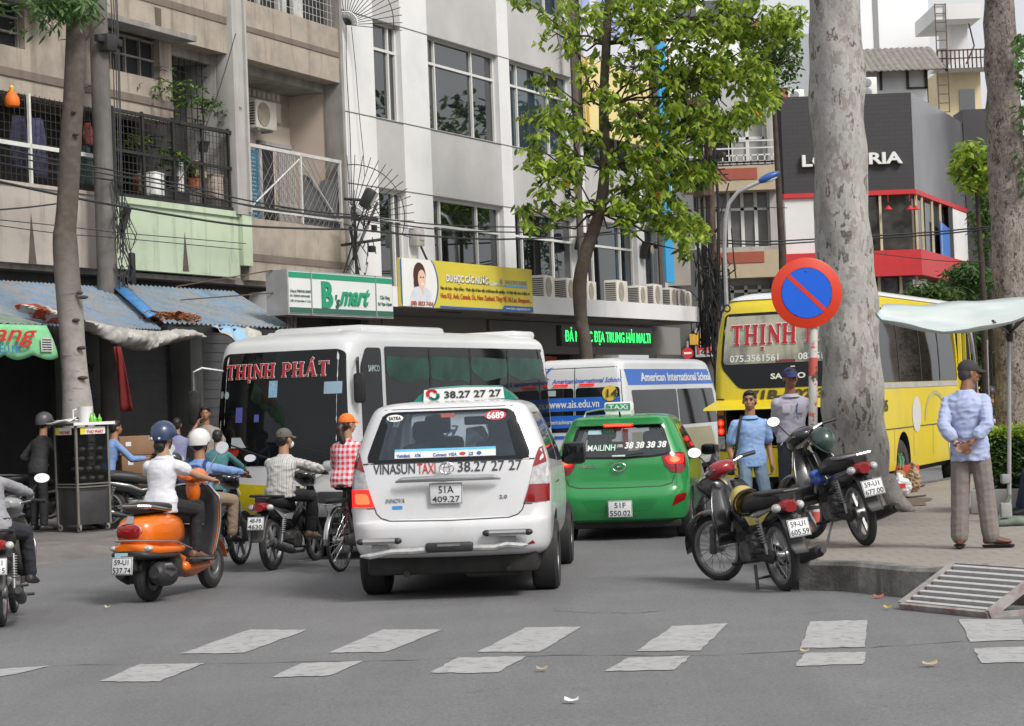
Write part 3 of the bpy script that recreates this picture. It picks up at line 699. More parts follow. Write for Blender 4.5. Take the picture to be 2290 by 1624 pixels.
mb_text(mb,'Cửa Hàng',Hh*.12,place(Wd*.86,-.02,Hh*.45),width=Wd*.1,bold=.01);mb_text(mb,'Sư Vạn Hạnh',Hh*.11,place(Wd*.838,-.02,Hh*.3),width=Wd*.14,bold=.01);mb.build('lettering',m_sgd,bs)
mb=MB()
for x in(.25,.5,Wd-.1):mb.tube([(x,.2,0),(x,.2,-.9)],.02,6)
mb.tube([(0,.3,Hh),(-1.1,1.6,Hh-.25)],.012,5);mb.tube([(0,.3,Hh*.5),(-1.0,1.6,Hh*.4)],.012,5);mb.build_each('bracket',m_rust,bs)
(a,z0),(b,_)=sgn(891,577,1187,600,-2.5);zc=(FB.px(891,684,-2.5)[1]+FB.px(1187,700,-2.5)[1])/2;zd=(z0+FB.px(1187,602,-2.5)[1])/2
yb=thing('billboard','yellow study abroad billboard with a smiling woman on the canopy','billboard',FB.w(a,-2.52,zc),FB.rot)
Wd,Hh=b-a,zd-zc
m_y=mat('board_yellow',(.60,.50,.05),.5,var=.05,vs=1.5);m_wh=mat('print_white',(.72,.72,.7),.5,var=.04);m_nv=mat('print_navy',(.03,.1,.33),.5,var=0);m_br=mat('print_brown',(.07,.055,.02),.5,var=0);m_or=mat('print_red',(.42,.06,.02),.5,var=0);m_gy=mat('print_grey',(.25,.25,.26),.5,var=0)
mb=MB();mb.box2((0,0,0),(Wd,.06,Hh));mb.build('panel',m_y,yb)
def oval(cx,cz,rx,rz,y,n=28,clip=None):
 p=[V((cx+rx*math.cos(2*math.pi*i/n),y,cz+rz*math.sin(2*math.pi*i/n)))for i in range(n)]
 return[V((max(clip[0],min(clip[1],q.x)),y,max(clip[2],min(clip[3],q.z))))for q in p]if clip else p
cl=(.01,Wd,.005,Hh-.005)
mb=MB();mb.prism(oval(Wd*.115,Hh*.5,Wd*.15,Hh*.72,-.004,40,cl),(0,.003,0));mb.build('blue_outline',m_nv,yb)
mb=MB();mb.prism(oval(Wd*.108,Hh*.5,Wd*.145,Hh*.72,-.008,40,(.07,Wd,.005,Hh-.005)),(0,.003,0));mb.build('white_oval',m_wh,yb)
m_hair=mat('print_hair',(.06,.02,.012),.6,var=0);m_face=mat('print_skin',(.72,.47,.36),.6,var=0);m_cloth=mat('print_cloth',(.6,.62,.66),.6,var=.1,vs=5)
mb=MB();mb.prism(oval(Wd*.13,Hh*.66,Wd*.043,Hh*.27,-.012),(0,.003,0));mb.prism(oval(Wd*.118,Hh*.5,Wd*.03,Hh*.22,-.0122),(0,.003,0));mb.build('printed_hair',m_hair,yb)
mb=MB();mb.prism(oval(Wd*.14,Hh*.24,Wd*.07,Hh*.2,-.016),(0,.003,0));mb.prism([V((Wd*x,-.0161,Hh*z))for x,z in((.05,.02),(.07,.3),(.1,.42),(.12,.1))],(0,.003,0));mb.build('printed_blouse',m_cloth,yb)
mb=MB();mb.prism(oval(Wd*.143,Hh*.58,Wd*.027,Hh*.2,-.02),(0,.003,0));mb.prism([V((Wd*x,-.0195,Hh*z))for x,z in((.13,.46),(.155,.44),(.15,.24))],(0,.003,0));mb.build('printed_face',m_face,yb)
mb=MB();mb.prism(oval(Wd*.135,Hh*.62,Wd*.005,Hh*.018,-.023),(0,.002,0));mb.prism(oval(Wd*.153,Hh*.62,Wd*.005,Hh*.018,-.023),(0,.002,0));mb.build('printed_eyes',m_hair,yb)
mb=MB();mb.prism(oval(Wd*.145,Hh*.48,Wd*.01,Hh*.028,-.023),(0,.002,0));mb.build('printed_smile',m_wh,yb)
mb=MB();mb.prism([V((Wd*x,-.008,Hh*z))for x,z in((.27,.005),(.999,.005),(.999,.13),(.76,.13),(.74,.045),(.27,.05))],(0,.004,0));mb.build('blue_strip',m_nv,yb)
mb=MB();mb_text(mb,'DU HỌC CÁC NƯỚC',Hh*.2,place(Wd*.318,-.012,Hh*.58),bold=.03,width=Wd*.315);mb_text(mb,'Cùng',Hh*.14,place(Wd*.645,-.012,Hh*.56),bold=.02,width=Wd*.055);mb_text(mb,'www.duhoc.saigontourist.net',Hh*.08,place(Wd*.77,-.014,Hh*.045),width=Wd*.2);mb.build('headline',m_wh,yb)
mb=MB();mb_text(mb,'DU HỌC CÁC NƯỚC',Hh*.2,place(Wd*.322,-.006,Hh*.568),bold=.045,width=Wd*.318)
mb_text(mb,'Visa du học - Học bổng - Thực tập & làm việc trước/sau tốt nghiệp - Cơ hội việc làm & định cư',Hh*.095,place(Wd*.275,-.01,Hh*.40),bold=.02,width=Wd*.70);mb.build('headline_shadow',m_br,yb)
mb=MB();mb_text(mb,'Hoa Kỳ, Anh, Canada, Úc, New Zealand, Thụy Sỹ, Hà Lan, Singapore...',Hh*.15,place(Wd*.275,-.01,Hh*.22),bold=.02,width=Wd*.71);mb_text(mb,'(08) 3833 7434',Hh*.12,place(Wd*.06,-.024,Hh*.035),bold=.015,width=Wd*.155);mb.build('red_lettering',m_or,yb)
mb=MB();mb_text(mb,'SAIGONTOURIST',Hh*.13,place(Wd*.77,-.01,Hh*.62),bold=.01,width=Wd*.185);mb.prism(oval(Wd*.74,Hh*.66,Wd*.012,Hh*.06,-.01),(0,.003,0));mb.build('logo',m_gy,yb)
mb=MB();mb.box2((Wd*.77,-.01,Hh*.55),(Wd*.955,-.006,Hh*.6));mb.box2((Wd*.70,-.01,Hh*.565),(Wd*.765,-.006,Hh*.585));mb.build('logo_strip',mat('print_cyan',(.12,.35,.6),.5,var=0),yb)
mt_=mat('meter_box',(.4,.39,.36),.6,var=.2,vs=8)
s,z=FB.px(935,540,-.15);t=thing('meter_box','weathered grey electric box on the white pier above the yellow billboard','electric box',FB.w(s,-.12,z),FB.rot)
mb=MB();mb.box((0,0,.1),(.36,.22,.42),None,.03);mb.box((.03,-.12,.12),(.2,.03,.2),None,.01);mb.build('casing',mt_,t);mb=MB();mb.tube([(.08,-.05,-.1),(.2,-.1,-.35),(.5,-.2,-.85)],.025,6);mb.build('conduit',m_black,t)
for(x,y,lab)in((1300,540,'black loudspeaker on the office pier by the leaning trunk'),(1444,560,'black loudspeaker on the last office pier, right of the trunk')):
 s,z=FB.px(x,y,-.15);t=thing('loudspeaker',lab,'loudspeaker',FB.w(s,-.15,z),FB.rot,'loudspeakers on the office wall');mb=MB();mb.box((0,0,0),(.27,.24,.5),Matrix.Rotation(.25,3,'X'),.03);mb.build('casing',m_black,t)
 mb=MB();mb.lathe([(.12,0),(.13,-.02),(.1,-.03)],14,(0,-.19,0),'y');mb.build('cone',m_acg,t)
 mb=MB();mb.tube([(0,-.05,-.3),(.1,-.08,-.55),(-.08,.05,-1.2)],.012,5);mb.build('cable',m_cable,t)
def fan(xc,yc,rad,a0,a1,label):
 s,z=FB.px(xc,yc,-.1);t=thing('razor_fan',label,'security spikes',FB.w(s,-.1,z),FB.rot+R(-90+15),'fans of security spikes between the two buildings')
 mb=MB();n=17
 for i in range(n):a=R(a0+(a1-a0)*i/(n-1));mb.tube([(0,0,0),(rad*1.12*math.sin(a),0,rad*1.12*math.cos(a))],.0085,4)
 mb.build('spikes',m_black,t)
 mb=MB();mb.tube([(rad*.95*math.sin(R(a0+(a1-a0)*i/20)),0,rad*.95*math.cos(R(a0+(a1-a0)*i/20)))for i in range(21)],.011,5);mb.build('hoop',m_black,t)
 mb=MB();mb.tube([(.28*math.sin(R(a0+(a1-a0)*i/12)),0,.28*math.cos(R(a0+(a1-a0)*i/12)))for i in range(13)],.02,5);mb.build('inner_hoop',m_white,t)
fan(772,55,1.15,-20,100,'fan of thin iron spikes high between the beige and white buildings')
fan(787,490,1.25,-10,110,'fan of iron spikes behind the floodlight by the yellow billboard')
s,z=FB.px(824,445,-1.2);t=thing('floodlight','black floodlight with grey lens on a bracket above the white shop sign','floodlight',FB.w(s,-1.2,z),FB.rot+R(25))
mb=MB();mb.box((0,0,0),(.5,.22,.42),Matrix.Rotation(.5,3,'X'),.04);mb.build('casing',m_black,t);mb=MB();mb.box((.0,-.12,-.02),(.38,.02,.3),Matrix.Rotation(.5,3,'X'));mb.build('lens',mat('lens',(.2,.2,.19),.15),t)
mb=MB();mb.tube([(-.27,0,0),(-.28,.1,-.3),(0,.2,-.42),(.28,.1,-.3),(.27,0,0)],.015,5);mb.tube([(0,.2,-.42),(0,.6,-1.6),(-.3,1.1,-1.6)],.02,5);mb.build('bracket',m_black,t)
s,z=FB.px(800,540,-.5);t=thing('cable_bracket','rusty black cable bracket with tangled wires at the corner between the buildings','cable bracket',FB.w(s,-.5,z),FB.rot)
mb=MB()
for a_,b_ in(((-.1,0,-1.2),(-.1,0,.9)),((-.5,.1,.5),(.7,-.1,.5)),((-.5,.1,-.1),(1.,-.1,.1)),((-.5,.1,-.9),(.9,0,.9)),((-.3,.1,.9),(.5,-.1,.9)),((.1,0,-1.2),(-.3,0,.3))):mb.tube([a_,b_],.035,5)
mb.build('bracket',m_black,t)
rw=random.Random(4);mb=MB()
for i in range(26):
 a_=V((rw.uniform(-.4,.6),rw.uniform(-.1,.1),rw.uniform(-1.1,.9)));b_=a_+V((rw.uniform(-.4,.4),rw.uniform(-.1,.1),rw.uniform(-.5,.3)));m_=(a_+b_)/2+V((rw.uniform(-.2,.2),0,-rw.uniform(0,.3)));mb.tube([a_,(a_+m_)/2,m_,(m_+b_)/2,b_],.012,4)
mb.build('tangled_wires',m_cable,t)
mb=MB();mb.box((.55,-.1,.3),(.12,.1,.16),None,.02);mb.box((.42,-.1,-.15),(.2,.1,.14),None,.02);mb.build_each('junction_box',m_black,t)
#  utility poles
def upole(label,base,h,r0,r1,m_,rz=0.,arms=(),ins=True):
 t=thing('utility_pole',label,'utility pole',base,rz)
 mb=MB();mb.lathe([(r0,0),(r0*.6+r1*.4,h*.5),(r1,h)],12);mb.build('pole',m_,t)
 for(z,w)in arms:
  mb=MB();mb.box((0,-r0,z),(w,.1,.12),None,.01);mb.build('crossarm',m_black,t)
  if ins:
   mb=MB()
   for k in(-.45,-.2,.2,.45):mb.lathe([(.02,0),(.05,.05),(.03,.1),(.05,.14),(.02,.18)],8,(w*k,-r0,z+.06))
   mb.build('insulator',m_wh,t)
 return t
s,z=FA.px(232,300,-.45);pa=upole('grey concrete utility pole in front of the balcony wall behind the white-trunked tree',FA.w(s,-.42,.15),14,.19,.13,mat('dirty_concrete',(.15,.14,.13),.9,var=.25,vs=3,streak=((.07,.065,.06),.45,.7)),FA.rot,((8.1,.7),),False)
mb=MB();zc_=4.15
for i in range(34):
 a_=V((rw.uniform(-.1,.3),-.22,rw.uniform(3.9,5.7)));b_=a_+V((rw.uniform(-.25,.3),rw.uniform(-.1,.05),-rw.uniform(.3,1.1)));m_=(a_+b_)/2+V((rw.uniform(-.15,.2),-.05,-.1));mb.tube([a_,m_,b_],.01,4)
for x_ in(.12,.2,.26,.3):mb.tube([(x_,-.15,13),(x_+.03,-.18,8),(x_-.02,-.17,4.4)],.012,4)
mb.build('hanging_wires',m_cable,pa)
mb=MB();mb.box((.22,-.25,5.0),(.1,.1,.5),Matrix.Rotation(.5,3,'Y'));mb.box((.4,-.25,4.15),(.14,.08,.55),None,.03);mb.box((-.02,-.2,8.05),(.3,.2,.3),None,.03);mb.build_each('junction_box',m_black,pa)
p=P(1600,700,56);pb=upole('dark utility pole wrapped in black cables near the street lamp',(p.x,p.y,0),11.3,.12,.09,m_rust,R(-64),((8.2,2.0),(9.2,2.1),(10.2,1.8)),False)
mb=MB()
for i in range(150):
 z0=rw.uniform(3.2,5.6);a_=V((rw.gauss(0,.26),rw.gauss(0,.2),z0));b_=a_+V((rw.gauss(0,.22),rw.gauss(0,.15),rw.gauss(0,.7)));m_=(a_+b_)/2+V((rw.gauss(0,.2),0,-rw.uniform(0,.5)));mb.tube([a_,m_,b_],.022,4)
for i in range(60):
 z0=rw.choice((8.2,9.2,10.2));a_=V((rw.uniform(-1,1),-.1,z0+.1));b_=V((rw.uniform(-.7,.7),rw.gauss(0,.2),z0-rw.uniform(.2,.9)));m_=(a_+b_)/2+V((rw.gauss(0,.2),0,-.2));mb.tube([a_,m_,b_],.02,4)
for i in range(12):x_=rw.gauss(0,.3);mb.tube([(x_,-.2,10),(x_+rw.gauss(0,.2),-.2,7),(x_+rw.gauss(0,.1),-.25,3)],.025,4)
mb.build('tangled_wires',m_cable,pb)
mb=MB();mb.box((.1,-.35,9.5),(.7,.5,.7),None,.05);mb.box((.1,-.3,7.4),(.5,.3,.5),None,.03);mb.build_each('transformer_box',m_rust,pb)
p=P(1622,600,54);q1=P(1625,470,54);q2=P(1700,405,54);q3=P(1738,388,54)
lp=thing('street_lamp','curved grey street lamp with blue head beside the dark pole','street lamp',(p.x,p.y,0));o_=V((p.x,p.y,0))
mb=MB();mb.tube([(0,0,0),(0,0,3)]+[P(x,y,54)-o_ for x,y in((1620,560),(1622,490),(1630,455),(1650,430),(1680,415),(1702,405))],.055,8);mb.build('pole',m_galv,lp)
mb=MB();c_=(q2+q3)/2-o_;rot=(q3-q2).to_track_quat('X','Z').to_matrix();mb.ell(c_,(.33,.14,.11),12,8,rot);mb.build('lamp_head',mat('lamp_blue',(.03,.09,.32),.35),lp)
mb=MB();mb.ell(c_+V((.05,0,-.06)),(.2,.1,.06),12,8,rot);mb.build('lamp_glass',m_wh,lp)
#  overhead wires
def wire(label,pts,F,d,r=.014,n=6,group='overhead cables along the street'):
 ps=[(lambda s:F.w(s[0],d,s[1]))(F.px(x,y,d))for x,y in pts];out=[]
 for i in range(len(ps)-1):
  p0,p1,p2,p3=ps[max(i-1,0)],ps[i],ps[i+1],ps[min(i+2,len(ps)-1)]
  for k in range(n):
   t=k/n;out.append(.5*((2*p1)+(p2-p0)*t+(2*p0-5*p1+4*p2-p3)*t*t+(3*p1-p0-3*p2+p3)*t**3))
 out.append(ps[-1]);c=out[0].copy();mb=MB();mb.tube([q-c for q in out],r,5);o=mb.build('cable',m_cable,None,60,c)
 tag(o,label,'cable',group);return o
FM=Frame((CNR.x,CNR.y),25.2)
wire('thick black cable sagging across the pale green balcony',[(-20,403),(0,407),(172,444),(400,484),(550,505),(700,512),(795,514),(915,525),(1080,535),(1200,533),(1330,527),(1480,510)],FM,-1.0,.022)
wire('cable crossing in front of the caged balconies, upper of the bundle',[(-20,326),(0,331),(110,355),(235,378),(400,412),(550,448),(700,473),(790,481),(970,502),(1160,508),(1330,505),(1450,495)],FM,-1.0,.016)
wire('second cable of the bundle below the bars of the balcony cages',[(-20,362),(0,365),(110,385),(235,401),(400,430),(550,458),(700,480),(780,487),(1000,515),(1200,520)],FM,-1.0,.016)
wire('third cable of the bundle resting near the balcony ledge',[(-20,344),(120,368),(235,389),(400,420),(560,462),(710,482),(790,490)],FM,-1.05,.013)
wire('thin wire along the upper pink wall',[(-20,490),(0,492),(130,505),(260,520),(400,532),(550,545)],FM,-.95,.008)
wire('thin wire along the pink wall just below another',[(-20,503),(0,505),(130,522),(260,532),(400,545),(540,558)],FM,-.95,.008)
wire('short wire rising towards the white-trunked tree',[(-20,470),(0,469),(60,464),(125,456)],FM,-1.1,.014)
wire('slanting pale wire from the pilaster down to the potted plants',[(527,75),(490,200),(445,320),(400,405),(360,425)],FM,-.6,.01)
wire('thin wire hanging down the white pier beside the spikes',[(786,60),(795,150),(803,250),(812,340),(815,395)],FB,-.1,.008)
wire('thin black wire in the joint beside the beige building',[(774,55),(775,150),(783,300),(787,480),(790,600)],FB,-.06,.01)
FC=Frame((0,56),90)
for i,(pts,lab)in enumerate((([(1560,535),(1700,540),(1822,535),(1960,527),(2100,518),(2200,508),(2300,498)],'dark cable in front of the black restaurant, uppermost of its bundle'),([(1560,541),(1700,547),(1822,541),(1960,533),(2100,524),(2200,513),(2300,502)],'dark cable in front of the black restaurant, second of its bundle'),([(1560,466),(1640,463),(1760,465)],'short thin cable across the grey balcony building'),([(1460,545),(1530,520),(1580,505)],'slanting cable from the office corner to the dark pole'),([(1940,565),(2100,583),(2200,586),(2290,592)],'pale thin wire across the red fascia'),([(1760,600),(1860,604)],'short pale wire beside the no parking sign'))):
 wire(lab,pts,FC,0.,.022 if i<2 else .012)
 #  buildings behind
def z3(a,b):return 1431.4+.404*a,.404*b
def bt(mb,x0,y0,x1,y1,Y,th):
 a,b=P(x0,y0,Y),P(x1,y1,Y);mb.box2((min(a.x,b.x),Y,min(a.z,b.z)),(max(a.x,b.x),Y+th,max(a.z,b.z)))
m_char=mat('charcoal_tile',(.045,.043,.048),.5,var=.15,vs=1)
def _tile(t,c,co):
 b=nn(t,'ShaderNodeTexBrick');b.inputs['Scale'].default_value=1;b.inputs['Brick Width'].default_value=.4;b.inputs['Row Height'].default_value=.16;b.inputs['Mortar Size'].default_value=.012
 m=nn(t,'ShaderNodeMapping');m.inputs['Rotation'].default_value=(R(90),0,0);t.links.new(co,m.inputs[0]);t.links.new(m.outputs[0],b.inputs['Vector'])
 b.inputs['Color1'].default_value=(.034,.032,.036,1);b.inputs['Color2'].default_value=(.038,.036,.041,1);b.inputs['Mortar'].default_value=(.026,.026,.027,1);return b.outputs['Color']
m_char2=mat('charcoal_brick',(.05,.05,.05),.6,var=0,fn=_tile)
m_charg=mat('glossy_charcoal',(.13,.13,.14),.22,var=.35,vs=.4,spec=.9)
m_redf=mat('red_fascia',(.52,.025,.03),.45,var=.08)
m_cream2=mat('pale_yellow_wall',(.62,.5,.28),.8,var=.08)
YL=75.;px=lambda x,y:P(*z3(x,y),YL)
p0=px(795,1000);org=V((p0.x,YL,0))
Lt=thing('restaurant','black tiled corner restaurant with white letters and red fascias','building',org)
xl,xr=0.,(px(1515,1000)-org).x
zT,zB=(px(1100,527)).z,(px(1100,1064)).z;zr1=px(1100,1090).z;zw0=px(1400,1388).z;zw1=px(1400,1530).z
xc=(px(712,1000)-org).x
rgt=V((.62,.785,0));LR=22.
a_,b_,c_=V((xl,0,0)),V((xr,0,0)),V((xr,0,0))+V((4.1,9.6,0))
lc=V((xc,.9,0))
def ringbox(mb,z0,z1_,grow=0.,pts=None):
 pts=pts or[lc,a_,b_,c_,V((c_.x-6,c_.y+6,0)),V((lc.x,16,0))]
 cx=sum((p for p in pts),V())/len(pts);q=[p+(p-cx).normalized()*grow for p in pts];mb.prism([V((p.x,p.y,z0))for p in q],(0,0,z1_-z0))
mb=MB();ringbox(mb,zB,zT);mb.build('upper_wall',m_char2,Lt)
nr=V((b_-c_).cross(V((0,0,1)))).normalized();nr=-nr if nr.y>0 else nr
mb=MB();mb.prism([V((p.x,p.y,z))+nr*.03 for p,z in((b_,zB),(c_,zB),(c_,zT),(b_,zT))],nr*-.025);mb.build('glossy_side',m_charg,Lt)
mb=MB();ringbox(mb,zr1,zB-.004,.12);mb.build('upper_fascia',m_redf,Lt)
mb=MB();x5=(px(1300,1400)-org).x;
mb.prism([V((x5-4,-.35,zw1)),V((xr+.1,-.35,zw1)),V((c_.x+.1,c_.y,zw1)),V((c_.x-2,c_.y,zw1)),V((x5-4,2,zw1))],(0,0,zw0-zw1));mb.build('lower_fascia',m_redf,Lt)
m_rgl=mat('restaurant_glass',(.05,.048,.045),.05,var=.6,vs=.6,spec=.8)
mb=MB();ringbox(mb,zw0,zr1-.004,-.25);mb.build('upper_windows',m_rgl,Lt)
mb=MB();ringbox(mb,0,zw1-.004,-.4);mb.build('ground_windows',m_rgl,Lt)
mb=MB();mb.prism([V((p.x,p.y,0))for p in(lc,a_,V(((px(970,1200)-org).x,0,0)),V(((px(970,1200)-org).x,1.5,0)),V((lc.x,3,0)))],(0,0,zr1-.01));mb.build('white_pier',m_white,Lt)
e0=b_.lerp(c_,.68);e1=b_.lerp(c_,.97)
mb=MB();mb.prism([V((p.x,p.y,zw1))+nr*.05 for p in(e0,e1)]+[V((p.x,p.y,zw1))-nr*.4 for p in(e1,e0)],(0,0,zr1-zw1-.02));mb.build('white_side_pier',m_white,Lt)
mb=MB()
for k in(.02,.12,.3,.45):p=b_.lerp(c_,k);mb.box((p.x,p.y,(zw0+zr1)/2),(.09,.09,zr1-zw0),None)
for x in(1330,1180):mb.box(((px(x,1200)-org).x,-.02,(zw0+zr1)/2),(.09,.09,zr1-zw0))
for x in(1330,1540,1450):mb.box(((px(x,1600)-org).x,.2,zw1/2),(.1,.1,zw1))
mb.build_each('mullion',mat('warm_mullion',(.5,.44,.3),.5),Lt)
mb=MB();p=b_.lerp(c_,.42)+nr*.04;q=b_.lerp(c_,.6)+nr*.04;mb.prism([V((p.x,p.y,zw0)),V((q.x,q.y,zw0)),V((q.x,q.y,zr1-.9)),V((p.x,p.y,zr1-.7))],-nr*.02);mb.build('blue_poster',mat('poster_blue',(.03,.15,.5),.5,dirt=((.5,.1,.25),.6,.6,.7)),Lt)
mb=MB();p=b_.lerp(c_,.6)+nr*.03;q=b_.lerp(c_,.7)+nr*.03;mb.prism([V((p.x,p.y,zw0-.4)),V((q.x,q.y,zw0-.4)),V((q.x,q.y,zr1)),V((p.x,p.y,zr1))],-nr*.02);mb.build('dark_panel',m_black,Lt)
for x in(1368,1488,1522):
 mb=MB();q=px(x,1165)-org;mb.lathe([(.03,.16),(.15,.02),(.15,0)],12,(q.x,-.25+.02,q.z));mb.tube([(q.x,-.23,q.z+.3),(q.x,-.23,zr1)],.015,4);mb.build('pendant_lamp',m_redf,Lt)
zL=px(890,925).z;hL=px(890,862).z-zL
mb=MB();xL=(px(888,900)-org).x;xR=(px(1443,900)-org).x;mb_text(mb,'LOTTERIA',hL*1.37,place(xL,-.12,zL),bold=.03,width=xR-xL,depth=.1);mb.build('lettering',mat('letter_white',(.72,.72,.7),.4,var=0),Lt)
mb=MB();q=px(1800,1000);
mb.box2((c_.x-.1,c_.y-.4,3.2),(c_.x+1.1,c_.y+1.4,P(*z3(1800,610),84.4).z));mb.build('dark_column',m_char,Lt)
for(x,d,lab)in((1295,1.0,'twin-fan white air conditioner on the restaurant roof beside the tiled house'),(885,.8,'white air conditioner on the restaurant roof left of the thick trunk')):
 q=px(x,527);t=thing('air_conditioner',lab,'air conditioner',(q.x,YL+1.2,zT));hh=.78 if d==1. else .42;ww=.62
 mb=MB();mb.box((0,0,hh/2),(ww,.4,hh),None,.03);mb.build('casing',m_wh,t)
 mb=MB()
 for z in((hh*.27,hh*.73)if d==1. else(hh*.5,)):mb.lathe([(.16,0),(.16,-.02),(.12,-.03)],20,(-.05,-.21,z),'y')
 mb.build('fan_grille',m_gy,t)
t=thing('brick_parapet','small red brick wall piece on the restaurant roof','brick wall',(px(800,527).x,YL+.8,zT));mb=MB();mb.box2((-.25,0,0),(.22,.7,.45));mb.box2((-.5,-.1,0),(-.25,.6,.14));mb.build('bricks',mat('red_brick',(.4,.13,.07),.9,var=.3,vs=6),t)
YH=84.;ph=lambda x,y:P(*z3(x,y),YH)
o_=V((ph(1360,500).x,YH,0));Hs=thing('tiled_house','white rooftop house with grey tiled roof and dark timber frames','house',o_)
x0,x1=ph(1235,400).x-o_.x-.6,ph(1585,400).x-o_.x;zb_=ph(1400,640).z;ze=ph(1500,378).z;zr=ph(1500,240).z;dp=3.6
mb=MB();mb.box2((x0,0,zb_-3),(x1,dp,ze));mb.prism([V((x1-.2,0,ze)),V((x1-.2,dp,ze)),V((x1-.2,dp/2,zr))],(.2,0,0));mb.box2((x1,.1,zb_-3),(x1+.02,dp,ze));mb.build('wall',m_white,Hs)
rows=[];n=90
for i in range(n+1):
 x=x0+(x1+.6-x0)*i/n;row=[]
 for k in range(15):
  u=k/14;row.append(V((x,-1.1+(dp/2+1.1)*u,ze-.25+(zr-ze+.35)*u+.05*abs(math.sin(i*math.pi/6))+.035*((k*1.0)%2))))
 rows.append(row)
mb=MB();mb.rings(rows,False,False);mb.add([V((x0,dp/2,zr+.1)),V((x1+.6,dp/2,zr+.1)),V((x1+.6,dp+1,ze-.2)),V((x0,dp+1,ze-.2))],[(0,1,2,3)]);o=mb.build('roof',mat('grey_roof_tile',(.2,.185,.165),.85,var=.25,vs=3),Hs,25);o.modifiers.new('t','SOLIDIFY').thickness=.06
mb=MB()
for x in(ph(1478,400).x-o_.x,x1-.05,ph(1330,400).x-o_.x):mb.box2((x-.05,-.08,ph(1478,495).z),(x+.05,0,ze))
mb.box2((ph(1478,400).x-o_.x,-.08,ph(1478,495).z),(x1,0,ph(1478,485).z))
for y in(.3,1.1,2.,2.9):mb.box2((x1+.02,y-.05,zb_),(x1+.1,y+.05,ze))
mb.box2((x1+.02,0,ze-.1),(x1+.12,dp,ze));mb.tube([(x1+.6,-1.1,ze-.3),(x1+.6,dp/2,zr)],.09,4);mb.tube([(x1+.6,dp+1,ze-.3),(x1+.6,dp/2,zr)],.09,4)
mb.build('timber',m_black,Hs)
for y in(1.3,2.2):
 mb=MB();mb.box2((x1+.02,y,zb_+.3),(x1+.06,y+.6,ze-.4));mb.build('window',m_win,Hs)
def tower(label,x0,x1,y0,Y,dep,mt,extra=None,name='tower_block'):
 a,b=P(x0,700,Y),P(x1,700,Y);t=thing(name,label,'building',(a.x,Y,0));mb=MB();w_=b.x-a.x;h=P((x0+x1)/2,y0,Y).z;mb.box2((0,0,0),(w_,dep,h));mb.build('wall',mt,t);return t,w_,h
m_tw=mat('tower_white',(.78,.79,.8),.8,var=.04,vs=.2,streak=((.6,.62,.64),.6,.9))
t,w_,h=tower('tall plain white tower behind the tiled house',1922,2104,-120,100,8,m_tw);mb=MB();mb.box2((w_*.32,-.05,5),(w_*.38,0,h));mb.build('grey_pipe',m_gy,t)
t,w_,h=tower('broad white tower wall behind the thick trunk and the leafy tree',1700,1921,75,104,10,m_tw)
mb=MB();mb.box2((w_*.52,-2,h-20),(w_*.58,-1.2,h-4));mb.build('vent_pipe',m_wh,t)
t,w_,h=tower('pale tower seen through the gaps of the leafy tree',1490,1695,-100,92,8,m_tw)
for i in range(5):
 for k in range(3):mb=MB();mb.box2((1+k*1.3,-.04,6+i*3),(1.9+k*1.3,0,7.6+i*3));mb.build('window',m_win,t)
t,w_,h=tower('cream house with rooftop water platform and iron stair behind the restaurant',2116,2215,160,96,8,mat('cream_house',(.66,.56,.36),.8,var=.06))
zz=lambda y:P(2150,y,96).z
mb=MB();mb.box2((-.3,-1.5,zz(55)),(w_*.9,3,zz(22)));mb.box2((-.3,-1.5,zz(163)),(w_+.4,0,zz(155)));mb.box2((w_*.35,0,zz(160)),(w_*.75,2.5,zz(50)));mb.build_each('platform',m_white,t)
mb=MB()
for y0,y1 in((163,122),(340,285)):
 z0,z1_=zz(y0),zz(y1);mb.box2((-.2,-1.5,z1_-.06),(w_+.4,-1.44,z1_));mb.box2((-.2,-1.5,(z0+z1_)/2),(w_+.4,-1.44,(z0+z1_)/2+.05))
 for i in range(14):x=-.2+(w_+.5)*i/13;mb.box2((x-.03,-1.5,z0),(x+.03,-1.44,z1_))
for i in range(22):mb.box2((-.25,-1.6,zz(260)+i*.42),(.2,-1.56,zz(260)+i*.42+.035))
mb.box2((-.29,-1.62,zz(260)),(-.25,-1.55,zz(20)));mb.box2((.2,-1.62,zz(260)),(.24,-1.55,zz(20)))
mb.tube([(w_*.55,-.8,zz(160)),(w_*.8,-.8,zz(110)),(w_*.7,-.8,zz(60))],.04,4);mb.build('iron_stair',m_rust,t)
for y0,y1 in((200,255),(280,330),(370,430),(455,520)):
 mb=MB();mb.box2((w_*.5,-.05,zz(y1)),(w_*.85,-.01,zz(y0)));mb.build('window',m_win,t)
YM=72.;t,w_,h=tower('grey apartment house with red and tan banded balconies left of the restaurant',1560,1746,175,YM,9,m_span,name='banded_house')
zz=lambda y:P(1660,y,YM).z;xx=lambda x:(P(x,500,YM)-P(1560,700,YM)).x
mb=MB()
for y0,y1 in((378,432),(565,625)):mb.box2((-.4,-1.0,zz(y1)),(w_,-.02,zz(y0)))
mb.build_each('balcony_slab',mat('tan_band',(.44,.36,.25),.8,var=.06),t)
mb=MB()
for y0,y1,xe in((383,408,1690),(568,592,1698)):mb.box2((xx(1590),-1.03,zz(y1)),(xx(xe),-1.0,zz(y0)))
mb.build_each('red_band',mat('red_band',(.33,.085,.055),.8,var=.08),t)
mb=MB()
for y in(375,565):
 mb.box2((-.4,-1.0,zz(y)),(w_,-.7,zz(y-8)))
mb.build_each('grey_ledge',m_lconc,t)
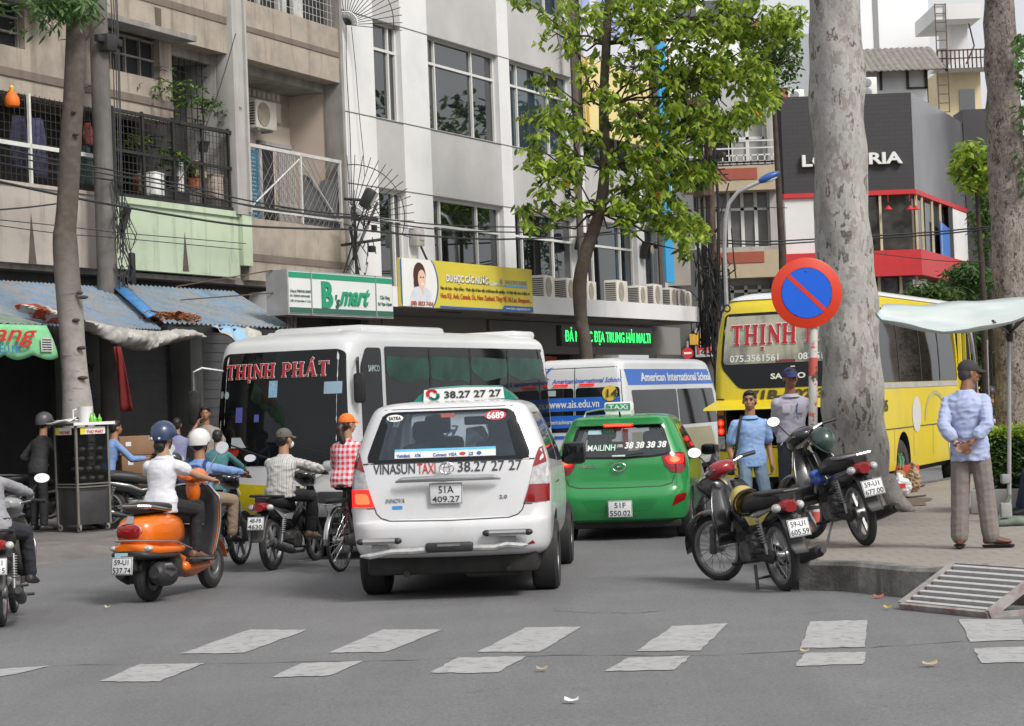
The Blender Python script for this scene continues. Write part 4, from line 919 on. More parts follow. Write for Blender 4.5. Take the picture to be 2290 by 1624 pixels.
for(x0,x1,y0,y1)in((1560,1600,285,370),(1640,1715,285,372),(1600,1638,290,372),(1600,1720,430,560),(1600,1722,640,680),(1680,1720,215,275)):
 dk=(x0==1600 and y0==290)or x0==1680
 mb=MB();mb.box2((xx(x0),-.06,zz(y1)),(xx(x1),-.01,zz(y0)));w2=mb.build('window',m_dark if dk else(mat('curtained_glass',(.3,.3,.29),.25,var=.25,vs=1.5)if y0<300 else mat('dim_curtain',(.12,.12,.115),.2,var=.4,vs=1.5)),t)
 mb=MB();n=max(1,round((x1-x0)/34))
 for i in range(n+1):x=xx(x0)+(xx(x1)-xx(x0))*i/n;mb.box2((x-.06,-.14,zz(y1)),(x+.06,-.065,zz(y0)))
 mb.box2((xx(x0),-.14,zz(y0+(y1-y0)*.3)-.05),(xx(x1),-.066,zz(y0+(y1-y0)*.3)+.05));mb.build('frame',m_wbar,w2)
mb=MB()
for i in range(4):z=zz(372)+.25*i;mb.box2((-.4,-1.0,z),(w_,-.95,z+.05))
for i in range(12):mb.box2((w_*i/12,-1.0,zz(375)),(w_*i/12+.04,-.95,zz(352)))
mb.build('balcony_rail',m_wbar,t)
mb=MB();mb.box2((w_-.3,-.5,2),(w_,0,h+1));mb.build('drainpipe',m_lconc,t)
d_=-.4;s0_,s1_=FB.px(1306,150,d_)[0],FB.px(1449,150,d_)[0];zb0=FB.px(1330,300,d_)[1];zy=FB.px(1310,128,d_)[1]
t=thing('advertising_banner','tall white and yellow advertising banner on the office behind the leafy tree','banner',FB.w(s0_,d_,0),FB.rot);w_=s1_-s0_
mb=MB();mb.box2((0,0,zy),(w_,.08,17));mb.build('white_panel',mat('panel_lilac',(.62,.62,.68),.5,var=.08,vs=.4),t)
mb=MB();mb.box2((0,0,zb0),(w_,.08,zy-.01));mb.build('yellow_panel',mat('panel_yellow',(.72,.60,.27),.5,var=.06),t)
mb=MB();mb.box2((0,-.02,zy+1.2),(.5,-.005,zy+2.));mb.box2((1.,-.02,zy+.7),(w_*.8,-.005,zy+2.2));mb.build('blue_print',mat('panel_blueprint',(.35,.42,.7),.5,var=.2),t)
mb=MB();mb.box2((0,-.02,zy+2.05),(w_*.9,-.005,zy+2.2));mb.build('red_print',m_redf,t)
mb=MB();mb.box2((.05,-.02,zb0),(.2,-.004,zy));mb.build('orange_edge',mat('panel_orange',(.55,.32,.04),.5),t)
m_bc=mat('brown_column',(.10,.08,.065),.8)
for x,lab in((1285,'dark brown post left of the tall advertising banner'),(1463,'dark brown post right of the tall advertising banner')):
 t=thing('post',lab,'post',FB.w(FB.px(x,200,-.45)[0],-.45,4.13),FB.rot,'posts beside the advertising banner');mb=MB();mb.tube([(0,0,0),(0,0,13)],.1,8);mb.build('shaft',m_bc,t);mb=MB();mb.box((0,.2,5),(.1,.4,.08));mb.build('clamp',m_bc,t)
sa,sb_=FB.px(1472,150,-.6)[0],FB.px(1490,150,-.6)[0];t=thing('blue_sign_strip','narrow bright blue vertical sign behind the leafy tree','sign',FB.w(sa,-.6,0),FB.rot);mb=MB();mb.box2((0,0,5),(sb_-sa,.1,FB.px(1480,60,-.6)[1]));mb.build('panel',mat('sign_cyan',(.02,.3,.6),.4,var=.04),t);mb=MB();mb.box2((.02,.1,6),(.08,.6,6.1));mb.build('bracket',m_black,t)
t,w_,h=tower('dim far shop row with red lettering behind the van',1466,1600,560,64,4,mat('dim_shop',(.1,.098,.095),.8,var=.35,vs=.6),name='shop_row')
zz=lambda y:P(1540,y,64).z;xx=lambda x:(P(x,700,64)-P(1466,700,64)).x
mb=MB();mb.box2((xx(1550),-.3,zz(800)),(xx(1592),-.05,zz(735)));bx=mb.build('white_board',mat('dull_white',(.4,.4,.4),.6),t);text('HO',.5,m_redf,bx,place(xx(1552),-.32,zz(792),0),bold=.03)
mb=MB();mb.box2((xx(1538),-.35,zz(772)),(xx(1562),-.3,zz(748)));mb.build('yellow_box',mat('yellow_box',(.6,.35,.04),.6),t)
mb=MB();mb.box2((xx(1480),-.5,zz(640)),(xx(1545),-.4,zz(545)));mb.build('beige_blind',mat('beige_blind',(.34,.31,.27),.8,var=.1),t)
for x_,w_b,h_b,lab in((-16,17,13,'pale building behind the viewer left of the street, seen only in reflections'),(7,22,10,'lower grey building behind the viewer, seen only in reflections')):  # unseen blocks added so glass and car paint have something to reflect
 t=thing('building',lab,'building',(x_,-26,0));mb=MB();mb.box2((0,-6,0),(w_b,0,h_b));mb.build('wall',m_cream if x_<0 else m_span,t)
 for i in range(int(w_b//3)):
  for k in range(int(h_b//3.2)):mb=MB();mb.box2((.8+i*3,.01,1+k*3.2),(2.6+i*3,.05,2.8+k*3.2));mb.build('window',m_dark,t)
p=P(1538,790,50);t=thing('no_entry_sign','small red no entry sign on a post beyond the van','road sign',(p.x,p.y,0));z_=P(1538,790,50).z
mb=MB();mb.lathe([(.14,-.01),(.14,.01)],24,(0,0,z_),'y');mb.build('disc',m_redf,t);mb=MB();mb.box((0,-.015,z_),(.19,.01,.05));mb.build('bar',m_wh,t);mb=MB();mb.tube([(0,.03,0),(0,.03,z_+.3)],.03,8);mb.build('post',m_galv,t)
t,w_,h=tower('grey and cream street houses half hidden behind the speckled trunk',2165,2420,330,110,10,mat('far_grey',(.3,.29,.27),.85,var=.3,vs=.3))
for i in range(4):
 for k in range(4):mb=MB();mb.box2((.8+k*1.5,-.05,2+i*3),(1.7+k*1.5,0,4+i*3));mb.build('window',m_win,t)
t,w_,h=tower('dim ground floor building at the end of the street behind the market umbrella',1950,2165,620,86,3,mat('dim_far',(.12,.12,.11),.85,var=.4,vs=.4),name='far_house')
#  vehicle helpers
m_tyre=mat('tyre_rubber',(.022,.022,.023),.85,var=.25,vs=6,bump=.2,bs=60,dirt=((.055,.052,.048),5,.5,.75))
m_rim=mat('rim_silver',(.27,.27,.28),.42,metal=.7,var=.25,vs=12)
m_chr=mat('chrome',(.48,.48,.48),.22,metal=1.,var=.05)
m_plas=mat('black_plastic',(.025,.025,.027),.55,var=.2,vs=6,dirt=((.06,.058,.052),4.,.5,.8))
m_under=mat('underbody',(.02,.019,.018),.85,var=.4,vs=5)
m_plate=mat('number_plate',(.62,.63,.64),.4,var=.04)
m_ptxt=mat('plate_digits',(.03,.03,.035),.5,var=0)
m_lred=mat('lamp_red',(.22,.005,.007),.12,var=.15,vs=20,coat=.5)
m_lred_on=mat('lamp_red_lit',(1.,.012,.008),.2,var=0,emit=1.1)
m_lamp_on=mat('lamp_core_lit',(1.,.11,.035),.2,var=0,emit=1.5)
m_lclr=mat('lamp_clear',(.42,.42,.42),.12,var=.35,vs=22,coat=.5)
m_lamb=mat('lamp_amber',(.6,.17,.02),.15,var=.1)
m_vgl=mat('tinted_glass',(.007,.008,.009),.04,var=.4,vs=1.5,spec=.35)
m_seat=mat('seat_cloth',(.10,.11,.12),.9,var=.1)
m_inter=mat('car_interior',(.2,.21,.22),.85,var=.1)
m_line2=mat('shut_line',(.03,.03,.03),.7,var=0)
def catm(keys,sub):
 out=[]
 for i in range(len(keys)-1):
  p0,p1,p2,p3=keys[max(i-1,0)],keys[i],keys[i+1],keys[min(i+2,len(keys)-1)]
  for k in range(sub):
   t=k/sub;out.append(tuple(.5*((2*b)+(c-a)*t+(2*a-5*b+4*c-d)*t*t+(3*b-a-3*c+d)*t**3)if sub>1 else b for a,b,c,d in zip(p0,p1,p2,p3)))
 out.append(tuple(keys[-1]));return out
def slices(keys,sub=3,m=None,nose=0.):
 """keys: z, y_rear, y_front, half width, rear corner radius, front corner radius, rear crown, front crown"""
 mb=MB(m);rs=[]
 for z,yr,yf,hw,rr,rf,cr_,cf in catm(keys,sub):
  ring=[]
  xe=hw-rr
  for i in range(9):x=-xe+2*xe*i/8;ring.append(V((x,yr+cr_*(x/hw)**2,z)))
  y0=yr+cr_*(xe/hw)**2
  for i in range(1,6):a=math.pi/2*i/6;ring.append(V((xe+rr*math.sin(a),y0+rr*(1-math.cos(a)),z)))
  xf=hw*(1-nose)-rf;y1=yf-cf*(xf/hw)**2
  for i in range(15):t=i/14;ring.append(V((hw+(hw*(1-nose)-hw)*max(0,(t-.6)/.4)**2,y0+rr+(y1-rf-y0-rr)*t,z)))
  for i in range(1,6):a=math.pi/2*i/6;ring.append(V((xf+rf*math.cos(a),y1-rf+rf*math.sin(a),z)))
  for i in range(9):x=xf-2*xf*i/8;ring.append(V((x,yf-cf*(x/hw)**2,z)))
  for i in range(1,6):a=math.pi/2*i/6;ring.append(V((-xf-rf*math.sin(a),y1-rf*(1-math.cos(a)),z)))
  for i in range(15):t=1-i/14;ring.append(V((-(hw+(hw*(1-nose)-hw)*max(0,(t-.6)/.4)**2),y0+rr+(y1-rf-y0-rr)*t,z)))
  for i in range(1,6):a=math.pi/2*i/6;ring.append(V((-xe-rr*math.cos(a),y0+rr*(1-math.sin(a)),z)))
  rs.append(ring)
 mb.rings(rs);return mb
def boolean(mb,cutters,mats,bvh=None,thick=.02,sharp=30):
 """cut holes; faces that no longer lie on the outer skin take the second material"""
 me=mb.mesh('body',mats,0);o=bpy.data.objects.new('tmp',me);COL.objects.link(o);cs=[]
 for c in cutters:
  co=bpy.data.objects.new('cut',c.mesh('cut',None,0));COL.objects.link(co);cs.append(co)
  md=o.modifiers.new('b','BOOLEAN');md.operation='DIFFERENCE';md.object=co;md.solver='EXACT'
 dg=bpy.context.evaluated_depsgraph_get();out=bpy.data.meshes.new_from_object(o.evaluated_get(dg))
 for c in cs:bpy.data.objects.remove(c)
 bpy.data.objects.remove(o);out.materials.clear()
 for m in mats:out.materials.append(m)
 b=bvh or bvh_of(mb)
 for p in out.polygons:
  h=b.find_nearest(p.center);p.material_index=1 if(h[0]is None or h[3]>thick)else 0
 out.name='body';shade(out,sharp);return out
def wheel(parent,c,Rr,w,rim=.62,style='spoke5',side=1,mt=None,n=32):
 mb=MB();hw=w/2;r1=Rr*rim
 prof=[(r1*.98,-hw*.8),(r1*1.02,-hw),(Rr*.9,-hw*1.02),(Rr*.985,-hw*.8),(Rr,-hw*.45),(Rr,hw*.45),(Rr*.985,hw*.8),(Rr*.9,hw*1.02),(r1*1.02,hw),(r1*.98,hw*.8)]
 mb2=MB();s=side
 mb2.lathe([(r1*1.0,-hw*.7),(r1*1.0,hw*.86),(r1*.93,hw*.9),(r1*.9,hw*.6),(r1*.3,hw*.62),(.02,hw*.62)],n,(0,0,0),'x')
 if s<0:
  for v in mb2.v:v.x=-v.x
 for k in range(5 if style=='spoke5' else 7):
  a=2*math.pi*k/(5 if style=='spoke5' else 7);d=V((0,math.cos(a),math.sin(a)));n_=V((0,-d.z,d.y));x=s*hw*.72
  mb2.prism([V((x,0,0))+d*r1*.2-n_*r1*.1,V((x,0,0))+d*r1*.92-n_*r1*.16,V((x,0,0))+d*r1*.92+n_*r1*.16,V((x,0,0))+d*r1*.2+n_*r1*.1],(s*.02,0,0))
 mb2.lathe([(r1*.22,s*hw*.6),(r1*.2,s*hw*.85),(.01,s*hw*.87)],16,(0,0,0),'x')
 wl=mb2.build('wheel',mt or m_rim,parent,30,c)
 mb.lathe(prof,n,(0,0,0),'x',False)
 mb.build('tyre',m_tyre,wl);return wl
def plate(parent,M,l1,l2,w=.29,h=.2,name='number_plate'):
 mb=MB();mb.box((0,0,0),(w,.008,h),None,.004);me=mb.mesh(name,m_plate);me.transform(M);o=link(name,me,parent)
 mb=MB();mb_text(mb,l1,h*.44,M@place(0,-.006,h*.07),align='CENTER',bold=.008,depth=.001,width=w*(.13+.11*len(l1)));mb_text(mb,l2,h*.44,M@place(0,-.006,-h*.4),align='CENTER',bold=.008,width=w*.84,depth=.001)
 for x in(-w/2+.006,w/2-.006):mb.add([M@V(p)for p in((x-.002,-.0055,-h/2+.004),(x+.002,-.0055,-h/2+.004),(x+.002,-.0055,h/2-.004),(x-.002,-.0055,h/2-.004))],[(0,1,2,3)])
 for z in(-h/2+.006,h/2-.006):mb.add([M@V(p)for p in((-w/2+.004,-.0055,z-.002),(w/2-.004,-.0055,z-.002),(w/2-.004,-.0055,z+.002),(-w/2+.004,-.0055,z+.002))],[(0,1,2,3)])
 mb.build('digits',m_ptxt,o);return o
def mir(p):return[(-x,z)for x,z in p][::-1]
def P_(mt,name,parent,bvh,polys,face='back',off=.004,step=.06,skirt=.012,r=0.,sharp=40):
 mb=MB()
 for p in polys:panel(mb,bvh,p,face,off,step,skirt,r)
 return mb.build(name,mt,parent,sharp)
def inset(keys,d,z0,z1_,top):
 out=[]
 for z,yr,yf,hw,rr,rf,a,b in keys:
  if z<z0 or z>z1_:continue
  out.append((z,yr+d,yf-d,hw-d,max(.05,rr-d),max(.05,rf-d),a,b))
 k=list(out[-1]);k[0]=top;out.append(tuple(k));return out
def seat(mb,x,y,z=.95,tall=.42,w=.5,head=True):
 mb.box((x,y,z),(w,.16,tall),Matrix.Rotation(-.15,3,'X'),.06)
 if head:mb.box((x,y-.06,z+tall/2+.13),(.26,.1,.2),Matrix.Rotation(-.1,3,'X'),.05)
 #  white taxi (people carrier seen from behind)
m_tw1=mat('taxi_white_paint',(.60,.605,.62),.28,var=.03,vs=1.5,coat=.6,dirt=((.52,.51,.49),3.5,.5,.85))
T=thing('taxi','white people-carrier taxi with green roof sign and dented rear bumper','taxi',(-.53,18.58,0),R(-4.2))
K=[(.33,-.80,3.40,.78,.2,.3,.04,.1),(.37,-.90,3.5,.83,.24,.35,.05,.12),(.45,-.95,3.58,.86,.26,.4,.06,.14),(.6,-.965,3.62,.875,.26,.42,.06,.16),(.655,-.945,3.6,.88,.24,.42,.05,.16),(.685,-.905,3.56,.882,.2,.42,.045,.16),(.85,-.89,3.5,.885,.2,.42,.045,.16),(1.0,-.875,3.3,.882,.2,.4,.05,.16),(1.10,-.86,2.85,.872,.2,.35,.05,.15),(1.2,-.84,2.5,.85,.2,.3,.05,.15),(1.35,-.80,2.2,.80,.2,.28,.06,.14),(1.5,-.755,1.9,.745,.2,.26,.06,.13),(1.61,-.715,1.68,.70,.2,.25,.06,.12),(1.675,-.665,1.5,.655,.2,.25,.06,.1),(1.715,-.56,1.3,.58,.2,.25,.05,.1),(1.735,-.40,1.1,.47,.2,.2,.03,.05),(1.745,-.15,.8,.28,.15,.15,.02,.02)]
bm_=slices(K,2,nose=.08);bv=bvh_of(bm_)
rw_=[(-.735,1.175),(.735,1.175),(.57,1.63),(-.57,1.63)]
def pr(pts,y0,y1):mb=MB();mb.prism([V((x,y0,z))for x,z in round_poly(pts,.08)],(0,y1-y0,0));return mb
def prx(pts):mb=MB();mb.prism([V((-1.2,y,z))for y,z in round_poly(pts,.05)],(2.4,0,0));return mb
def cyl(y,z,r,x0,x1):mb=MB();mb.lathe([(r,x0),(r,x1)],28,(0,y,z),'x');return mb
cav=slices(inset(K,.07,.99,1.68,1.66),1)
sw1,sw2,sw3=[(-.42,1.16),(.62,1.12),(.62,1.58),(-.3,1.58)],[(.72,1.11),(1.55,1.1),(1.38,1.57),(.72,1.58)],[(1.63,1.1),(2.05,1.08),(1.72,1.5),(1.45,1.56)]
cuts=[cav,pr(rw_,-1.4,-.5),pr([(-.72,1.2),(.72,1.2),(.6,1.6),(-.6,1.6)],1.3,4),prx(sw1),prx(sw2)]
cuts+=[cyl(y,.33,.37,a,b)for y in(0,2.75)for a,b in((.6,1.2),(-1.2,-.6))]
o=link('body',boolean(bm_,cuts,[m_tw1,m_inter],bv),T)
g_t=glass('rear_glass_clear',(.14,.18,.22),.74);g_s=glass('side_glass',(.04,.05,.06),.45)
P_(g_t,'rear_window',T,bv,[rw_],off=.003,skirt=0,r=.08)
mb=MB()
outer=round_poly(rw_,.08,4);cc=V((0,1.4))
inner=[V((q.x*.93,cc.y+(q.y-cc.y)*.9))for q in outer]
for i in range(len(outer)):
 j=(i+1)%len(outer);panel(mb,bv,[outer[i],outer[j],inner[j],inner[i]],'back',.005,.2,0)
mb.build('window_border',m_vgl,T)
P_(m_vgl,'rear_window_corner',T,bv,[[(-.71,1.18),(-.62,1.18),(-.535,1.5),(-.58,1.6)]],off=.006,skirt=0);P_(m_vgl,'rear_window_corner',T,bv,[mir([(-.71,1.18),(-.60,1.18),(-.52,1.5),(-.58,1.6)])],off=.006,skirt=0)
for f in('right','left'):
 P_(g_s,'side_window',T,bv,[sw1],f,.003,.1,0,.05);P_(g_s,'side_window',T,bv,[sw2],f,.003,.1,0,.05);P_(m_vgl,'side_window',T,bv,[sw3],f,.003,.1,0,.03)
P_(glass('windscreen_glass',(.2,.22,.24),.85),'windscreen',T,bv,[[(-.72,1.2),(.72,1.2),(.6,1.6),(-.6,1.6)]],'front',.003,.1,0,.06)
mb=MB();seat(mb,-.36,.75,1.08);seat(mb,.36,.75,1.08);seat(mb,-.36,1.75,1.1,.5);seat(mb,.36,1.75,1.1,.5);mb.box((0,-.25,1.05),(1.3,.14,.3),Matrix.Rotation(-.2,3,'X'),.05);mb.box((-.32,-.3,1.24),(.24,.1,.16),None,.04);mb.box((.32,-.3,1.24),(.24,.1,.16),None,.04);mb.build('seats',m_seat,T)
mb=MB();mb.box((.05,1.55,1.5),(.26,.04,.09),None,.02);mb.build('rear_view_mirror',m_black,T)
mb=MB();mb.cap((-.36,1.55,1.15),(-.36,1.5,1.32),.17,.1);mb.ell((-.36,1.5,1.47),(.09,.1,.12));mb.build('driver_silhouette',m_seat,T)
L1=[(.655,.80),(.868,.80),(.872,1.05),(.80,1.235),(.755,1.17)]
for s in(1,-1):
 q=(lambda p:p if s==1 else mir(p));lp_=P_(m_lclr,'tail_lamp',T,bv,[q([(.705,.975),(.874,.975),(.872,1.1),(.85,1.14),(.742,1.11)])],off=.012,skirt=.03)
 P_(m_lred,'upper_lens',lp_,bv,[q([(.74,1.112),(.856,1.142),(.822,1.27),(.795,1.26)])],off=.014,skirt=.03)
 P_(m_lred if s==1 else m_lred_on,'lower_lens',lp_,bv,[q([(.655,.80),(.873,.80),(.876,.973),(.705,.973)])],off=.014,skirt=.03)
 if s==-1:P_(m_lamp_on,'lit_bulb',lp_,bv,[q([(.69,.83),(.83,.83),(.84,.94),(.72,.94)])],off=.017,skirt=.004,r=.03)
mb=MB();ln=[(-.66,.80),(-.64,.74),(-.60,.70),(-.52,.675),(0,.665),(.52,.675),(.60,.70),(.64,.74),(.66,.80)];line_panel(mb,bv,ln,.009);line_panel(mb,bv,[(-.755,1.17),(.755,1.17)],.01);line_panel(mb,bv,[(-.57,1.655),(.57,1.655)],.008);line_panel(mb,bv,[(-.885,.785),(-.66,.785)],.006);line_panel(mb,bv,[(.66,.785),(.885,.785)],.006)
for f in('right','left'):
 line_panel(mb,bv,[(.68,1.1),(.68,.42)],.012,f);line_panel(mb,bv,[(1.62,1.1),(1.66,.42)],.012,f);line_panel(mb,bv,[(-.2,.8),(.1,.95),(.68,.95)],.01,f)
mb.build('shut_line',m_line2,T)
mb=MB();mb.tube([(-.46,-.915,1.03),(-.4,-.945,1.045),(0,-.955,1.05),(.4,-.945,1.045),(.46,-.915,1.03)],[.008,.022,.027,.022,.008],10,flat=(1,1));mb.build('handle_bar',mat('silver_trim',(.33,.34,.35),.4,metal=.4),T)
plate(T,place(-.02,-.922,.912),'51A','409.27')
mb=MB();text_panel(mb,bv,'VINASUN',.102,-.66,1.095,width=.37,bold=.006);text_panel(mb,bv,'38.27 27 27',.106,.08,1.095,width=.56,bold=.008);mb.build('lettering',mat('decal_navy',(.035,.04,.05),.5,var=0),T)
mb=MB();text_panel(mb,bv,'TAXI',.108,-.27,1.09,width=.16,bold=.004);mb.build('red_lettering',mat('decal_red',(.45,.03,.03),.5,var=0),T)
mb=MB()
for rx,rz_,cx,cz in((.062,.042,0,0),(.024,.04,0,0),(.042,.014,0,.022)):
 mb.tube([(-.005+cx+rx*math.cos(a),-.928,1.125+cz+rz_*math.sin(a))for a in[2*math.pi*k/24 for k in range(25)]],.0065,6)
mb.build('emblem',m_chr,T)
mb=MB();text_panel(mb,bv,'INNOVA',.06,-.56,.84,width=.17,bold=.02,shear=.2);text_panel(mb,bv,'2.0',.05,.44,.85,width=.07,bold=.02);mb.build('badge',m_chr,T)
P_(mat('sticker_blue',(.06,.25,.55),.4),'blue_sticker',T,bv,[[(-.5,.775),(-.41,.775),(-.41,.805),(-.5,.805)]],off=.004,skirt=.002)
ov=lambda cx,cz,rx,rz_:[(cx+rx*math.cos(2*math.pi*i/20),cz+rz_*math.sin(2*math.pi*i/20))for i in range(20)]
st=P_(mat('sticker_red',(.55,.02,.04),.4,var=0),'red_oval_sticker',T,bv,[ov(.42,1.565,.095,.048)],off=.009,skirt=.001,step=.2)
mb=MB();text_panel(mb,bv,'6689',.085,.345,1.535,off=.012,width=.15,bold=.03);mb.build('digits',m_wh,st)
st=P_(m_wh,'white_oval_sticker',T,bv,[ov(-.47,1.57,.075,.035)],off=.009,skirt=.001,step=.2)
mb=MB();text_panel(mb,bv,'SATRA',.045,-.525,1.555,off=.012,width=.11,bold=.02);mb.build('lettering',m_ptxt,st)
st=P_(m_wh,'payment_sticker',T,bv,[[(-.47,1.205),(.42,1.205),(.42,1.262),(-.47,1.262)]],off=.009,skirt=.001,step=.2)
P_(mat('sticker_cyan',(.12,.45,.7),.4),'cyan_stripe',st,bv,[[(-.47,1.262),(.42,1.262),(.42,1.285),(-.47,1.285)]],off=.009,skirt=.001,step=.2)
mb=MB();
for tx,x,wd in(('VietinBank',-.45,.12),('ATM',-.29,.05),('Connect',-.13,.12),('VISA',.01,.07),('JCB',.185,.04)):text_panel(mb,bv,tx,.04,x,1.215,off=.012,width=wd,bold=.01)
mb.build('lettering',m_nv,st)
P_(m_red,'card_logo',st,bv,[ov(.13,1.232,.028,.014)],off=.012,skirt=.001,step=.2);P_(m_nv,'card_logo',st,bv,[ov(.275,1.232,.022,.016)],off=.012,skirt=.001,step=.2)
P_(mat('brake_red',(.32,.08,.07),.4),'brake_lamp',T,bv,[[(-.06,1.56),(.06,1.56),(.06,1.6),(-.06,1.6)]],off=.007,skirt=.001)
for x0,x1 in((-.80,-.42),(.30,.72)):
 zz_=.50 if x0<0 else .545;yb_=-1.0
 mb=MB();mb.tube([(x0+.05,yb_,zz_),(x1-.05,yb_,zz_)],.033,10);gd=mb.build('bumper_guard',m_chr,T)
 mb=MB();mb.ell((x0+.03,yb_,zz_),(.04,.03,.03));mb.ell((x1-.03,yb_,zz_),(.04,.03,.03));mb.build('end_cap',m_black,gd);mb=MB();mb.box(((x0+x1)/2,yb_+.04,zz_-.05),(.14,.05,.06));mb.build('bracket',m_rim,gd)
mb=MB();pts=[(-.78,.365),(-.7,.375),(-.5,.40),(-.3,.405),(-.1,.41),(.2,.42),(.4,.415),(.5,.43),(.62,.42),(.68,.43)];rg=random.Random(2)
mb.tube([(x,-.985+rg.uniform(-.012,.012),z+rg.uniform(-.006,.006))for x,z in pts],[.01]+[.028]*8+[.01],8,flat=(1,1));mb.build('lower_bar',mat('dented_silver',(.5,.5,.49),.35,metal=.5,var=.3,vs=14),T)
mb=MB();mb.box((.0,-1.0,.43),(.42,.07,.085),None,.025);stp=mb.build('step_pad',m_black,T);mb=MB();mb.box((-.0,-1.037,.45),(.2,.004,.022));mb.build('trim',m_rim,stp)
P_(m_lred,'reflector',T,bv,[[(.66,.42),(.74,.43),(.72,.46)]],off=.004,skirt=.004)
mb=MB();mb.box((0,-.3,.30),(1.5,1.0,.14),None,.04);mb.box((0,1.4,.28),(1.5,2.6,.12));mb.tube([(-.68,0,.3),(.68,0,.3)],.05,8);mb.ell((0,0,.3),(.14,.14,.14));mb.box((.35,-.6,.26),(.5,.3,.14),None,.04);mb.tube([(-.4,-.85,.24),(-.4,-.3,.26)],.03,8);mb.tube([(.5,-.86,.27),(.5,-.4,.3)],.025,6);mb.build('underbody',m_under,T)
for x,s in((-.775,-1),(.775,1)):
 for y in(0,2.75):wheel(T,(x,y,.325),.325,.235,.62,side=s)
for s in(1,-1):
 mb=MB();mb.box((s*.98,1.95,1.14),(.24,.11,.2),None,.05);mm=mb.build('wing_mirror',m_black,T);mb=MB();mb.box((s*.98,1.892,1.145),(.2,.008,.16),None,.003);mb.build('mirror_glass',m_vgl,mm);mb=MB();mb.tube([(s*.84,2.0,1.08),(s*.93,1.97,1.1)],.03,6);mb.build('arm',m_black,mm)
m_tgreen=mat('sign_taxi_green',(.015,.19,.14),.3,coat=.3,var=.04)
mb=MB();rs=[]
for y,e in((-.36,0),(-.3,.02),(.0,.02),(.08,0)):
 rs.append([V((x+.09,y+.25,z))for x,z in((-.47,1.735),(.47,1.735),(.41,1.80),(.32,1.848+e),(0,1.862+e),(-.32,1.848+e),(-.41,1.80))])
mb.rings(rs);sgp=mb.build('roof_sign',m_tgreen,T,25)
mb=MB();mb.prism([V((x,-.135,z))for x,z in((-.28,1.745),(.46,1.745),(.45,1.85),(.09,1.862),(-.27,1.85))],(0,.02,0));mb.build('white_panel',m_wh,sgp)
mb=MB();mb_text(mb,'38.27 27 27',.09,place(-.09,-.14,1.767),width=.52,bold=.025);mb.build('digits',m_ptxt,sgp)
mb=MB();
for k in range(9):a=math.pi*(.15+k/8*1.0);mb.box((-.20+.038*math.cos(a),-.139,1.81+.035*math.sin(a)),(.03,.004,.02))
mb.build('red_logo',m_redf,sgp)
mb=MB()
for k in range(9):a=-math.pi*(.85-k/8*1.0);mb.box((-.18+.038*math.cos(a),-.139,1.79+.03*math.sin(a)),(.028,.004,.02))
mb.build('green_logo',m_tgreen,sgp)
#  green hatchback taxi
m_tg=mat('taxi_green_paint',(.02,.245,.06),.25,var=.04,vs=1.5,coat=.7)
T2=thing('taxi','small green hatchback taxi with lit brake lamps and green roof sign','taxi',(1.33,24.85,0),R(-9.1))
K=[(.22,-.50,3.0,.70,.2,.3,.04,.1),(.26,-.60,3.05,.76,.26,.3,.06,.12),(.4,-.665,3.12,.80,.3,.35,.08,.14),(.52,-.675,3.14,.815,.3,.35,.08,.14),(.6,-.65,3.12,.82,.28,.35,.07,.14),(.66,-.615,3.1,.822,.26,.35,.06,.14),(.8,-.60,3.0,.825,.26,.35,.06,.14),(.92,-.59,2.8,.82,.26,.35,.06,.14),(1.0,-.57,2.4,.80,.26,.3,.06,.13),(1.1,-.53,2.15,.765,.26,.3,.07,.12),(1.25,-.455,1.85,.705,.24,.28,.07,.12),(1.37,-.40,1.6,.645,.22,.25,.07,.1),(1.44,-.40,1.45,.60,.2,.2,.07,.08),(1.475,-.39,1.3,.55,.2,.2,.06,.05),(1.497,-.26,1.1,.44,.2,.2,.04,.04),(1.507,-.05,.8,.26,.15,.15,.02,.02)]
bm_=slices(K,2,nose=.1);bv=bvh_of(bm_)
rw_=[(-.63,1.02),(-.4,.99),(0,.98),(.4,.99),(.63,1.02),(.52,1.37),(-.52,1.37)]
sw1,sw2=[(.25,1.0),(1.05,.98),(.95,1.38),(.4,1.39)],[(1.13,.97),(1.85,.93),(1.45,1.36),(1.1,1.38)]
cuts=[slices(inset(K,.07,.79,1.42,1.43),1),pr(rw_,-1.2,-.3),pr([(-.62,1.0),(.62,1.0),(.5,1.36),(-.5,1.36)],1.25,4),prx(sw1),prx(sw2)]
cuts+=[cyl(y,.29,.335,a,b)for y in(0,2.425)for a,b in((.56,1.2),(-1.2,-.56))]
o=link('body',boolean(bm_,cuts,[m_tg,m_inter],bv),T2)
P_(glass('hatch_glass',(.15,.17,.18),.66),'rear_window',T2,bv,[rw_],off=.003,skirt=0,r=.05)
mb=MB();outer=round_poly(rw_,.05,3);inner=[V((q.x*.93,1.18+(q.y-1.18)*.88))for q in outer]
for i in range(len(outer)):j=(i+1)%len(outer);panel(mb,bv,[outer[i],outer[j],inner[j],inner[i]],'back',.005,.2,0)
mb.build('window_border',m_vgl,T2)
for f in('right','left'):P_(g_s,'side_window',T2,bv,[sw1],f,.003,.1,0,.05);P_(g_s,'side_window',T2,bv,[sw2],f,.003,.1,0,.05);P_(m_vgl,'quarter_window',T2,bv,[[(-.1,1.06),(.18,1.02),(.3,1.36),(.12,1.36)]],f,.003,.1,0,.03)
P_(MC['windscreen_glass'],'windscreen',T2,bv,[[(-.62,1.0),(.62,1.0),(.5,1.36),(-.5,1.36)]],'front',.003,.1,0,.06)
mb=MB();seat(mb,-.34,.35,.85);seat(mb,.34,.35,.85,.42);seat(mb,-.34,1.2,.9,.5);seat(mb,.34,1.2,.9,.5);mb.build('seats',m_seat,T2)
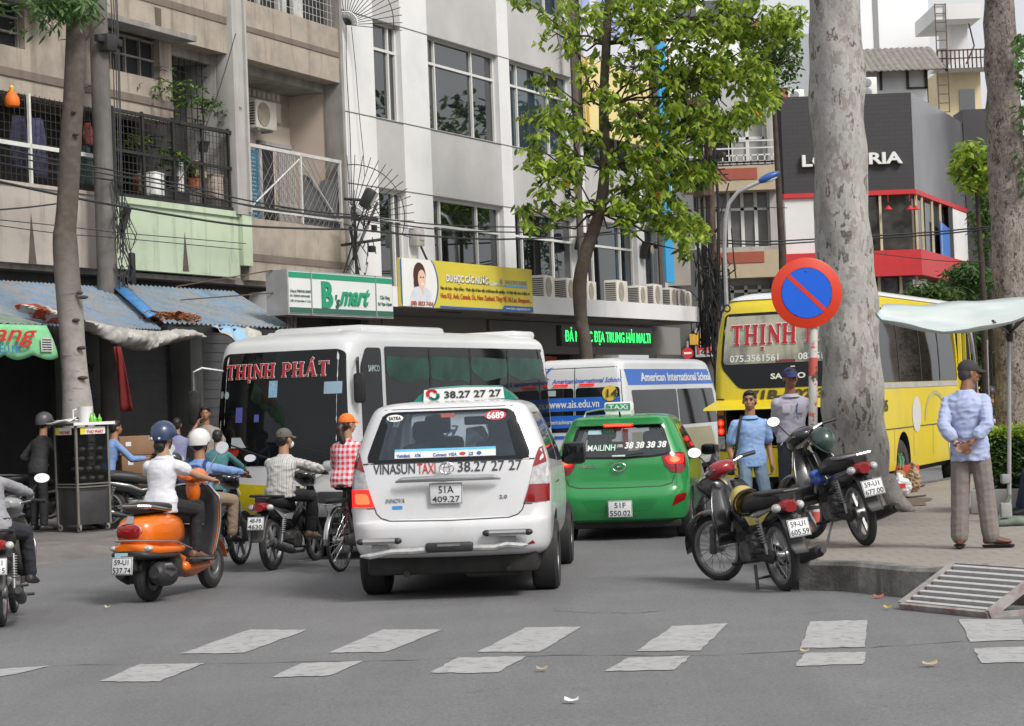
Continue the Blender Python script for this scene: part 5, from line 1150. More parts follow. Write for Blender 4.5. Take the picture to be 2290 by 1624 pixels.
mb=MB();mb.cap((-.34,1.1,.98),(-.34,1.06,1.12),.16,.09);mb.ell((-.34,1.06,1.24),(.09,.1,.12));mb.build('driver_silhouette',m_seat,T2)
P_(m_tg,'spoiler',T2,bv,[[(-.53,1.385),(.53,1.385),(.5,1.45),(-.5,1.45)]],off=.07,skirt=.08,r=.03)
bl=P_(m_lred_on,'high_brake_lamp',T2,bv,[[(-.19,1.365),(.17,1.365),(.17,1.40),(-.19,1.40)]],off=.08,skirt=.05,r=.015)
P_(m_lamp_on,'lit_strip',bl,bv,[[(-.17,1.376),(.15,1.376),(.15,1.392),(-.17,1.392)]],off=.083,skirt=.004)
for s in(1,-1):
 q=(lambda p:p if s==1 else mir(p));LQ=[(.50,1.0),(.70,1.045),(.775,1.03),(.785,.86),(.74,.79),(.62,.81),(.55,.88)]
 lm=P_(m_lred,'tail_lamp',T2,bv,[q(LQ)],off=.012,skirt=.03,r=.02)
 P_(m_lred_on,'lit_lens',lm,bv,[q([(.54,.985),(.7,1.02),(.76,1.005),(.76,.91),(.6,.9)])],off=.016,skirt=.005,r=.03)
 P_(m_lamp_on,'lit_bulb',lm,bv,[q(ov(.66,.955,.06,.035))],off=.02,skirt=.004)
 if s==-1:P_(m_lamb,'indicator',lm,bv,[q([(.68,.82),(.76,.84),(.76,.9),(.68,.88)])],off=.018,skirt=.004)
 P_(m_lred,'reflector',T2,bv,[q([(.61,.40),(.77,.47),(.785,.56),(.67,.54)])],off=.008,skirt=.01,r=.02)
mb=MB();line_panel(mb,bv,[(-.66,.78),(-.62,.68),(-.5,.645),(0,.64),(.5,.645),(.62,.68),(.66,.78)],.009);line_panel(mb,bv,[(-.55,1.375),(.55,1.375)],.01)
for f in('right','left'):line_panel(mb,bv,[(.2,1.0),(.25,.35)],.01,f);line_panel(mb,bv,[(1.1,.97),(1.12,.3)],.01,f)
mb.build('shut_line',m_line2,T2)
P_(mat('taxi_green_recess',(.015,.2,.05),.35,coat=.4),'plate_recess',T2,bv,[[(-.46,.50),(-.36,.36),(.36,.36),(.46,.50)]],off=.003,skirt=.002,r=.05)
plate(T2,place(-.0,-.70,.39),'51F','550.02')
mb=MB()
mb.tube([(.08*math.cos(2*math.pi*k/24),-.632-.0,.885+.05*math.sin(2*math.pi*k/24))for k in range(25)],.007,6);mb.tube([(-.032,-.632,.862),(-.015,-.635,.91)],.009,5);mb.tube([(.015,-.632,.86),(.032,-.635,.908)],.009,5);mb.tube([(-.025,-.634,.882),(.025,-.634,.89)],.008,5);mb.build('emblem',m_chr,T2)
mb=MB();text_panel(mb,bv,'GRAND i10',.05,-.48,.885,width=.2,bold=.02,shear=.2);mb.build('badge',m_chr,T2)
mb=MB();text_panel(mb,bv,'TAXI',.085,-.61,1.07,off=.012,width=.17,bold=.02);text_panel(mb,bv,'38 38 38 38',.1,.06,1.105,off=.012,width=.5,bold=.03,shear=.2);text_panel(mb,bv,'(08)',.05,-.03,1.12,off=.012,width=.07);text_panel(mb,bv,'MAiLINH',.1,-.39,1.085,off=.014,width=.34,bold=.005,shear=.1);mb.build('lettering',m_wh,T2)
mb=MB();text_panel(mb,bv,'MAiLINH',.1,-.39,1.085,off=.011,width=.34,bold=.045,shear=.1);text_panel(mb,bv,'9265',.06,-.2,1.3,off=.012,width=.13,bold=.02);mb.build('green_lettering',m_sgg,T2)
P_(mat('sticker_pale',(.4,.6,.66),.4),'blue_sticker',T2,bv,[[(-.38,1.28),(-.22,1.28),(-.22,1.33),(-.38,1.33)]],off=.01,skirt=.001)
mb=MB();mb.tube([(.02,-.645,1.02),(.3,-.60,1.05)],.01,5);mb.build('wiper',m_black,T2);mb=MB();mb.box((.0,-.65,1.02),(.16,.02,.02),None,.006);mb.build('wiper_bracket',m_wh,T2)
mb=MB();mb.box((0,.1,.2),(1.4,1.2,.1),None,.03);mb.box((0,1.5,.2),(1.4,2.2,.1));mb.tube([(-.6,0,.26),(.6,0,.26)],.05,8);mb.build('underbody',m_under,T2)
for x,s in((-.715,-1),(.715,1)):
 for y in(0,2.425):wheel(T2,(x,y,.29),.29,.18,.62,side=s)
for s in(1,-1):
 mb=MB();mb.box((s*.92,1.78,1.0),(.2,.1,.14),None,.045);mm=mb.build('wing_mirror',m_black,T2);mb=MB();mb.box((s*.92,1.728,1.0),(.16,.006,.1),None,.003);mb.build('mirror_glass',m_vgl,mm);mb=MB();mb.tube([(s*.78,1.82,.96),(s*.85,1.8,.97)],.025,6);mb.build('arm',m_black,mm)
mb=MB();mb.box((-.08,.35,1.595),(.36,.16,.13),None,.03);mb.box((-.08,.35,1.52),(.32,.18,.04));rsn=mb.build('roof_sign',m_wh,T2)
mb=MB();mb.box((-.08,.266,1.60),(.3,.006,.085));mb.build('green_panel',m_sgg,rsn)
mb=MB();mb_text(mb,'TAXi',.085,place(-.2,.262,1.57),width=.24,bold=.02);mb.build('lettering',m_wh,rsn)
mb=MB();mb.tube([(-.5,.2,1.49),(-.47,.2,1.55),(-.3,.2,1.575),(-.1,.2,1.575)],.012,6);mb.build('sign_bracket',m_chr,T2);mb=MB();mb.cap((0,-.3,1.49),(0,-.35,1.54),.015,.01,6);mb.build('aerial',m_black,T2)
#  school van
m_vw=mat('van_white_paint',(.62,.63,.64),.3,var=.03,vs=1,coat=.4)
m_vbei=mat('van_beige_paint',(.36,.33,.2),.35,var=.05,coat=.3)
T3=thing('minibus','tall white school minibus with blue lettering bands and number 14 on the back','minibus',(1.08,36.36,0),R(-22))
K=[(.35,.02,6.1,.92,.12,.4,.03,.1),(.5,-.02,6.2,.97,.12,.4,.03,.1),(.9,0,6.1,.985,.12,.4,.03,.1),(1.2,.0,5.8,.98,.12,.4,.03,.1),(1.7,.04,5.6,.95,.12,.4,.03,.1),(2.1,.08,5.4,.90,.14,.4,.04,.1),(2.3,.11,5.3,.87,.16,.4,.05,.1),(2.39,.18,5.2,.80,.2,.4,.05,.1),(2.43,.3,5.1,.68,.2,.4,.05,.1)]
bm_=slices(K,2,nose=.08);bv=bvh_of(bm_);bm_.build('body',m_vw,T3,30)
P_(m_vgl,'rear_window',T3,bv,[[(-.86,1.12),(-.02,1.12),(-.02,1.91),(-.82,1.91)],[(.02,1.12),(.88,1.12),(.84,1.91),(.02,1.91)]],off=.004,step=.2,r=.06)
P_(mat('van_blue',(.02,.13,.52),.35,var=.03),'blue_band',T3,bv,[[(-.855,1.5),(.84,1.5),(.84,1.74),(-.85,1.74)],[(-.86,1.2),(.86,1.2),(.85,1.42),(-.86,1.42)]],off=.008,step=.2,skirt=.002)
mb=MB();text_panel(mb,bv,'www.ais.edu.vn',.2,-.48,1.56,off=.012,width=.95,bold=.01);text_panel(mb,bv,'AmericanInternationalSchoolVietnam',.11,-.52,1.27,off=.012,width=1.1);mb.build('lettering',m_wh,T3)
st=P_(m_wh,'white_square',T3,bv,[[(-.66,1.23),(-.56,1.23),(-.56,1.38),(-.66,1.38)]],off=.012,skirt=.001,r=.02);mb=MB();text_panel(mb,bv,'f',.14,-.63,1.25,off=.014,bold=.03);mb.build('letter',MC['van_blue'],st)
mb=MB();text_panel(mb,bv,'AIS',.15,-.76,2.0,off=.006,width=.27,bold=.02,shear=.3);text_panel(mb,bv,'American International School',.12,-.43,2.0,off=.006,width=1.3,bold=.012,shear=.3)
for pts in(((-.70,2.2),(-.66,2.3),(-.6,2.17),(-.5,2.28),(-.42,2.3),(-.52,2.2),(-.6,2.12)),((-.7,2.26),(-.73,2.3),(-.62,2.19),(-.66,2.17))):panel(mb,bv,pts,'back',.006,.3,.001)
mb.build('blue_lettering',MC['van_blue'],T3)
nt_=P_(mat('sticker_yellow',(.7,.5,.06),.4,var=.03),'yellow_disc',T3,bv,[ov(.67,1.80,.14,.14)],off=.02,step=.07,skirt=.002);mb=MB();text_panel(mb,bv,'14',.2,.575,1.73,off=.04,width=.2,bold=.02);mb.build('digits',m_br,nt_)
P_(mat('sticker_pale2',(.4,.5,.5),.4),'paper_sticker',T3,bv,[[(-.72,1.78),(-.36,1.78),(-.36,1.88),(-.72,1.88)]],off=.006,skirt=.001)
P_(m_lred_on,'brake_lamp',T3,bv,[[(-.4,1.985),(-.12,1.985),(-.12,1.96),(-.4,1.96)]],off=.03,skirt=.03);P_(m_lred_on,'brake_lamp',T3,bv,[[(.1,1.985),(.38,1.985),(.38,1.96),(.1,1.96)]],off=.03,skirt=.03)
mb=MB();line_panel(mb,bv,[(0,.5),(0,2.28)],.015);line_panel(mb,bv,[(-.93,.5),(-.9,1.6),(-.84,2.2),(-.78,2.27),(.78,2.27),(.84,2.2),(.9,1.6),(.93,.5)],.012)
for z in(.8,1.3):mb.box((.93,-.0,z),(.05,.05,.1))
mb.build('shut_line',m_line2,T3)
P_(MC['van_blue'],'side_blue_panel',T3,bv,[[(.3,1.93),(5.2,1.93),(5.1,2.22),(.22,2.22)]],'right',.006,.3,.002)
mb=MB();text_panel(mb,bv,'American International School',.22,.95,2.0,'right',.01,width=4.0,bold=.02);mb.build('side_lettering',m_wh,T3)
P_(m_vgl,'side_window',T3,bv,[[(.45,1.15),(2.7,1.15),(2.7,1.84),(.4,1.84)],[(2.76,1.15),(5.1,1.15),(5.0,1.84),(2.76,1.84)]],'right',.006,.3,.01,.06)
P_(m_vbei,'beige_side',T3,bv,[[(.1,.5),(5.,.5),(4.6,1.08),(.1,1.08)]],'right',.004,.3,.002)
mb=MB();text_panel(mb,bv,'AIS',.45,1.9,.55,'right',.01,width=.7,bold=.01);panel(mb,bv,[(1.9,1.0),(2.2,1.5-.4),(2.5,1.0),(2.3,.95)],'right',.01,.3,.001);mb.build('dark_emblem',m_line2,T3)
mb=MB();text_panel(mb,bv,'TRANSIT',.07,-.78,.98,off=.006,width=.3,bold=.02);mb.build('badge',m_ptxt,T3);P_(MC['van_blue'],'small_blue_badge',T3,bv,[[(-.4,1.0),(-.2,1.0),(-.2,1.06),(-.4,1.06)]],off=.006,skirt=.001)
for s in(1,-1):P_(m_lred,'tail_lamp',T3,bv,[[(s*.9,.75),(s*.97,.75),(s*.97,1.15),(s*.9,1.15)]],off=.02,skirt=.03)
mb=MB();mb.box((0,3.0,.33),(1.7,5.6,.14));mb.build('underbody',m_under,T3)
for x,s in((-.86,-1),(.86,1)):
 for y in(1.0,4.9):wheel(T3,(x,y,.35),.35,.22,.6,side=s,style='spoke7')
T3.scale=(1,1.16,1)
#  yellow coach (rear)
m_cy=mat('coach_yellow_paint',(.70,.55,.018),.35,var=.05,vs=.8,coat=.3,dirt=((.5,.4,.05),.8,.5,.8))
m_cw=mat('coach_white_paint',(.68,.69,.70),.3,var=.04,vs=1,coat=.4)
T4=thing('coach','yellow coach with open rear flap and red lettering on a muddy rear window','coach',(3.87,28.2,0),R(-24))
def yb_keys(L):return[(.38,.0,L,1.08,.12,.3,.03,.1),(.45,-.04,L,1.12,.14,.3,.04,.1),(1.2,-.06,L,1.14,.16,.3,.04,.1),(1.62,-.05,L,1.14,.16,.3,.05,.1),(2.1,.0,L-.05,1.12,.18,.3,.06,.1),(2.5,.1,L-.15,1.08,.2,.3,.07,.1),(2.66,.18,L-.25,1.03,.24,.3,.08,.1),(2.76,.3,L-.35,.94,.24,.3,.08,.1),(2.81,.5,L-.5,.78,.25,.3,.06,.1)]
bm_=slices(yb_keys(7.6),2);bv=bvh_of(bm_);
cut=[cyl(y,.42,.46,a,b)for y in(1.75,5.9)for a,b in((.75,1.4),(-1.4,-.75))]
boxc=MB();boxc.box2((-.96,-.6,.78),(.96,.55,1.32));cut.append(boxc)
o=link('body',boolean(bm_,cut,[m_cy,m_under],bv),T4)
mb=MB();r0=catm(yb_keys(7.6),2);top=[k for k in r0 if k[0]>2.68];top=[(k[0]+.012,k[1]-.012,k[2]+.012,k[3]+.012)+k[4:]for k in top];q=slices(top,1);q.build('white_roof',m_cw,T4,30)
def _mud(t,c,co):
 f=ramp(t,ntex(t,coord(t,(1.5,1.5,.7)),1.6,7,.65),.44,.6);return mixc(t,f,(.42,.40,.31),(.14,.15,.13))
m_mud=mat('muddy_glass',(.1,.1,.09),.35,var=0,fn=_mud,spec=.6)
P_(m_vgl,'black_surround',T4,bv,[[(-1.02,1.84),(-.75,1.54),(.75,1.54),(1.02,1.84),(.98,2.55),(-.98,2.55)]],off=.006,step=.15,r=.08)
P_(m_mud,'rear_window',T4,bv,[[(-.98,1.87),(.98,1.87),(.94,2.51),(-.94,2.51)]],off=.012,step=.15,r=.06)
def thinhphat(parent,bvh,face,x0,z0,h,cw):
 dn=V((0,1,0))if face=='back' else V((0,-1,0));sg=1 if face=='back' else-1
 for nm,mt,grow,off in(('lettering_outline',m_wh,.03,.016),('red_lettering',mat('letter_red',(.42,.012,.02),.4,var=0),0.,.024)):
  mb=MB();serif(mb,'THỊNH PHÁT',h,Matrix(),depth=.004,grow=grow,cw=cw)
  for v in mb.v:
   o=V((x0+sg*v.x,-9*sg if sg>0 else 19,z0+v.z));q=bvh.ray_cast(o,dn)[0]
   if q is not None:w_=q-dn*(off-v.y);v.x,v.y,v.z=w_
  mb.build(nm,mt,parent,0)
thinhphat(T4,bv,'back',-.86,2.12,.27,.88)
mb=MB();text_panel(mb,bv,'075.3561561',.125,-.88,1.90,off=.018,width=.72,bold=.02);text_panel(mb,bv,'083.5108603',.125,.12,1.90,off=.018,width=.72,bold=.02);text_panel(mb,bv,'SAMCO',.1,-.28,1.66,off=.012,width=.5,bold=.03);mb.build('lettering',m_wh,T4)
mb=MB();text_panel(mb,bv,'71B-002.35',.18,-.62,1.385,off=.012,width=1.25,bold=.04,shear=.15);mb.build('dark_lettering',m_br,T4)
P_(m_lred,'brake_lamp',T4,bv,[[(-.2,1.88),(.08,1.88),(.08,1.91),(-.2,1.91)]],off=.02,skirt=.01)
mb=MB();mb.prism([V(p)for p in((-1.16,-.42,1.27),(1.1,-.42,1.27),(1.08,-.05,1.37),(-1.08,-.05,1.37))],(0,.02,.03));mb.build('open_flap',m_cy,T4)
mb=MB();mb.box((0,.35,1.1),(1.7,.3,.5),None,.05);mb.tube([(-.8,.2,.9),(-.3,.15,1.2),(.4,.15,1.0),(.8,.2,1.2)],.05,6);mb.build('engine',m_under,T4)
for s in(1,-1):
 lm=P_(mat('lamp_black',(.03,.03,.03),.4),'lamp_housing',T4,bv,[[(s*.965,.72),(s*1.1,.72),(s*1.11,1.42),(s*.97,1.42)]],off=.012,skirt=.02,r=.03)
 P_(m_lamb,'amber_lens',lm,bv,[[(s*.985,1.2),(s*1.09,1.2),(s*1.09,1.4),(s*.985,1.4)]],off=.02,skirt=.01,r=.02);P_(m_lclr,'clear_lens',lm,bv,[[(s*.985,.75),(s*1.09,.75),(s*1.09,.92),(s*.985,.92)]],off=.02,skirt=.01,r=.02)
 for z in(1.1,.99):P_(m_lred_on,'red_lens',lm,bv,[ov(s*1.037,z,.05,.05)],off=.024,skirt=.01);P_(m_lamp_on,'lit_bulb',lm,bv,[ov(s*1.037,z,.028,.028)],off=.03,skirt=.004)
plate(T4,place(-.02,-.08,.58,0),'71B','002.35',.34,.22)
mb=MB();text_panel(mb,bv,'35',.2,.55,1.18,'right',.01,width=.25,bold=.03);mb.build('side_digits',m_br,T4)
P_(m_vgl,'side_window',T4,bv,[[(.25,1.56),(5.6,1.56),(5.6,2.56),(.25,2.56)]],'right',.006,.3,.01,.08);P_(m_vgl,'side_window',T4,bv,[[(.25,1.56),(7.2,1.56),(7.0,2.5),(.25,2.5)]],'left',.006,.3,.01,.08)
mb=MB();
for y in(1.6,3.0,4.3):line_panel(mb,bv,[(y,1.57),(y,2.49)],.05,'right',.01)
mb.build('window_pillar',m_black,T4)
P_(mat('sill_grey',(.4,.4,.38),.4),'sill_strip',T4,bv,[[(.15,1.48),(5.6,1.48),(5.6,1.55),(.15,1.55)]],'right',.01,.4,.004)
P_(m_dark,'door_opening',T4,bv,[[(5.75,.5),(6.75,.5),(6.75,2.35),(5.75,2.35)]],'right',.008,.3,.004)
mb=MB();mb.box((1.17,5.78,1.45),(.05,.08,1.9));mb.box((1.16,6.2,1.45),(.05,.05,1.9));dd=mb.build('door_frame',m_cy,T4);mb=MB();mb.tube([(1.2,5.8,2.36),(1.2,6.8,2.36)],.03,6);mb.build('door_rail',m_rim,dd)
P_(m_vgl,'front_side_glass',T4,bv,[[(6.85,1.3),(7.4,1.3),(7.25,2.45),(6.85,2.45)]],'right',.008,.3,.004)
def ringp(cy,cz,ry,rz_,t,n=22,a0=0,a1=360):
 out=[]
 for i in range(n):
  a,b=R(a0+(a1-a0)*i/n),R(a0+(a1-a0)*(i+1)/n);out.append([(cy+ry*math.cos(a),cz+rz_*math.sin(a)),(cy+ry*math.cos(b),cz+rz_*math.sin(b)),(cy+(ry-t)*math.cos(b),cz+(rz_-t)*math.sin(b)),(cy+(ry-t)*math.cos(a),cz+(rz_-t)*math.sin(a))])
 return out
P_(mat('coach_grey_swirl',(.4,.38,.2),.4),'grey_swirl',T4,bv,ringp(3.9,1.0,.75,.42,.06,20,0,180),'right',.008,.5,.002)
P_(m_cw,'white_oval',T4,bv,[ov(2.6,1.1,.28,.25),ov(5.1,.85,.33,.5)],'right',.008,.5,.002)
mb=MB();line_panel(mb,bv,[(.1,.93),(5.6,.93)],.015,'right')
for y in(1.2,2.4,3.7,5.0):line_panel(mb,bv,[(y,.5),(y,.93)],.012,'right')
line_panel(mb,bv,[(-1.1,.76),(1.1,.76)],.02);mb.build('shut_line',m_line2,T4)
mb=MB();mb.box((0,3.8,.36),(1.9,7.2,.16));mb.build('underbody',m_under,T4)
mb=MB();mb.torus((-.88,-.03,2.62),.045,.012,16,6,'y');mb.build('marker_ring',m_black,T4)
for x,s in((-.98,-1),(.98,1)):
 for y in(1.75,5.9):wheel(T4,(x,y,.48),.48,.24,.6,side=s,style='spoke7')
mb=MB();mb.tube([(1.0,7.55,2.5),(1.25,7.9,2.6),(1.35,8.0,2.3),(1.35,8.0,2.0)],.025,6);mb.tube([(1.0,7.5,1.3),(1.2,7.9,1.3),(1.2,7.95,2.2)],.02,6);ma=mb.build('mirror_arm',m_rim,T4);mb=MB();mb.box((1.36,8.0,1.8),(.2,.1,.42),None,.05);mb.build('mirror',m_black,ma)
#  white coach facing the camera
fw=V((-math.sin(R(24)),-math.cos(R(24)),0));lx=V((-math.cos(R(24)),math.sin(R(24)),0))
fc=V((-2.43,29.3,0))+lx*1.19;L=7.8;o5=fc-fw*L
T5=thing('coach','white coach facing the street with red lettering across its big windscreen','coach',(o5.x,o5.y,0),R(156))
K=[(.38,.1,L-.1,1.08,.2,.3,.04,.14),(.5,.05,L-.02,1.12,.2,.32,.05,.16),(.9,.03,L,1.14,.2,.32,.05,.16),(1.25,.05,L-.02,1.14,.2,.3,.05,.16),(1.8,.1,L-.1,1.13,.2,.3,.05,.15),(2.3,.16,L-.2,1.125,.2,.3,.05,.14),(2.5,.2,L-.26,1.115,.22,.35,.06,.15),(2.58,.24,L-.34,1.08,.25,.35,.06,.16),(2.65,.34,L-.6,.98,.25,.35,.06,.16),(2.70,.6,L-1.,.75,.2,.3,.05,.1)]
bm_=slices(K,2);bv=bvh_of(bm_);cut=[cyl(y,.42,.46,a,b)for y in(1.7,5.9)for a,b in((.75,1.4),(-1.4,-.75))]
link('body',boolean(bm_,cut,[m_cw,m_under],bv),T5)
mb=MB();mb.box((0,5.0,2.70),(1.5,2.9,.16),None,.075);mb.box((0,6.5,2.67),(1.2,.8,.08),None,.04);ru=mb.build('roof_unit',m_cw,T5);mb=MB();mb.box((0,4.6,2.786),(.9,.5,.01));mb.build('red_mark',mat('faded_red',(.5,.12,.12),.5),ru)
mb=MB();mb.box((-.2,.75,2.69),(1.5,.9,.14),None,.07);mb.build('rear_roof_hump',m_cw,T5)
P_(m_vgl,'windscreen',T5,bv,[[(-1.06,.93),(1.06,.93),(1.07,1.3),(1.0,2.38),(.9,2.43),(-.9,2.43),(-1.0,2.38),(-1.07,1.3)]],'front',.008,.12,.02,.05)
P_(mat('yellow_flank',(.62,.5,.02),.35,coat=.3),'yellow_swoosh',T5,bv,[[(-1.08,.40),(.85,.40),(.85,.745),(.3,.72),(-.3,.68),(-1.1,.66)]],'front',.008,.1,.01)
P_(m_lclr,'headlamp',T5,bv,[[(.62,.6),(.98,.6),(1.0,.78),(.7,.74)]],'front',.02,.1,.02,.03);P_(m_lclr,'headlamp',T5,bv,[[(-.62,.72),(-.98,.72),(-1.0,.86),(-.7,.82)]],'front',.02,.1,.02,.03)
Mf=Matrix.Translation((.87,L-.20+.03,2.1))@Matrix.Rotation(math.pi,4,'Z')@Matrix.Rotation(R(-9),4,'X')
thinhphat(T5,bv,'front',.90,2.08,.195,1.08)
mb=MB();mb.box((.35,L-.06,1.23),(.8,.02,.14),Matrix.Rotation(.2,3,'X'));mb.build('paper_sheet',mat('paper_sheet',(.35,.38,.4),.6),T5)
P_(mat('sticker_blue2',(.25,.45,.6),.4,var=.3,vs=20),'blue_sticker',T5,bv,[[(.14,1.82),(.0,1.82),(.0,2.04),(.14,2.04)]],'front',.012,.3,.001);P_(mat('sticker_grey',(.3,.42,.52),.4,var=.1),'pale_sticker',T5,bv,[[(-.72,1.84),(-.98,1.84),(-.98,2.0),(-.72,2.0)]],'front',.012,.3,.001)
P_(mat('sticker_round',(.35,.42,.45),.4),'round_sticker',T5,bv,[ov(.98,1.88,.04,.05),ov(.88,1.87,.04,.05)],'front',.012,.3,.001)
mb=MB();mb.tube([(-.9,L-.02,1.05),(-.1,L+.06,1.22)],.012,5);mb.tube([(.1,L+.06,1.02),(.7,L+.04,1.2)],.012,5);mb.build('wiper',m_black,T5)
P_(mat('glow_blue',(.07,.08,.28),.4,emit=.15,var=0),'cabin_screen',T5,bv,[[(.70,1.5),(.58,1.5),(.58,1.7),(.70,1.7)],[(.37,1.5),(.29,1.5),(.29,1.6),(.37,1.6)]],'front',.011,.3,.001)
P_(mat('ornament_red',(.4,.03,.02),.6,var=.5,vs=20),'red_ornament',T5,bv,[ov(.82,1.1,.07,.07),ov(.7,1.12,.07,.08)],'front',.012,.3,.001)
P_(m_vgl,'driver_window',T5,bv,[[(7.3,1.15),(6.62,1.15),(6.62,2.44),(7.1,2.44),(7.28,2.2)]],'left',.008,.15,.02,.08)
P_(m_vgl,'side_window',T5,bv,[[(6.5,1.2),(.25,1.2),(.3,2.46),(6.5,2.46)]],'left',.008,.3,.02,.06)
P_(m_vgl,'side_window',T5,bv,[[(6.5,1.2),(.25,1.2),(.3,2.36),(6.5,2.36)]],'right',.008,.3,.02,.06)
mb=MB()
for y in(5.0,3.5,2.0):line_panel(mb,bv,[(y,1.22),(y,2.44)],.05,'left',.012)
mb.build('window_pillar',m_black,T5)
P_(mat('green_curtain',(.022,.075,.058),.5,var=.5,vs=3),'window_curtain',T5,bv,[[(y+.72,2.02+.1*k),(y+.2,1.96),(y-.3,2.0),(y-.72,1.94+.1*k),(y-.72,2.30),(y+.72,2.33)]for y,k in((5.75,.5),(4.25,0),(2.75,1),(1.25,.4))],'left',.011,.4,.001,.08)
P_(m_cy,'yellow_edge',T5,bv,[[(.2,1.0),(.06,1.0),(.1,2.4),(.24,2.4)]],'left',.012,.2,.004)
mb=MB();text_panel(mb,bv,'SAMCO',.12,7.06,2.12,'left',.014,width=.36,bold=.02);mb.build('lettering',MC['sticker_pale2'],T5)
P_(m_cw,'white_beltline',T5,bv,[[(7.3,1.02),(.2,1.02),(.2,1.16),(7.3,1.16)]],'left',.014,.3,.004)
for s in(1,-1):
 x=s*1.28;mb=MB();mb.tube([(s*1.0,L-.3,2.2),(s*1.2,L-.05,2.25),(x,L+.05,2.2),(x,L+.05,1.95)]if s>0 else[(s*1.1,L-.5,2.3),(s*1.2,L-.3,2.25),(s*1.2,L-.3,2.1)],.022,6);ma=mb.build('mirror_arm',m_rim if s>0 else m_black,T5)
 mb=MB();mb.box((x,L+.05,1.72)if s>0 else(s*1.22,L-.3,1.9),(.2,.1,.46)if s>0 else(.18,.1,.4),None,.05);mb.build('mirror',m_plas,ma)
mb=MB();mb.box((0,3.9,.36),(1.9,7.2,.16));mb.build('underbody',m_under,T5)
for x,s in((-.98,-1),(.98,1)):
 for y in(1.7,5.9):wheel(T5,(x,y,.42),.42,.24,.6,side=s,style='spoke7')
 #  silver car between coach and taxi
m_sv=mat('silver_paint',(.42,.43,.44),.28,metal=.3,var=.03,coat=.6)
o6=V((-1.62,23.55,0));q6=V((-math.sin(R(22)),-math.cos(R(22)),0));o6=o6-q6*1.6
T6=thing('car','silver people carrier facing the camera, half hidden by the cyclist in orange cap','car',(-.62,25.9,0),R(158))
K=[(.3,-.7,3.3,.76,.2,.3,.05,.14),(.42,-.8,3.42,.83,.24,.38,.06,.18),(.6,-.82,3.45,.86,.26,.4,.06,.2),(.8,-.8,3.36,.865,.25,.4,.05,.2),(.92,-.78,3.0,.86,.25,.4,.05,.2),(1.0,-.76,2.5,.85,.22,.3,.05,.16),(1.15,-.72,2.2,.81,.2,.28,.06,.14),(1.35,-.66,1.8,.74,.2,.26,.06,.13),(1.48,-.6,1.5,.68,.2,.25,.06,.12),(1.55,-.5,1.2,.58,.2,.2,.05,.1),(1.58,-.2,.8,.4,.2,.2,.03,.05)]
bm_=slices(K,2,nose=.1);bv=bvh_of(bm_);link('body',boolean(bm_,[cyl(y,.32,.36,a,b)for y in(0,2.6)for a,b in((.6,1.2),(-1.2,-.6))],[m_sv,m_under],bv),T6)
P_(m_vgl,'windscreen',T6,bv,[[(-.68,1.02),(.68,1.02),(.55,1.46),(-.55,1.46)]],'front',.006,.1,.01,.05)
for f in('left','right'):P_(m_vgl,'side_window',T6,bv,[[(2.0,.98),(1.05,.99),(1.05,1.44),(1.45,1.42)],[(.98,.99),(.1,1.0),(.1,1.45),(.98,1.45)]],f,.006,.1,.01,.04)
for s in(1,-1):P_(m_lclr,'headlamp',T6,bv,[[(s*.5,.68),(s*.82,.72),(s*.8,.86),(s*.52,.8)]],'front',.01,.08,.02,.03)
P_(m_plas,'grille',T6,bv,[[(-.4,.66),(.4,.66),(.42,.78),(-.42,.78)],[(-.5,.36),(.5,.36),(.5,.5),(-.5,.5)]],'front',.008,.1,.01,.03)
mb=MB();line_panel(mb,bv,[(1.02,1.0),(1.02,.42)],.012,'left');line_panel(mb,bv,[(2.0,.98),(2.02,.42)],.012,'left');mb.build('shut_line',m_line2,T6)
for s in(1,-1):mb=MB();mb.box((s*.95,1.95,1.02),(.2,.1,.14),None,.045);mb.build('wing_mirror',m_sv,T6)
for x,s in((-.75,-1),(.75,1)):
 for y in(0,2.6):wheel(T6,(x,y,.32),.32,.2,.62,side=s)
mb=MB();mb.box((0,1.3,.28),(1.4,3.4,.1));mb.build('underbody',m_under,T6)
def restretch(t,knots,sx=1.):
 seen=set()
 def f(z):
  if z<=knots[0][0]:return z+knots[0][1]
  for(a,b),(c,d)in zip(knots,knots[1:]):
   if z<=c:return z+b+(d-b)*(z-a)/(c-a)
  return z+knots[-1][1]
 def rec(o):
  for c in o.children:
   if c.name.startswith('wheel'):continue
   if c.type=='MESH' and c.data.name not in seen:
    seen.add(c.data.name)
    for v in c.data.vertices:v.co.z=f(v.co.z);v.co.x*=sx
   rec(c)
 rec(t)
restretch(T,[(.30,.0),(.33,.05),(.45,.05),(.6,.04),(.8,.04),(.95,.015),(1.1,.03),(1.2,.05),(1.5,.045),(1.65,.03),(1.735,.005),(1.9,-.0)])
restretch(T4,[(.38,.16),(2.8,.30)]);restretch(T5,[(.38,-.2),(1.,0),(2.74,.19)],1.045)
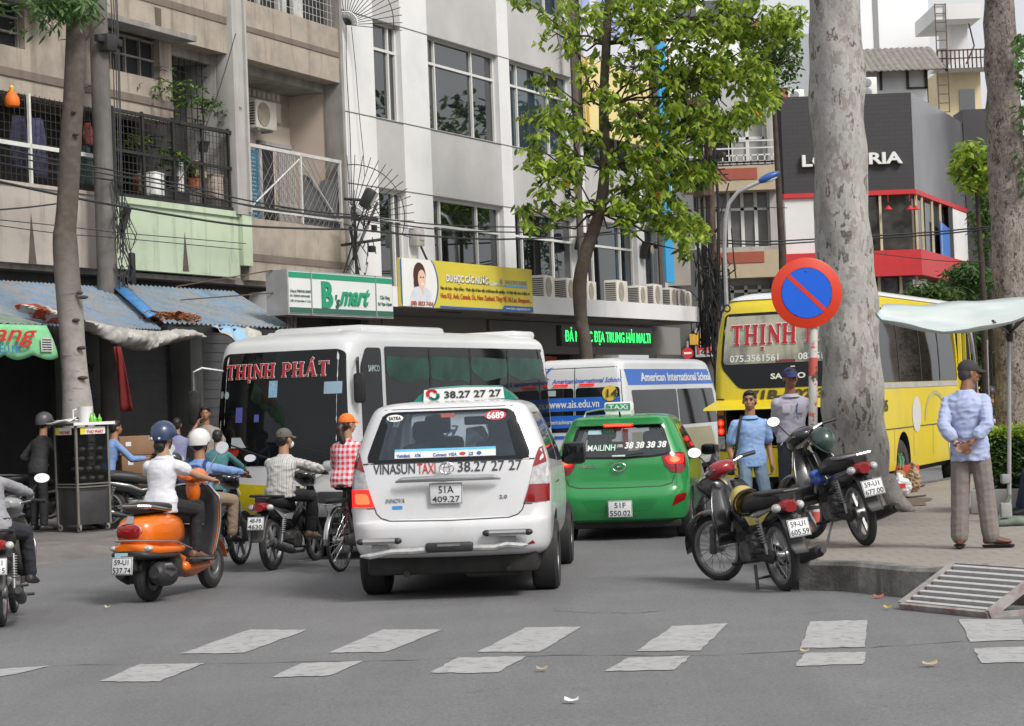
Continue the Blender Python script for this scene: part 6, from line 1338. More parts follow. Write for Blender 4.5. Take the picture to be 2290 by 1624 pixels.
#  people
m_skin=mat('skin_tan',(.33,.165,.095),.55,var=.08,vs=12);m_skin2=mat('skin_brown',(.22,.10,.058),.55,var=.1,vs=12)
m_hairb=mat('black_hair',(.012,.010,.010),.5,var=.3,vs=30);m_eye=mat('eye_dark',(.01,.008,.007),.3,var=0);m_lip=mat('lips',(.22,.07,.05),.5,var=0)
def cloth(name,col,**k):return mat(name,col,.85,var=k.pop('var',.1),vs=9,bump=.5,bs=8,bd=.02,**k)
def ik(a,c,l1,l2,hint):
 d=c-a;L=min(d.length,(l1+l2)*.999);u=d.normalized();x=(l1*l1-l2*l2+L*L)/(2*L);h=math.sqrt(max(0,l1*l1-x*x))
 n=(V(hint)-u*u.dot(V(hint)));n=n.normalized()if n.length>1e-5 else u.orthogonal();return a+u*x+n*h,a+u*L
def rotd(v,ax,an):return Matrix.Rotation(an,3,ax)@v
def hand(mb,W,d,n,side,curl=.4,s=1.):
 d=d.normalized();n=(n-d*d.dot(n)).normalized();t=d.cross(n)*side;ax=d.cross(n)
 rs=[]
 for u,w,h in((-.02,.024,.019),(.0,.026,.018),(.03,.036,.017),(.06,.041,.016),(.085,.039,.012),(.095,.03,.008)):rs.append([W+(d*u+t*w*math.cos(a)+n*h*math.sin(a))*s for a in(2*math.pi*k/12 for k in range(12))])
 mb.rings(rs)
 for o,L in((.030,.068),(.0105,.076),(-.0095,.07),(-.029,.054)):
  p=W+(d*.082+t*o)*s;dd=d.copy();r=.0088*s
  for fr,bd in((.45,.5),(.3,.95),(.25,.7)):
   dd=rotd(dd,ax,curl*bd);q=p+dd*L*fr*s;mb.cap(p,q,r,r*.92,8);p=q;r*=.92
 p=W+(d*.028+t*.028)*s;dd=(d*.62+t*.72+n*.25).normalized();r=.0105*s
 for L,b in((.036,0),(.032,.5*curl+.15),(.026,.5*curl)):dd=rotd(dd,ax,b);q=p+dd*L*s;mb.cap(p,q,r,r*.9,8);p=q;r*=.9
def foot(mb,A,d,s=1.,grow=0.):
 d=V((d[0],d[1],d[2]if len(d)>2 else 0)).normalized();t=V((d.y,-d.x,0)).normalized();up=t.cross(d);rs=[]
 for u,w,h,z in((-.07,.02,.02,-.035),(-.055,.033,.035,-.03),(.0,.036,.045,-.02),(.06,.042,.033,-.035),(.12,.047,.022,-.045),(.16,.042,.017,-.05),(.185,.022,.010,-.055)):
  rs.append([A+(d*u+t*(w+grow)*math.cos(a)+up*(z+(h+grow)*math.sin(a)))*s for a in(2*math.pi*k/12 for k in range(12))])
 mb.rings(rs)
def torso(mb,P0,Cc,rh,rs_,fwd0,fwd1,k,g=0.,fem=False,low=-.10,bend=0.,top=True):
 """elliptic rings from the crotch to the neck base"""
 up=(Cc-P0).normalized();prof=[(-.08,.13,.10),(0.,.165,.115),(.12,.158,.108),(.28,.138,.098),(.45,.145,.10),(.65,.162,.112),(.78,.170,.108),(.88,.145,.092),(.95,.098,.075),(1.03,.06,.06)]
 if fem:prof=[(-.08,.13,.10),(0.,.17,.118),(.12,.158,.108),(.28,.125,.092),(.45,.128,.095),(.65,.142,.108),(.78,.148,.10),(.88,.125,.085),(.95,.085,.065),(1.03,.055,.055)]
 L=(Cc-P0).length;out=[]
 for u,w,d in prof:
  if not top and u>1.0:continue
  f=(fwd0*(1-u)+fwd1*u).normalized();r=(rh*(1-u)+rs_*u).normalized();c=P0+(Cc-P0)*u-f*bend*math.sin(math.pi*max(0,min(1,u)))
  gg=g if u<.92 else g*.6
  out.append([c+r*(w*k+gg)*math.cos(a)+f*(d*k+gg)*(math.sin(a))for a in(2*math.pi*j/20 for j in range(20))])
 mb.rings(out)
def person(label,loc,rz,pose,look,parent_rot=None,group=None):
 k=look.get('h',1.65)/1.70;vox=look.get('vox',.0075);fem=look.get('fem',False)
 J=lambda n,dflt=None:V(pose[n])if n in pose else dflt
 root=thing('person',label,'person',loc,rz,group)
 Pv,Cc=J('pelvis'),J('chest');sy=R(pose.get('shoulder_yaw',0));hy=R(pose.get('hip_yaw',0))
 rS=V((math.cos(sy),math.sin(sy),0));rH=V((math.cos(hy),math.sin(hy),0));up=(Cc-Pv).normalized();fS=up.cross(rS).normalized();fH=V((0,0,1)).cross(rH).normalized()
 shw=(.165 if fem else .185)*k;S={s:Cc+rS*s*(shw-.012)-up*.088*k for s in(1,-1)};Hp={s:Pv+rH*s*.085*k-V((0,0,.03))for s in(1,-1)}
 W={1:J('handR'),-1:J('handL')};A={1:J('footR'),-1:J('footL')}
 eh={1:pose.get('elbR',(.6,-.5,-.6)),-1:pose.get('elbL',(-.6,-.5,-.6))};kh={1:pose.get('kneeR',(.25,1,.2)),-1:pose.get('kneeL',(-.25,1,.2))}
 El,Wr,Kn,An={},{},{},{}
 for s in(1,-1):
  El[s],Wr[s]=ik(S[s],W[s],.29*k,.25*k,eh[s]);Kn[s],An[s]=ik(Hp[s],A[s],.42*k,.40*k,kh[s])
 Hd=Cc+(V(pose.get('head',(0,.03,.215)))-V((0,0,.022)))*k;hyaw=R(pose.get('head_yaw',0));hp=R(pose.get('head_pitch',0))
 Rm=Matrix.Rotation(hyaw,3,'Z')@Matrix.Rotation(hp,3,'X');h=lambda x,y,z:Hd+Rm@(V((x,y,z))*k)
 sk=MB();torso(sk,Pv,Cc,rH,rS,fH,fS,k,-.012,fem,bend=pose.get('bend',0));bend=pose.get('bend',0)
 sk.cap(Cc-up*.04,h(0,-.02,-.06),.066*k,.055*k,12)
 sk.ell(h(0,-.012,.025),(.076*k,.094*k,.088*k),18,12,Rm);sk.ell(h(0,.018,-.04),(.058*k,.068*k,.068*k),16,10,Rm);sk.ell(h(0,.052,-.082),(.026*k,.024*k,.02*k),10,7,Rm)
 sk.cap(h(0,.082,.01),h(0,.104,-.028),.009*k,.014*k,8);sk.ell(h(0,.084,-.058),(.022*k,.014*k,.012*k),10,6,Rm);sk.ell(h(0,.074,.03),(.045*k,.016*k,.012*k),10,6,Rm)
 for s in(1,-1):sk.ell(h(s*.079,-.008,-.012),(.010*k,.02*k,.032*k),8,6,Rm);sk.ell(h(s*.038,.056,-.025),(.024*k,.02*k,.02*k),8,6,Rm)
 for s in(1,-1):
  sk.ell(S[s],(.043*k,)*3,12,8);sk.cap(S[s],El[s],.042*k,.038*k);sk.cap(El[s],Wr[s],.037*k,.025*k)
  d=pose.get('hd'+('R' if s>0 else 'L'));d=V(d)if d else(Wr[s]-El[s]);n=V(pose.get('pn'+('R' if s>0 else 'L'),(-s,0,0)))
  hand(sk,Wr[s],d,n,s*(-1 if pose.get('flip'+('R' if s>0 else 'L'))else 1),pose.get('curl',.5),k)
  sk.cap(Hp[s],Kn[s],.062*k,.038*k);sk.cap(Kn[s],An[s],.038*k,.03*k);foot(sk,An[s],pose.get('fd'+('R' if s>0 else 'L'),(s*.2,1,0)),k)
 me=remesh(sk,vox,2);me.materials.append(look.get('skin',m_skin));body=link('body',me,root)
 if vox<.01:
  mb=MB()
  for s in(1,-1):mb.ell(h(s*.033,.078,.012),(.013*k,.007*k,.0065*k),8,5,Rm)
  mb.build_each('eye',m_eye,body);mb=MB()
  for s in(1,-1):mb.cap(h(s*.018,.089,.034),h(s*.05,.078,.034),.005*k,.004*k,6)
  mb.build_each('eyebrow',m_hairb,body);mb=MB();mb.ell(h(0,.0935,-.06),(.022*k,.006*k,.005*k),8,5,Rm);mb.build('mouth',m_lip,body)
 ht=look.get('hair','short')
 if ht:
  mb=MB();mb.ell(h(0,-.022,.04),(.083*k,.098*k,.088*k),18,12,Rm);mb.ell(h(0,-.055,-.005),(.076*k,.06*k,.08*k),14,9,Rm)
  if ht=='short':
   mb.ell(h(0,.03,.088),(.066*k,.05*k,.03*k),12,7,Rm)
  if ht=='tail':mb.tube([h(0,-.1,.0),h(0,-.125,-.04),h(.01,-.12,-.13),h(.03,-.1,-.2),h(.06,-.09,-.27)],[.03,.042,.042,.036,.012],10)
  if ht=='bun':mb.ell(h(.0,-.075,-.075),(.062*k,.05*k,.06*k));mb.ell(h(0,-.06,-.12),(.045*k,.035*k,.035*k))
  me=remesh(mb,max(.008,vox),2,.004,30);me.materials.append(look.get('hair_mat',m_hairb));link('hair',me,root)
 hg=look.get('headgear')
 if hg:
  kind,mt=hg[0],hg[1];mb=MB()
  if kind=='helmet':
   rs=[]
   for th in[0.05,.25,.5,.75,1.,1.25,1.5,1.68,1.8]:
    ring=[]
    for j in range(24):
     a=2*math.pi*j/24;rr=math.sin(th);z=math.cos(th);x,y=math.cos(a),math.sin(a)
     lo=max(0,(th-1.4))*(.9 if y<0 else-.3)
     ring.append(h(.122*x*rr,-.01+.142*y*rr,.045+.13*z-.10*lo*(1 if y<0 else 0)))
    rs.append(ring)
   mb.rings(rs,True,True);hm=mb.build('helmet',mt,root,40)
   m2=MB();pk=[]
   for j in range(13):
    a=math.pi*(.12+.76*j/12);pk.append((a,1))
   top=[h(.122*math.cos(a),-.01+.142*math.sin(a),.045)for a,_ in pk];out=[h(.128*math.cos(a),-.01+.185*math.sin(a)+.01,.03)for a,_ in pk]
   m2.rings([top,out,[q-V((0,0,.008))for q in out],[q-V((0,0,.01))for q in top]],False,False);m2.build('peak',look.get('peak_mat',mt),hm,40)
   m2=MB();m2.tube([h(.085,.0,-.0),h(.08,.01,-.06),h(.04,.03,-.105),h(-.04,.03,-.105),h(-.08,.01,-.06),h(-.085,0,0)],.007,6);m2.build('chin_strap',m_black,hm)
   if len(hg)>2:
    for(x,z_,r_)in hg[2]:
     m2=MB();q=h(x,-.142*math.sqrt(max(.02,1-(x/.125)**2-((z_-.045)/.135)**2))-.012,z_);m2.ell(q,(r_*k,.006,r_*.75*k),10,6);m2.build('sticker',m_wh,hm)
  elif kind=='cap':
   rs=[]
   for th in(0.05,.4,.75,1.05,1.35,1.6,1.72):
    rs.append([h(.087*math.cos(a)*math.sin(th),-.014+.106*math.sin(a)*math.sin(th),.04+.092*math.cos(th))for a in(2*math.pi*j/20 for j in range(20))])
   mb.rings(rs);cp_=mb.build('cap',mt,root,40);m2=MB();n_=9
   top=[h(.075*math.cos(a),.0+.085*math.sin(a),.045)for a in(math.pi*(.1+.8*j/n_)for j in range(n_+1))];out=[h(.07*math.cos(a),.03+.14*math.sin(a),.025-.01*abs(math.cos(a)))for a in(math.pi*(.1+.8*j/n_)for j in range(n_+1))]
   m2.rings([top,out,[q-V((0,0,.006))for q in out],[q-V((0,0,.008))for q in top]],False,False);m2.build('peak',look.get('peak_mat',mt),cp_,40)
 sm=look['shirt'];g=look.get('loose',.012);fo=look.get('fold',.008)
 mb=MB();P1=Pv if look.get('tucked')else Pv
 torso(mb,P1,Cc,rH,rS,fH,fS,k,g,fem,bend=bend,top=True);
 if not look.get('tucked'):
  f=fH;c=Pv-V((0,0,look.get('hem',.08)));mb.rings([[q+rH*(w_*k+g)*math.cos(a)+f*(d_*k+g)*math.sin(a)for a in(2*math.pi*j/20 for j in range(20))]for q,w_,d_ in((c,.160,.115),(Pv+up*.02,.163,.116),(Pv+up*.09,.14,.10),(Pv+up*.16,.09,.06))])
 sv=look.get('sleeve','long')
 for s in(1,-1):
  mb.ell(S[s]-rS*s*.02,(.052*k+g*.35,)*3,12,8);mb.cap(Cc-up*.035*k+rS*s*.03,S[s],.05*k+g*.3,.045*k+g*.4)
  if sv=='long':mb.cap(S[s],El[s],.046*k+g*.7,.04*k+g);mb.cap(El[s],El[s].lerp(Wr[s],.95),.044*k+g,.033*k+g*.7)
  elif sv=='rolled':mb.cap(S[s],El[s],.05*k+g*.6,.045*k+g*.7);mb.cap(El[s],El[s].lerp(Wr[s],.5),.045*k+g*.7,.047*k+g*.8)
  else:e=S[s].lerp(El[s],.62 if sv=='short' else .38);mb.cap(S[s],e,.052*k+g*.7,.055*k+g)
 me=remesh(mb,vox*1.25,3,fo,7,hash(label)%90);me.materials.append(sm);sh=link('shirt',me,root)
 if look.get('collar'):
  m2=MB();rs=[]
  for u,r_,in((-.03,.086),(.012,.070),(.016,.076),(-.02,.104)):rs.append([Cc+up*(u*k+.0)+rS*r_*k*math.cos(a)+fS*(r_*k*math.sin(a)+.012*k+(.01 if u<.02 else 0))for a in(2*math.pi*j/16 for j in range(16))])
  m2.rings(rs,True,False);m2.build('collar',sm,sh,50)
 tm=look['trousers'];tg=look.get('tloose',.012);mb=MB()
 f=fH;mb.rings([[c+rH*w*math.cos(a)+f*d*math.sin(a)for a in(2*math.pi*j/20 for j in range(20))]for c,w,d in((Pv-V((0,0,.10*k)),.13*k+tg*.5,.105*k),(Pv-V((0,0,.02)),.165*k+tg*.4,.118*k+tg*.3),(Pv+V((0,0,.07*k)),.15*k,.105*k))])
 for s in(1,-1):mb.cap(Hp[s]+V((0,0,.0)),Kn[s],.083*k+tg*.6,.058*k+tg);mb.cap(Kn[s],Kn[s].lerp(An[s],look.get('tlen',.93)),.058*k+tg,.045*k+tg*1.3)
 me=remesh(mb,vox*1.25,3,look.get('tfold',.008),6,hash(label)%70);me.materials.append(tm);link('trousers',me,root)
 mb=MB();shm=look.get('shoes',m_black)
 for s in(1,-1):foot(mb,An[s]-V((0,0,.004)),pose.get('fd'+('R' if s>0 else 'L'),(s*.2,1,0)),k*1.05,.005)
 me=remesh(mb,max(.008,vox),2);me.materials.append(shm);link('shoes',me,root)
 root['k']=k
 return root,dict(C=Cc,P=Pv,S=S,El=El,Wr=Wr,Hd=Hd,up=up,fS=fS,rS=rS,k=k,An=An)
 #  two-wheelers
m_bk=mat('bike_black_paint',(.018,.018,.02),.25,var=.2,vs=5,coat=.5,dirt=((.05,.048,.044),6,.6,.85))
m_seatv=mat('seat_vinyl',(.016,.016,.017),.5,var=.2,vs=10)
m_alu=mat('engine_alloy',(.2,.2,.2),.45,metal=.7,var=.3,vs=9,dirt=((.06,.055,.05),7,.45,.7))
m_orange=mat('scooter_orange_paint',(.72,.15,.008),.22,var=.04,coat=.7)
m_mirg=mat('mirror_face',(.75,.76,.78),.03,metal=1.,var=0)
def spoke_wheel(parent,c,Rr,tw,kind='spoke',rim=None,nsp=32,stripe=None):
 rim=rim or m_rim;mb=MB();mb.torus((0,0,0),Rr-tw*.95,tw*.34,40,6,'x',1.3)
 if kind=='spoke':
  mb.lathe([(.02,-.07),(.045,-.06),(.045,-.03),(.03,-.02),(.03,.02),(.045,.03),(.045,.06),(.02,.07)],14,(0,0,0),'x')
  for i in range(nsp):
   a=2*math.pi*i/nsp;s=1 if i%2 else-1;b=a+(.35 if(i//2)%2 else-.35);mb.tube([(s*.045,.043*math.cos(a),.043*math.sin(a)),(0,(Rr-tw*1.05)*math.cos(b),(Rr-tw*1.05)*math.sin(b))],.0022,4,False)
 else:
  mb.lathe([(.02,-.06),(.06,-.05),(.06,.05),(.02,.06)],16,(0,0,0),'x')
  for i in range(nsp):
   a=2*math.pi*i/nsp;d=V((0,math.cos(a),math.sin(a)));n=V((0,-d.z,d.y));mb.prism([V((-.012,0,0))+d*.05-n*.02,V((-.012,0,0))+d*(Rr-tw)-n*.013,V((-.012,0,0))+d*(Rr-tw)+n*.013,V((-.012,0,0))+d*.05+n*.02],(.024,0,0))
 w=mb.build('wheel',rim,parent,30,c);mb=MB();mb.torus((0,0,0),Rr-tw/2,tw/2,48,10,'x',.95);mb.build('tyre',m_tyre,w)
 if stripe:mb=MB();mb.torus((0,0,0),Rr-tw*.98,tw*.07,40,5,'x',6.);mb.build('rim_stripe',stripe,w)
 return w
def shell(pts_list,name,mt,parent,sharp=40,solid=0.):
 mb=MB();mb.rings(pts_list,solid==0,solid==0);o=mb.build(name,mt,parent,sharp)
 if solid:md=o.modifiers.new('t','SOLIDIFY');md.thickness=solid;md.offset=0
 return o
def ellring(c,w,h,t=V((1,0,0)),u=V((0,0,1)),n=16,e=2.):
 out=[]
 for j in range(n):
  a=2*math.pi*j/n;ca,sa=math.cos(a),math.sin(a);out.append(V(c)+t*w*math.copysign(abs(ca)**(2/e),ca)+u*h*math.copysign(abs(sa)**(2/e),sa))
 return out
def fender(name,parent,c,r,a0,a1,w,mt,th=.004,n=14):
 rs=[]
 for i in range(n+1):
  a=R(a0+(a1-a0)*i/n);rs.append([V(c)+V((w*q,(r-.35*w*abs(q)**2.5)*math.cos(a),(r-.35*w*abs(q)**2.5)*math.sin(a)))for q in(-1,-.8,-.4,0,.4,.8,1)])
 return shell(rs,name,mt,parent,50,th)
def mirror(parent,base,top,face=V((0,-1,0)),r=.055,round_=False):
 mb=MB();mb.tube([base,base.lerp(top,.5)+V((0,.02,.02)),top],.006,6);st=mb.build('mirror_stem',m_chr if round_ else m_black,parent)
 mb=MB();mb.lathe([(r*.5,.022),(r*.92,.012),(r,0),(r*.93,-.002)],18,(0,0,0),'y');o=mb.build('mirror',m_chr if round_ else m_black,st,30,top)
 if not round_:o.scale=(1.25,1,.8)
 mb=MB();mb.lathe([(r*.9,-.004),(.001,-.0045)],18,(0,0,0),'y');mb.build('mirror_glass',m_mirg,o)
 o.rotation_euler=(R(-14),0,R(8));return o
def underbone(label,loc,rz,l1,l2,col=None,col2=None,wheelk='spoke',tail='tall',lean=0.,WB=1.22,Rr=.29,group=None,cowl=None,muf=None,rail='black',standk=None,name='motorbike',parts_low=False,steer=0.,mir=(1,-1),rimstripe=None,platew=.19):
 col=col or m_bk;cowl=cowl or col;muf=muf or m_plas
 t=thing(name,label,'motorbike',loc,rz,group);t.rotation_euler=(0,R(lean),rz)
 spoke_wheel(t,(0,0,Rr),Rr,.075,wheelk,nsp=32 if wheelk=='spoke' else 6,stripe=rimstripe)
 hp=V((0,WB-.26,.80));fx=V((0,WB,Rr))
 Fk=bpy.data.objects.new('front_end',None)
 Ms=Matrix.Translation(hp)@Matrix.Rotation(R(steer),4,V((0,-.35,.94)).normalized())@Matrix.Translation(-hp)
 def fr(mb,nm,mt,sharp=35,par=None):mb.v=[Ms@v for v in mb.v];return mb.build(nm,mt,par or t,sharp)
 fw_=spoke_wheel(t,tuple(Ms@fx),Rr,.065,wheelk,nsp=32 if wheelk=='spoke' else 6,stripe=rimstripe);fw_.rotation_euler=(0,0,R(steer))
 mb=MB()
 for s in(1,-1):mb.tube([(s*.075,WB-.22,.74),(s*.08,WB-.0,Rr+.02)],.02,8);mb.tube([(s*.08,WB-.08,Rr+.2),(s*.08,WB,Rr-.02)],.03,8)
 fr(mb,'fork',m_black if parts_low else m_alu)
 o=fender('front_fender',t,(0,WB,Rr),Rr+.045,-5,150,.06,col);o.data.transform(Ms)
 mb=MB();rs=[]
 for y,z,w,h_ in((WB-.14,.90,.06,.05),(WB-.18,.93,.11,.085),(WB-.27,.97,.135,.075),(WB-.36,.985,.10,.05),(WB-.4,.985,.04,.03)):rs.append(ellring((0,y,z),w,h_,e=2.4))
 mb.rings(rs);fr(mb,'handlebar_cover',cowl,50)
 mb=MB();mb.ell((0,WB-.13,.91),(.085,.03,.06));fr(mb,'headlight',m_lclr)
 mb=MB();mb.tube([(-.33,WB-.40,1.0),(-.22,WB-.36,1.01),(-.1,WB-.3,.985),(.1,WB-.3,.985),(.22,WB-.36,1.01),(.33,WB-.40,1.0)],.011,8);hb=fr(mb,'handlebar',m_chr)
 for s in(1,-1):
  mb=MB();mb.tube([(s*.215,WB-.358,1.01),(s*.34,WB-.405,1.0)],.018,10);fr(mb,'grip',m_seatv,par=hb);mb=MB();mb.tube([(s*.2,WB-.31,1.01),(s*.33,WB-.33,.985)],.006,6);fr(mb,'brake_lever',m_rim,par=hb)
  if s in mir:mo=mirror(hb,V(Ms@V((s*.18,WB-.32,1.02))),V(Ms@V((s*.30,WB-.30,1.20))),r=.058)
 for s in(1,-1):
  rs=[]
  for i in range(8):
   u=i/7;z=.86-.5*u;y=WB-.30-.17*u-.05*math.sin(u*3.1);w=.10+.11*math.sin(min(1,u*1.3)*2.2);rs.append([V((s*(.04+w*q),y-.06*q*q+.02*q,z))for q in(0,.3,.6,.85,1)])
  shell(rs,'leg_shield',col,t,50,.006)
 mb=MB();rs=[]
 for y,z,w,h_ in((-.30,.70,.03,.035),(-.22,.69,.075,.055),(-.05,.64,.10,.075),(.15,.60,.105,.09),(.35,.56,.095,.09),(.5,.5,.07,.07),(.65,.52,.05,.05),(.8,.62,.045,.05),(WB-.3,.76,.05,.06)):rs.append(ellring((0,y,z),w,h_,e=2.5))
 mb.rings(rs);mb.build('side_cover',col,t,50)
 if col2:
  for s in(1,-1):mb=MB();mb.prism([V((s*.106,-.12,.66)),V((s*.112,.1,.60)),V((s*.108,.38,.60)),V((s*.108,.3,.53)),V((s*.112,.05,.56))],(s*.004,0,0));mb.build('side_graphic',col2,t)
 mb=MB();rs=[]
 for y,z,w,h_ in((-.24,.765,.06,.03),(-.17,.76,.105,.055),(.0,.745,.12,.07),(.18,.73,.125,.075),(.3,.715,.12,.075),(.45,.69,.09,.075),(.58,.655,.05,.05)):rs.append(ellring((0,y,z),w,h_,e=3))
 mb.rings(rs);mb.build('seat',m_seatv,t,50)
 mb=MB();rl_=[(.11,.12,.79),(.125,-.1,.80),(.11,-.27,.815),(.06,-.34,.82),(-.06,-.34,.82),(-.11,-.27,.815),(-.125,-.1,.80),(-.11,.12,.79)];mb.tube(rl_,.014,8);mb.build('grab_rail',m_chr if rail=='chrome' else m_black,t)
 mb=MB();mb.rings([ellring((0,-.20,.70),.085,.05,e=2.5),ellring((0,-.27,.70),.08,.048,e=2.5),ellring((0,-.31,.69),.05,.04,e=2.5)]);tl=mb.build('tail_lamp',m_lred,t,50)
 for s in(1,-1):mb=MB();mb.ell((s*.105,-.25,.69),(.04,.045,.035));mb.build('indicator',m_lclr,tl)
 rs=[]
 for i in range(9):a=R(70+100*i/8);rs.append([V((.075*q,(Rr+.05)*math.cos(a)*1.05,Rr+.02+(Rr+.05)*math.sin(a)*1.12))for q in(-1,-.7,0,.7,1)])
 rs.append([V((.06*q,-.40,.33))for q in(-1,-.7,0,.7,1)]);shell(rs,'rear_fender',m_plas,t,50,.006)
 plate(t,Matrix.Translation((0,-.405,.53))@Matrix.Rotation(R(-14),4,'X'),l1,l2,platew,.14)
 mb=MB();mb.box((0,-.335,.58),(.05,.07,.1),None,.01);mb.build('plate_bracket',m_black,t)
 mb=MB();mb.lathe([(.03,-.13),(.09,-.12),(.1,-.05),(.1,.05),(.09,.12),(.03,.13)],18,(0,.48,.30),'x');mb.tube([(0,.52,.33),(0,.74,.40)],.058,12);mb.box((0,.40,.32),(.16,.2,.16),None,.03);mb.lathe([(.04,-.14),(.07,-.135),(.07,.135),(.04,.14)],14,(0,.36,.31),'x')
 for i in range(5):mb.tube([(0,.60+i*.025,.355+i*.011),(0,.608+i*.025,.358+i*.011)],.075,10)
 mb.build('engine',m_alu,t)
 mb=MB();mb.tube([(.06,.72,.36),(.12,.70,.24),(.15,.5,.17),(.15,.25,.18)],.017,8);mb.tube([(.15,.28,.18),(.155,.15,.21),(.165,-.1,.26),(.175,-.36,.315),(.176,-.38,.32)],[.02,.045,.05,.046,.03],12);mb.tube([(.176,-.37,.318),(.178,-.43,.33)],.027,10);ex=mb.build('exhaust',muf,t)
 mb=MB();mb.tube([(.2,.1,.24),(.215,-.25,.31)],.022,8,flat=(.4,1));mb.build('heat_shield',m_rim,ex)
 mb=MB();mb.cap((-.09,.0,Rr),(-.09,.34,Rr+.01),.06,.05,12);
 for v in mb.v:v.x=-.09+(v.x+.09)*.35
 mb.build('chain_case',m_black,t)
 mb=MB()
 for s in(1,-1):mb.tube([(s*.08,0,Rr),(s*.075,.3,Rr+.05)],.018,6)
 mb.tube([(0,.3,.3),(0,.3,.55),(0,.0,.66)],.025,8);mb.tube([(0,.75,.42),(0,WB-.28,.82)],.03,8);mb.build('frame',m_black,t)
 for s in(1,-1):
  mb=MB();mb.tube([(s*.11,.02,Rr+.02),(s*.105,.10,.60)],.013,8)
  for i in range(9):mb.torus((s*.1075,.05+i*.0085,Rr+.12+i*.021),.024,.006,10,5,'z')
  mb.build('shock_absorber',m_rim,t)
 mb=MB()
 for s in(1,-1):mb.tube([(s*.08,.46,.22),(s*.24,.46,.225)],.014,6);mb.tube([(s*.1,.12,.32),(s*.22,.12,.33)],.012,6)
 mb.build('foot_peg',m_seatv,t)
 if standk=='side':mb=MB();mb.tube([(-.1,.42,.22),(-.24,.36,.01)],.012,6);mb.box((-.25,.35,.008),(.06,.05,.012));mb.build('side_stand',m_rim,t)
 if standk=='centre':
  mb=MB()
  for s in(1,-1):mb.tube([(s*.09,.34,.2),(s*.15,.22,.01)],.014,6);mb.tube([(s*.15,.22,.012),(s*.2,.2,.008)],.012,6)
  mb.tube([(-.12,.28,.1),(.12,.28,.1)],.011,6);mb.build('centre_stand',m_black,t)
 return t
def scooter(label,loc,rz):
 t=thing('motor_scooter',label,'scooter',loc,rz);WB,Rr=1.2,.225
 spoke_wheel(t,(0,0,Rr),Rr,.125,'cast',m_alu,5);spoke_wheel(t,(0,WB,Rr),Rr,.115,'cast',m_rim,5)
 rs=[]
 for y,z0,z1_,w in((-.30,.56,.68,.09),(-.27,.50,.72,.15),(-.2,.47,.755,.185),(-.08,.45,.775,.205),(.08,.44,.775,.21),(.25,.44,.765,.195),(.38,.45,.74,.16),(.47,.46,.70,.12),(.52,.48,.66,.10)):
  c=(0,y,(z0+z1_)/2);rs.append(ellring(c,w,(z1_-z0)/2,n=24,e=2.6))
 mb=MB();mb.rings(rs);mb.build('rear_body',m_orange,t,60)
 rs=[]
 for y,z,w,h_ in((-.34,.485,.13,.04),(-.30,.48,.185,.05),(-.18,.46,.21,.055),(.1,.445,.22,.05),(.3,.44,.21,.04)):rs.append(ellring((0,y,z),w,h_,n=20,e=3))
 mb=MB();mb.rings(rs);mb.build('lower_body',m_orange,t,60)
 rs=[]
 for y,z,w,h_ in((-.37,.44,.12,.03),(-.335,.43,.175,.038),(-.22,.415,.215,.035),(.0,.40,.225,.03),(.2,.395,.215,.025)):rs.append(ellring((0,y,z),w,h_,n=20,e=3))
 mb=MB();mb.rings(rs);mb.build('bumper',m_plas,t,60)
 mb=MB();mb.tube([(.235,.38,.43),(.225,.1,.515),(.205,-.17,.535),(.155,-.31,.55),(0,-.35,.555),(-.155,-.31,.55),(-.205,-.17,.535),(-.225,.1,.515),(-.235,.38,.43)],.0075,6);mb.build('chrome_trim',m_chr,t)
 mb=MB();mb.rings([ellring((-.02,-.22,.635),.115,.062,n=20,e=5),ellring((-.02,-.318,.625),.105,.052,n=20,e=5),ellring((-.02,-.33,.62),.08,.035,n=20,e=4)]);tl=mb.build('tail_lamp',m_lred,t,50)
 mb=MB();mb.tube([(-.02+.12*math.cos(a),-.292,.63+.066*math.sin(a))for a in[2*math.pi*k/20 for k in range(21)]],.0085,6);mb.build('chrome_bezel',m_chr,tl)
 mb=MB();mb.prism([V((-.05,-.30,.70)),V((.03,-.30,.70)),V((.02,-.275,.76)),V((-.04,-.275,.76))],(0,.01,0));mb.build('chrome_tongue',m_chr,t)
 for s in(1,-1):mb=MB();mb.ell((s*.15,-.295,.485),(.055,.04,.028));mb.build('indicator',m_lclr,t)
 mb=MB();mb.box((-.06,-.372,.435),(.12,.01,.035));mb.build('small_sticker',MC['sticker_pale'],t)
 rs=[]
 for y,z,w,h_ in((-.22,.805,.08,.03),(-.15,.815,.135,.045),(.0,.82,.15,.05),(.2,.81,.15,.045),(.32,.795,.145,.04),(.48,.79,.12,.035),(.58,.775,.07,.02)):rs.append(ellring((0,y,z),w,h_,n=20,e=3))
 mb=MB();mb.rings(rs);mb.build('seat',m_seatv,t,60)
 mb=MB();mb.tube([(.17,.12,.79),(.178,-.08,.815),(.15,-.22,.838),(.07,-.285,.845),(-.07,-.285,.845),(-.15,-.22,.838),(-.178,-.08,.815),(-.17,.12,.79)],.014,8);mb.build('grab_rail',m_chr,t)
 plate(t,Matrix.Translation((-.03,-.42,.345))@Matrix.Rotation(R(-8),4,'X'),'59-U1','537.74',.2,.15)
 mb=MB();mb.prism([V((-.07,-.405,.40)),V((.07,-.405,.40)),V((.05,-.35,.45)),V((-.05,-.35,.45))],(0,.02,0));mb.box((0,-.34,.35),(.1,.14,.12),None,.02);mb.build('plate_bracket',m_plas,t)
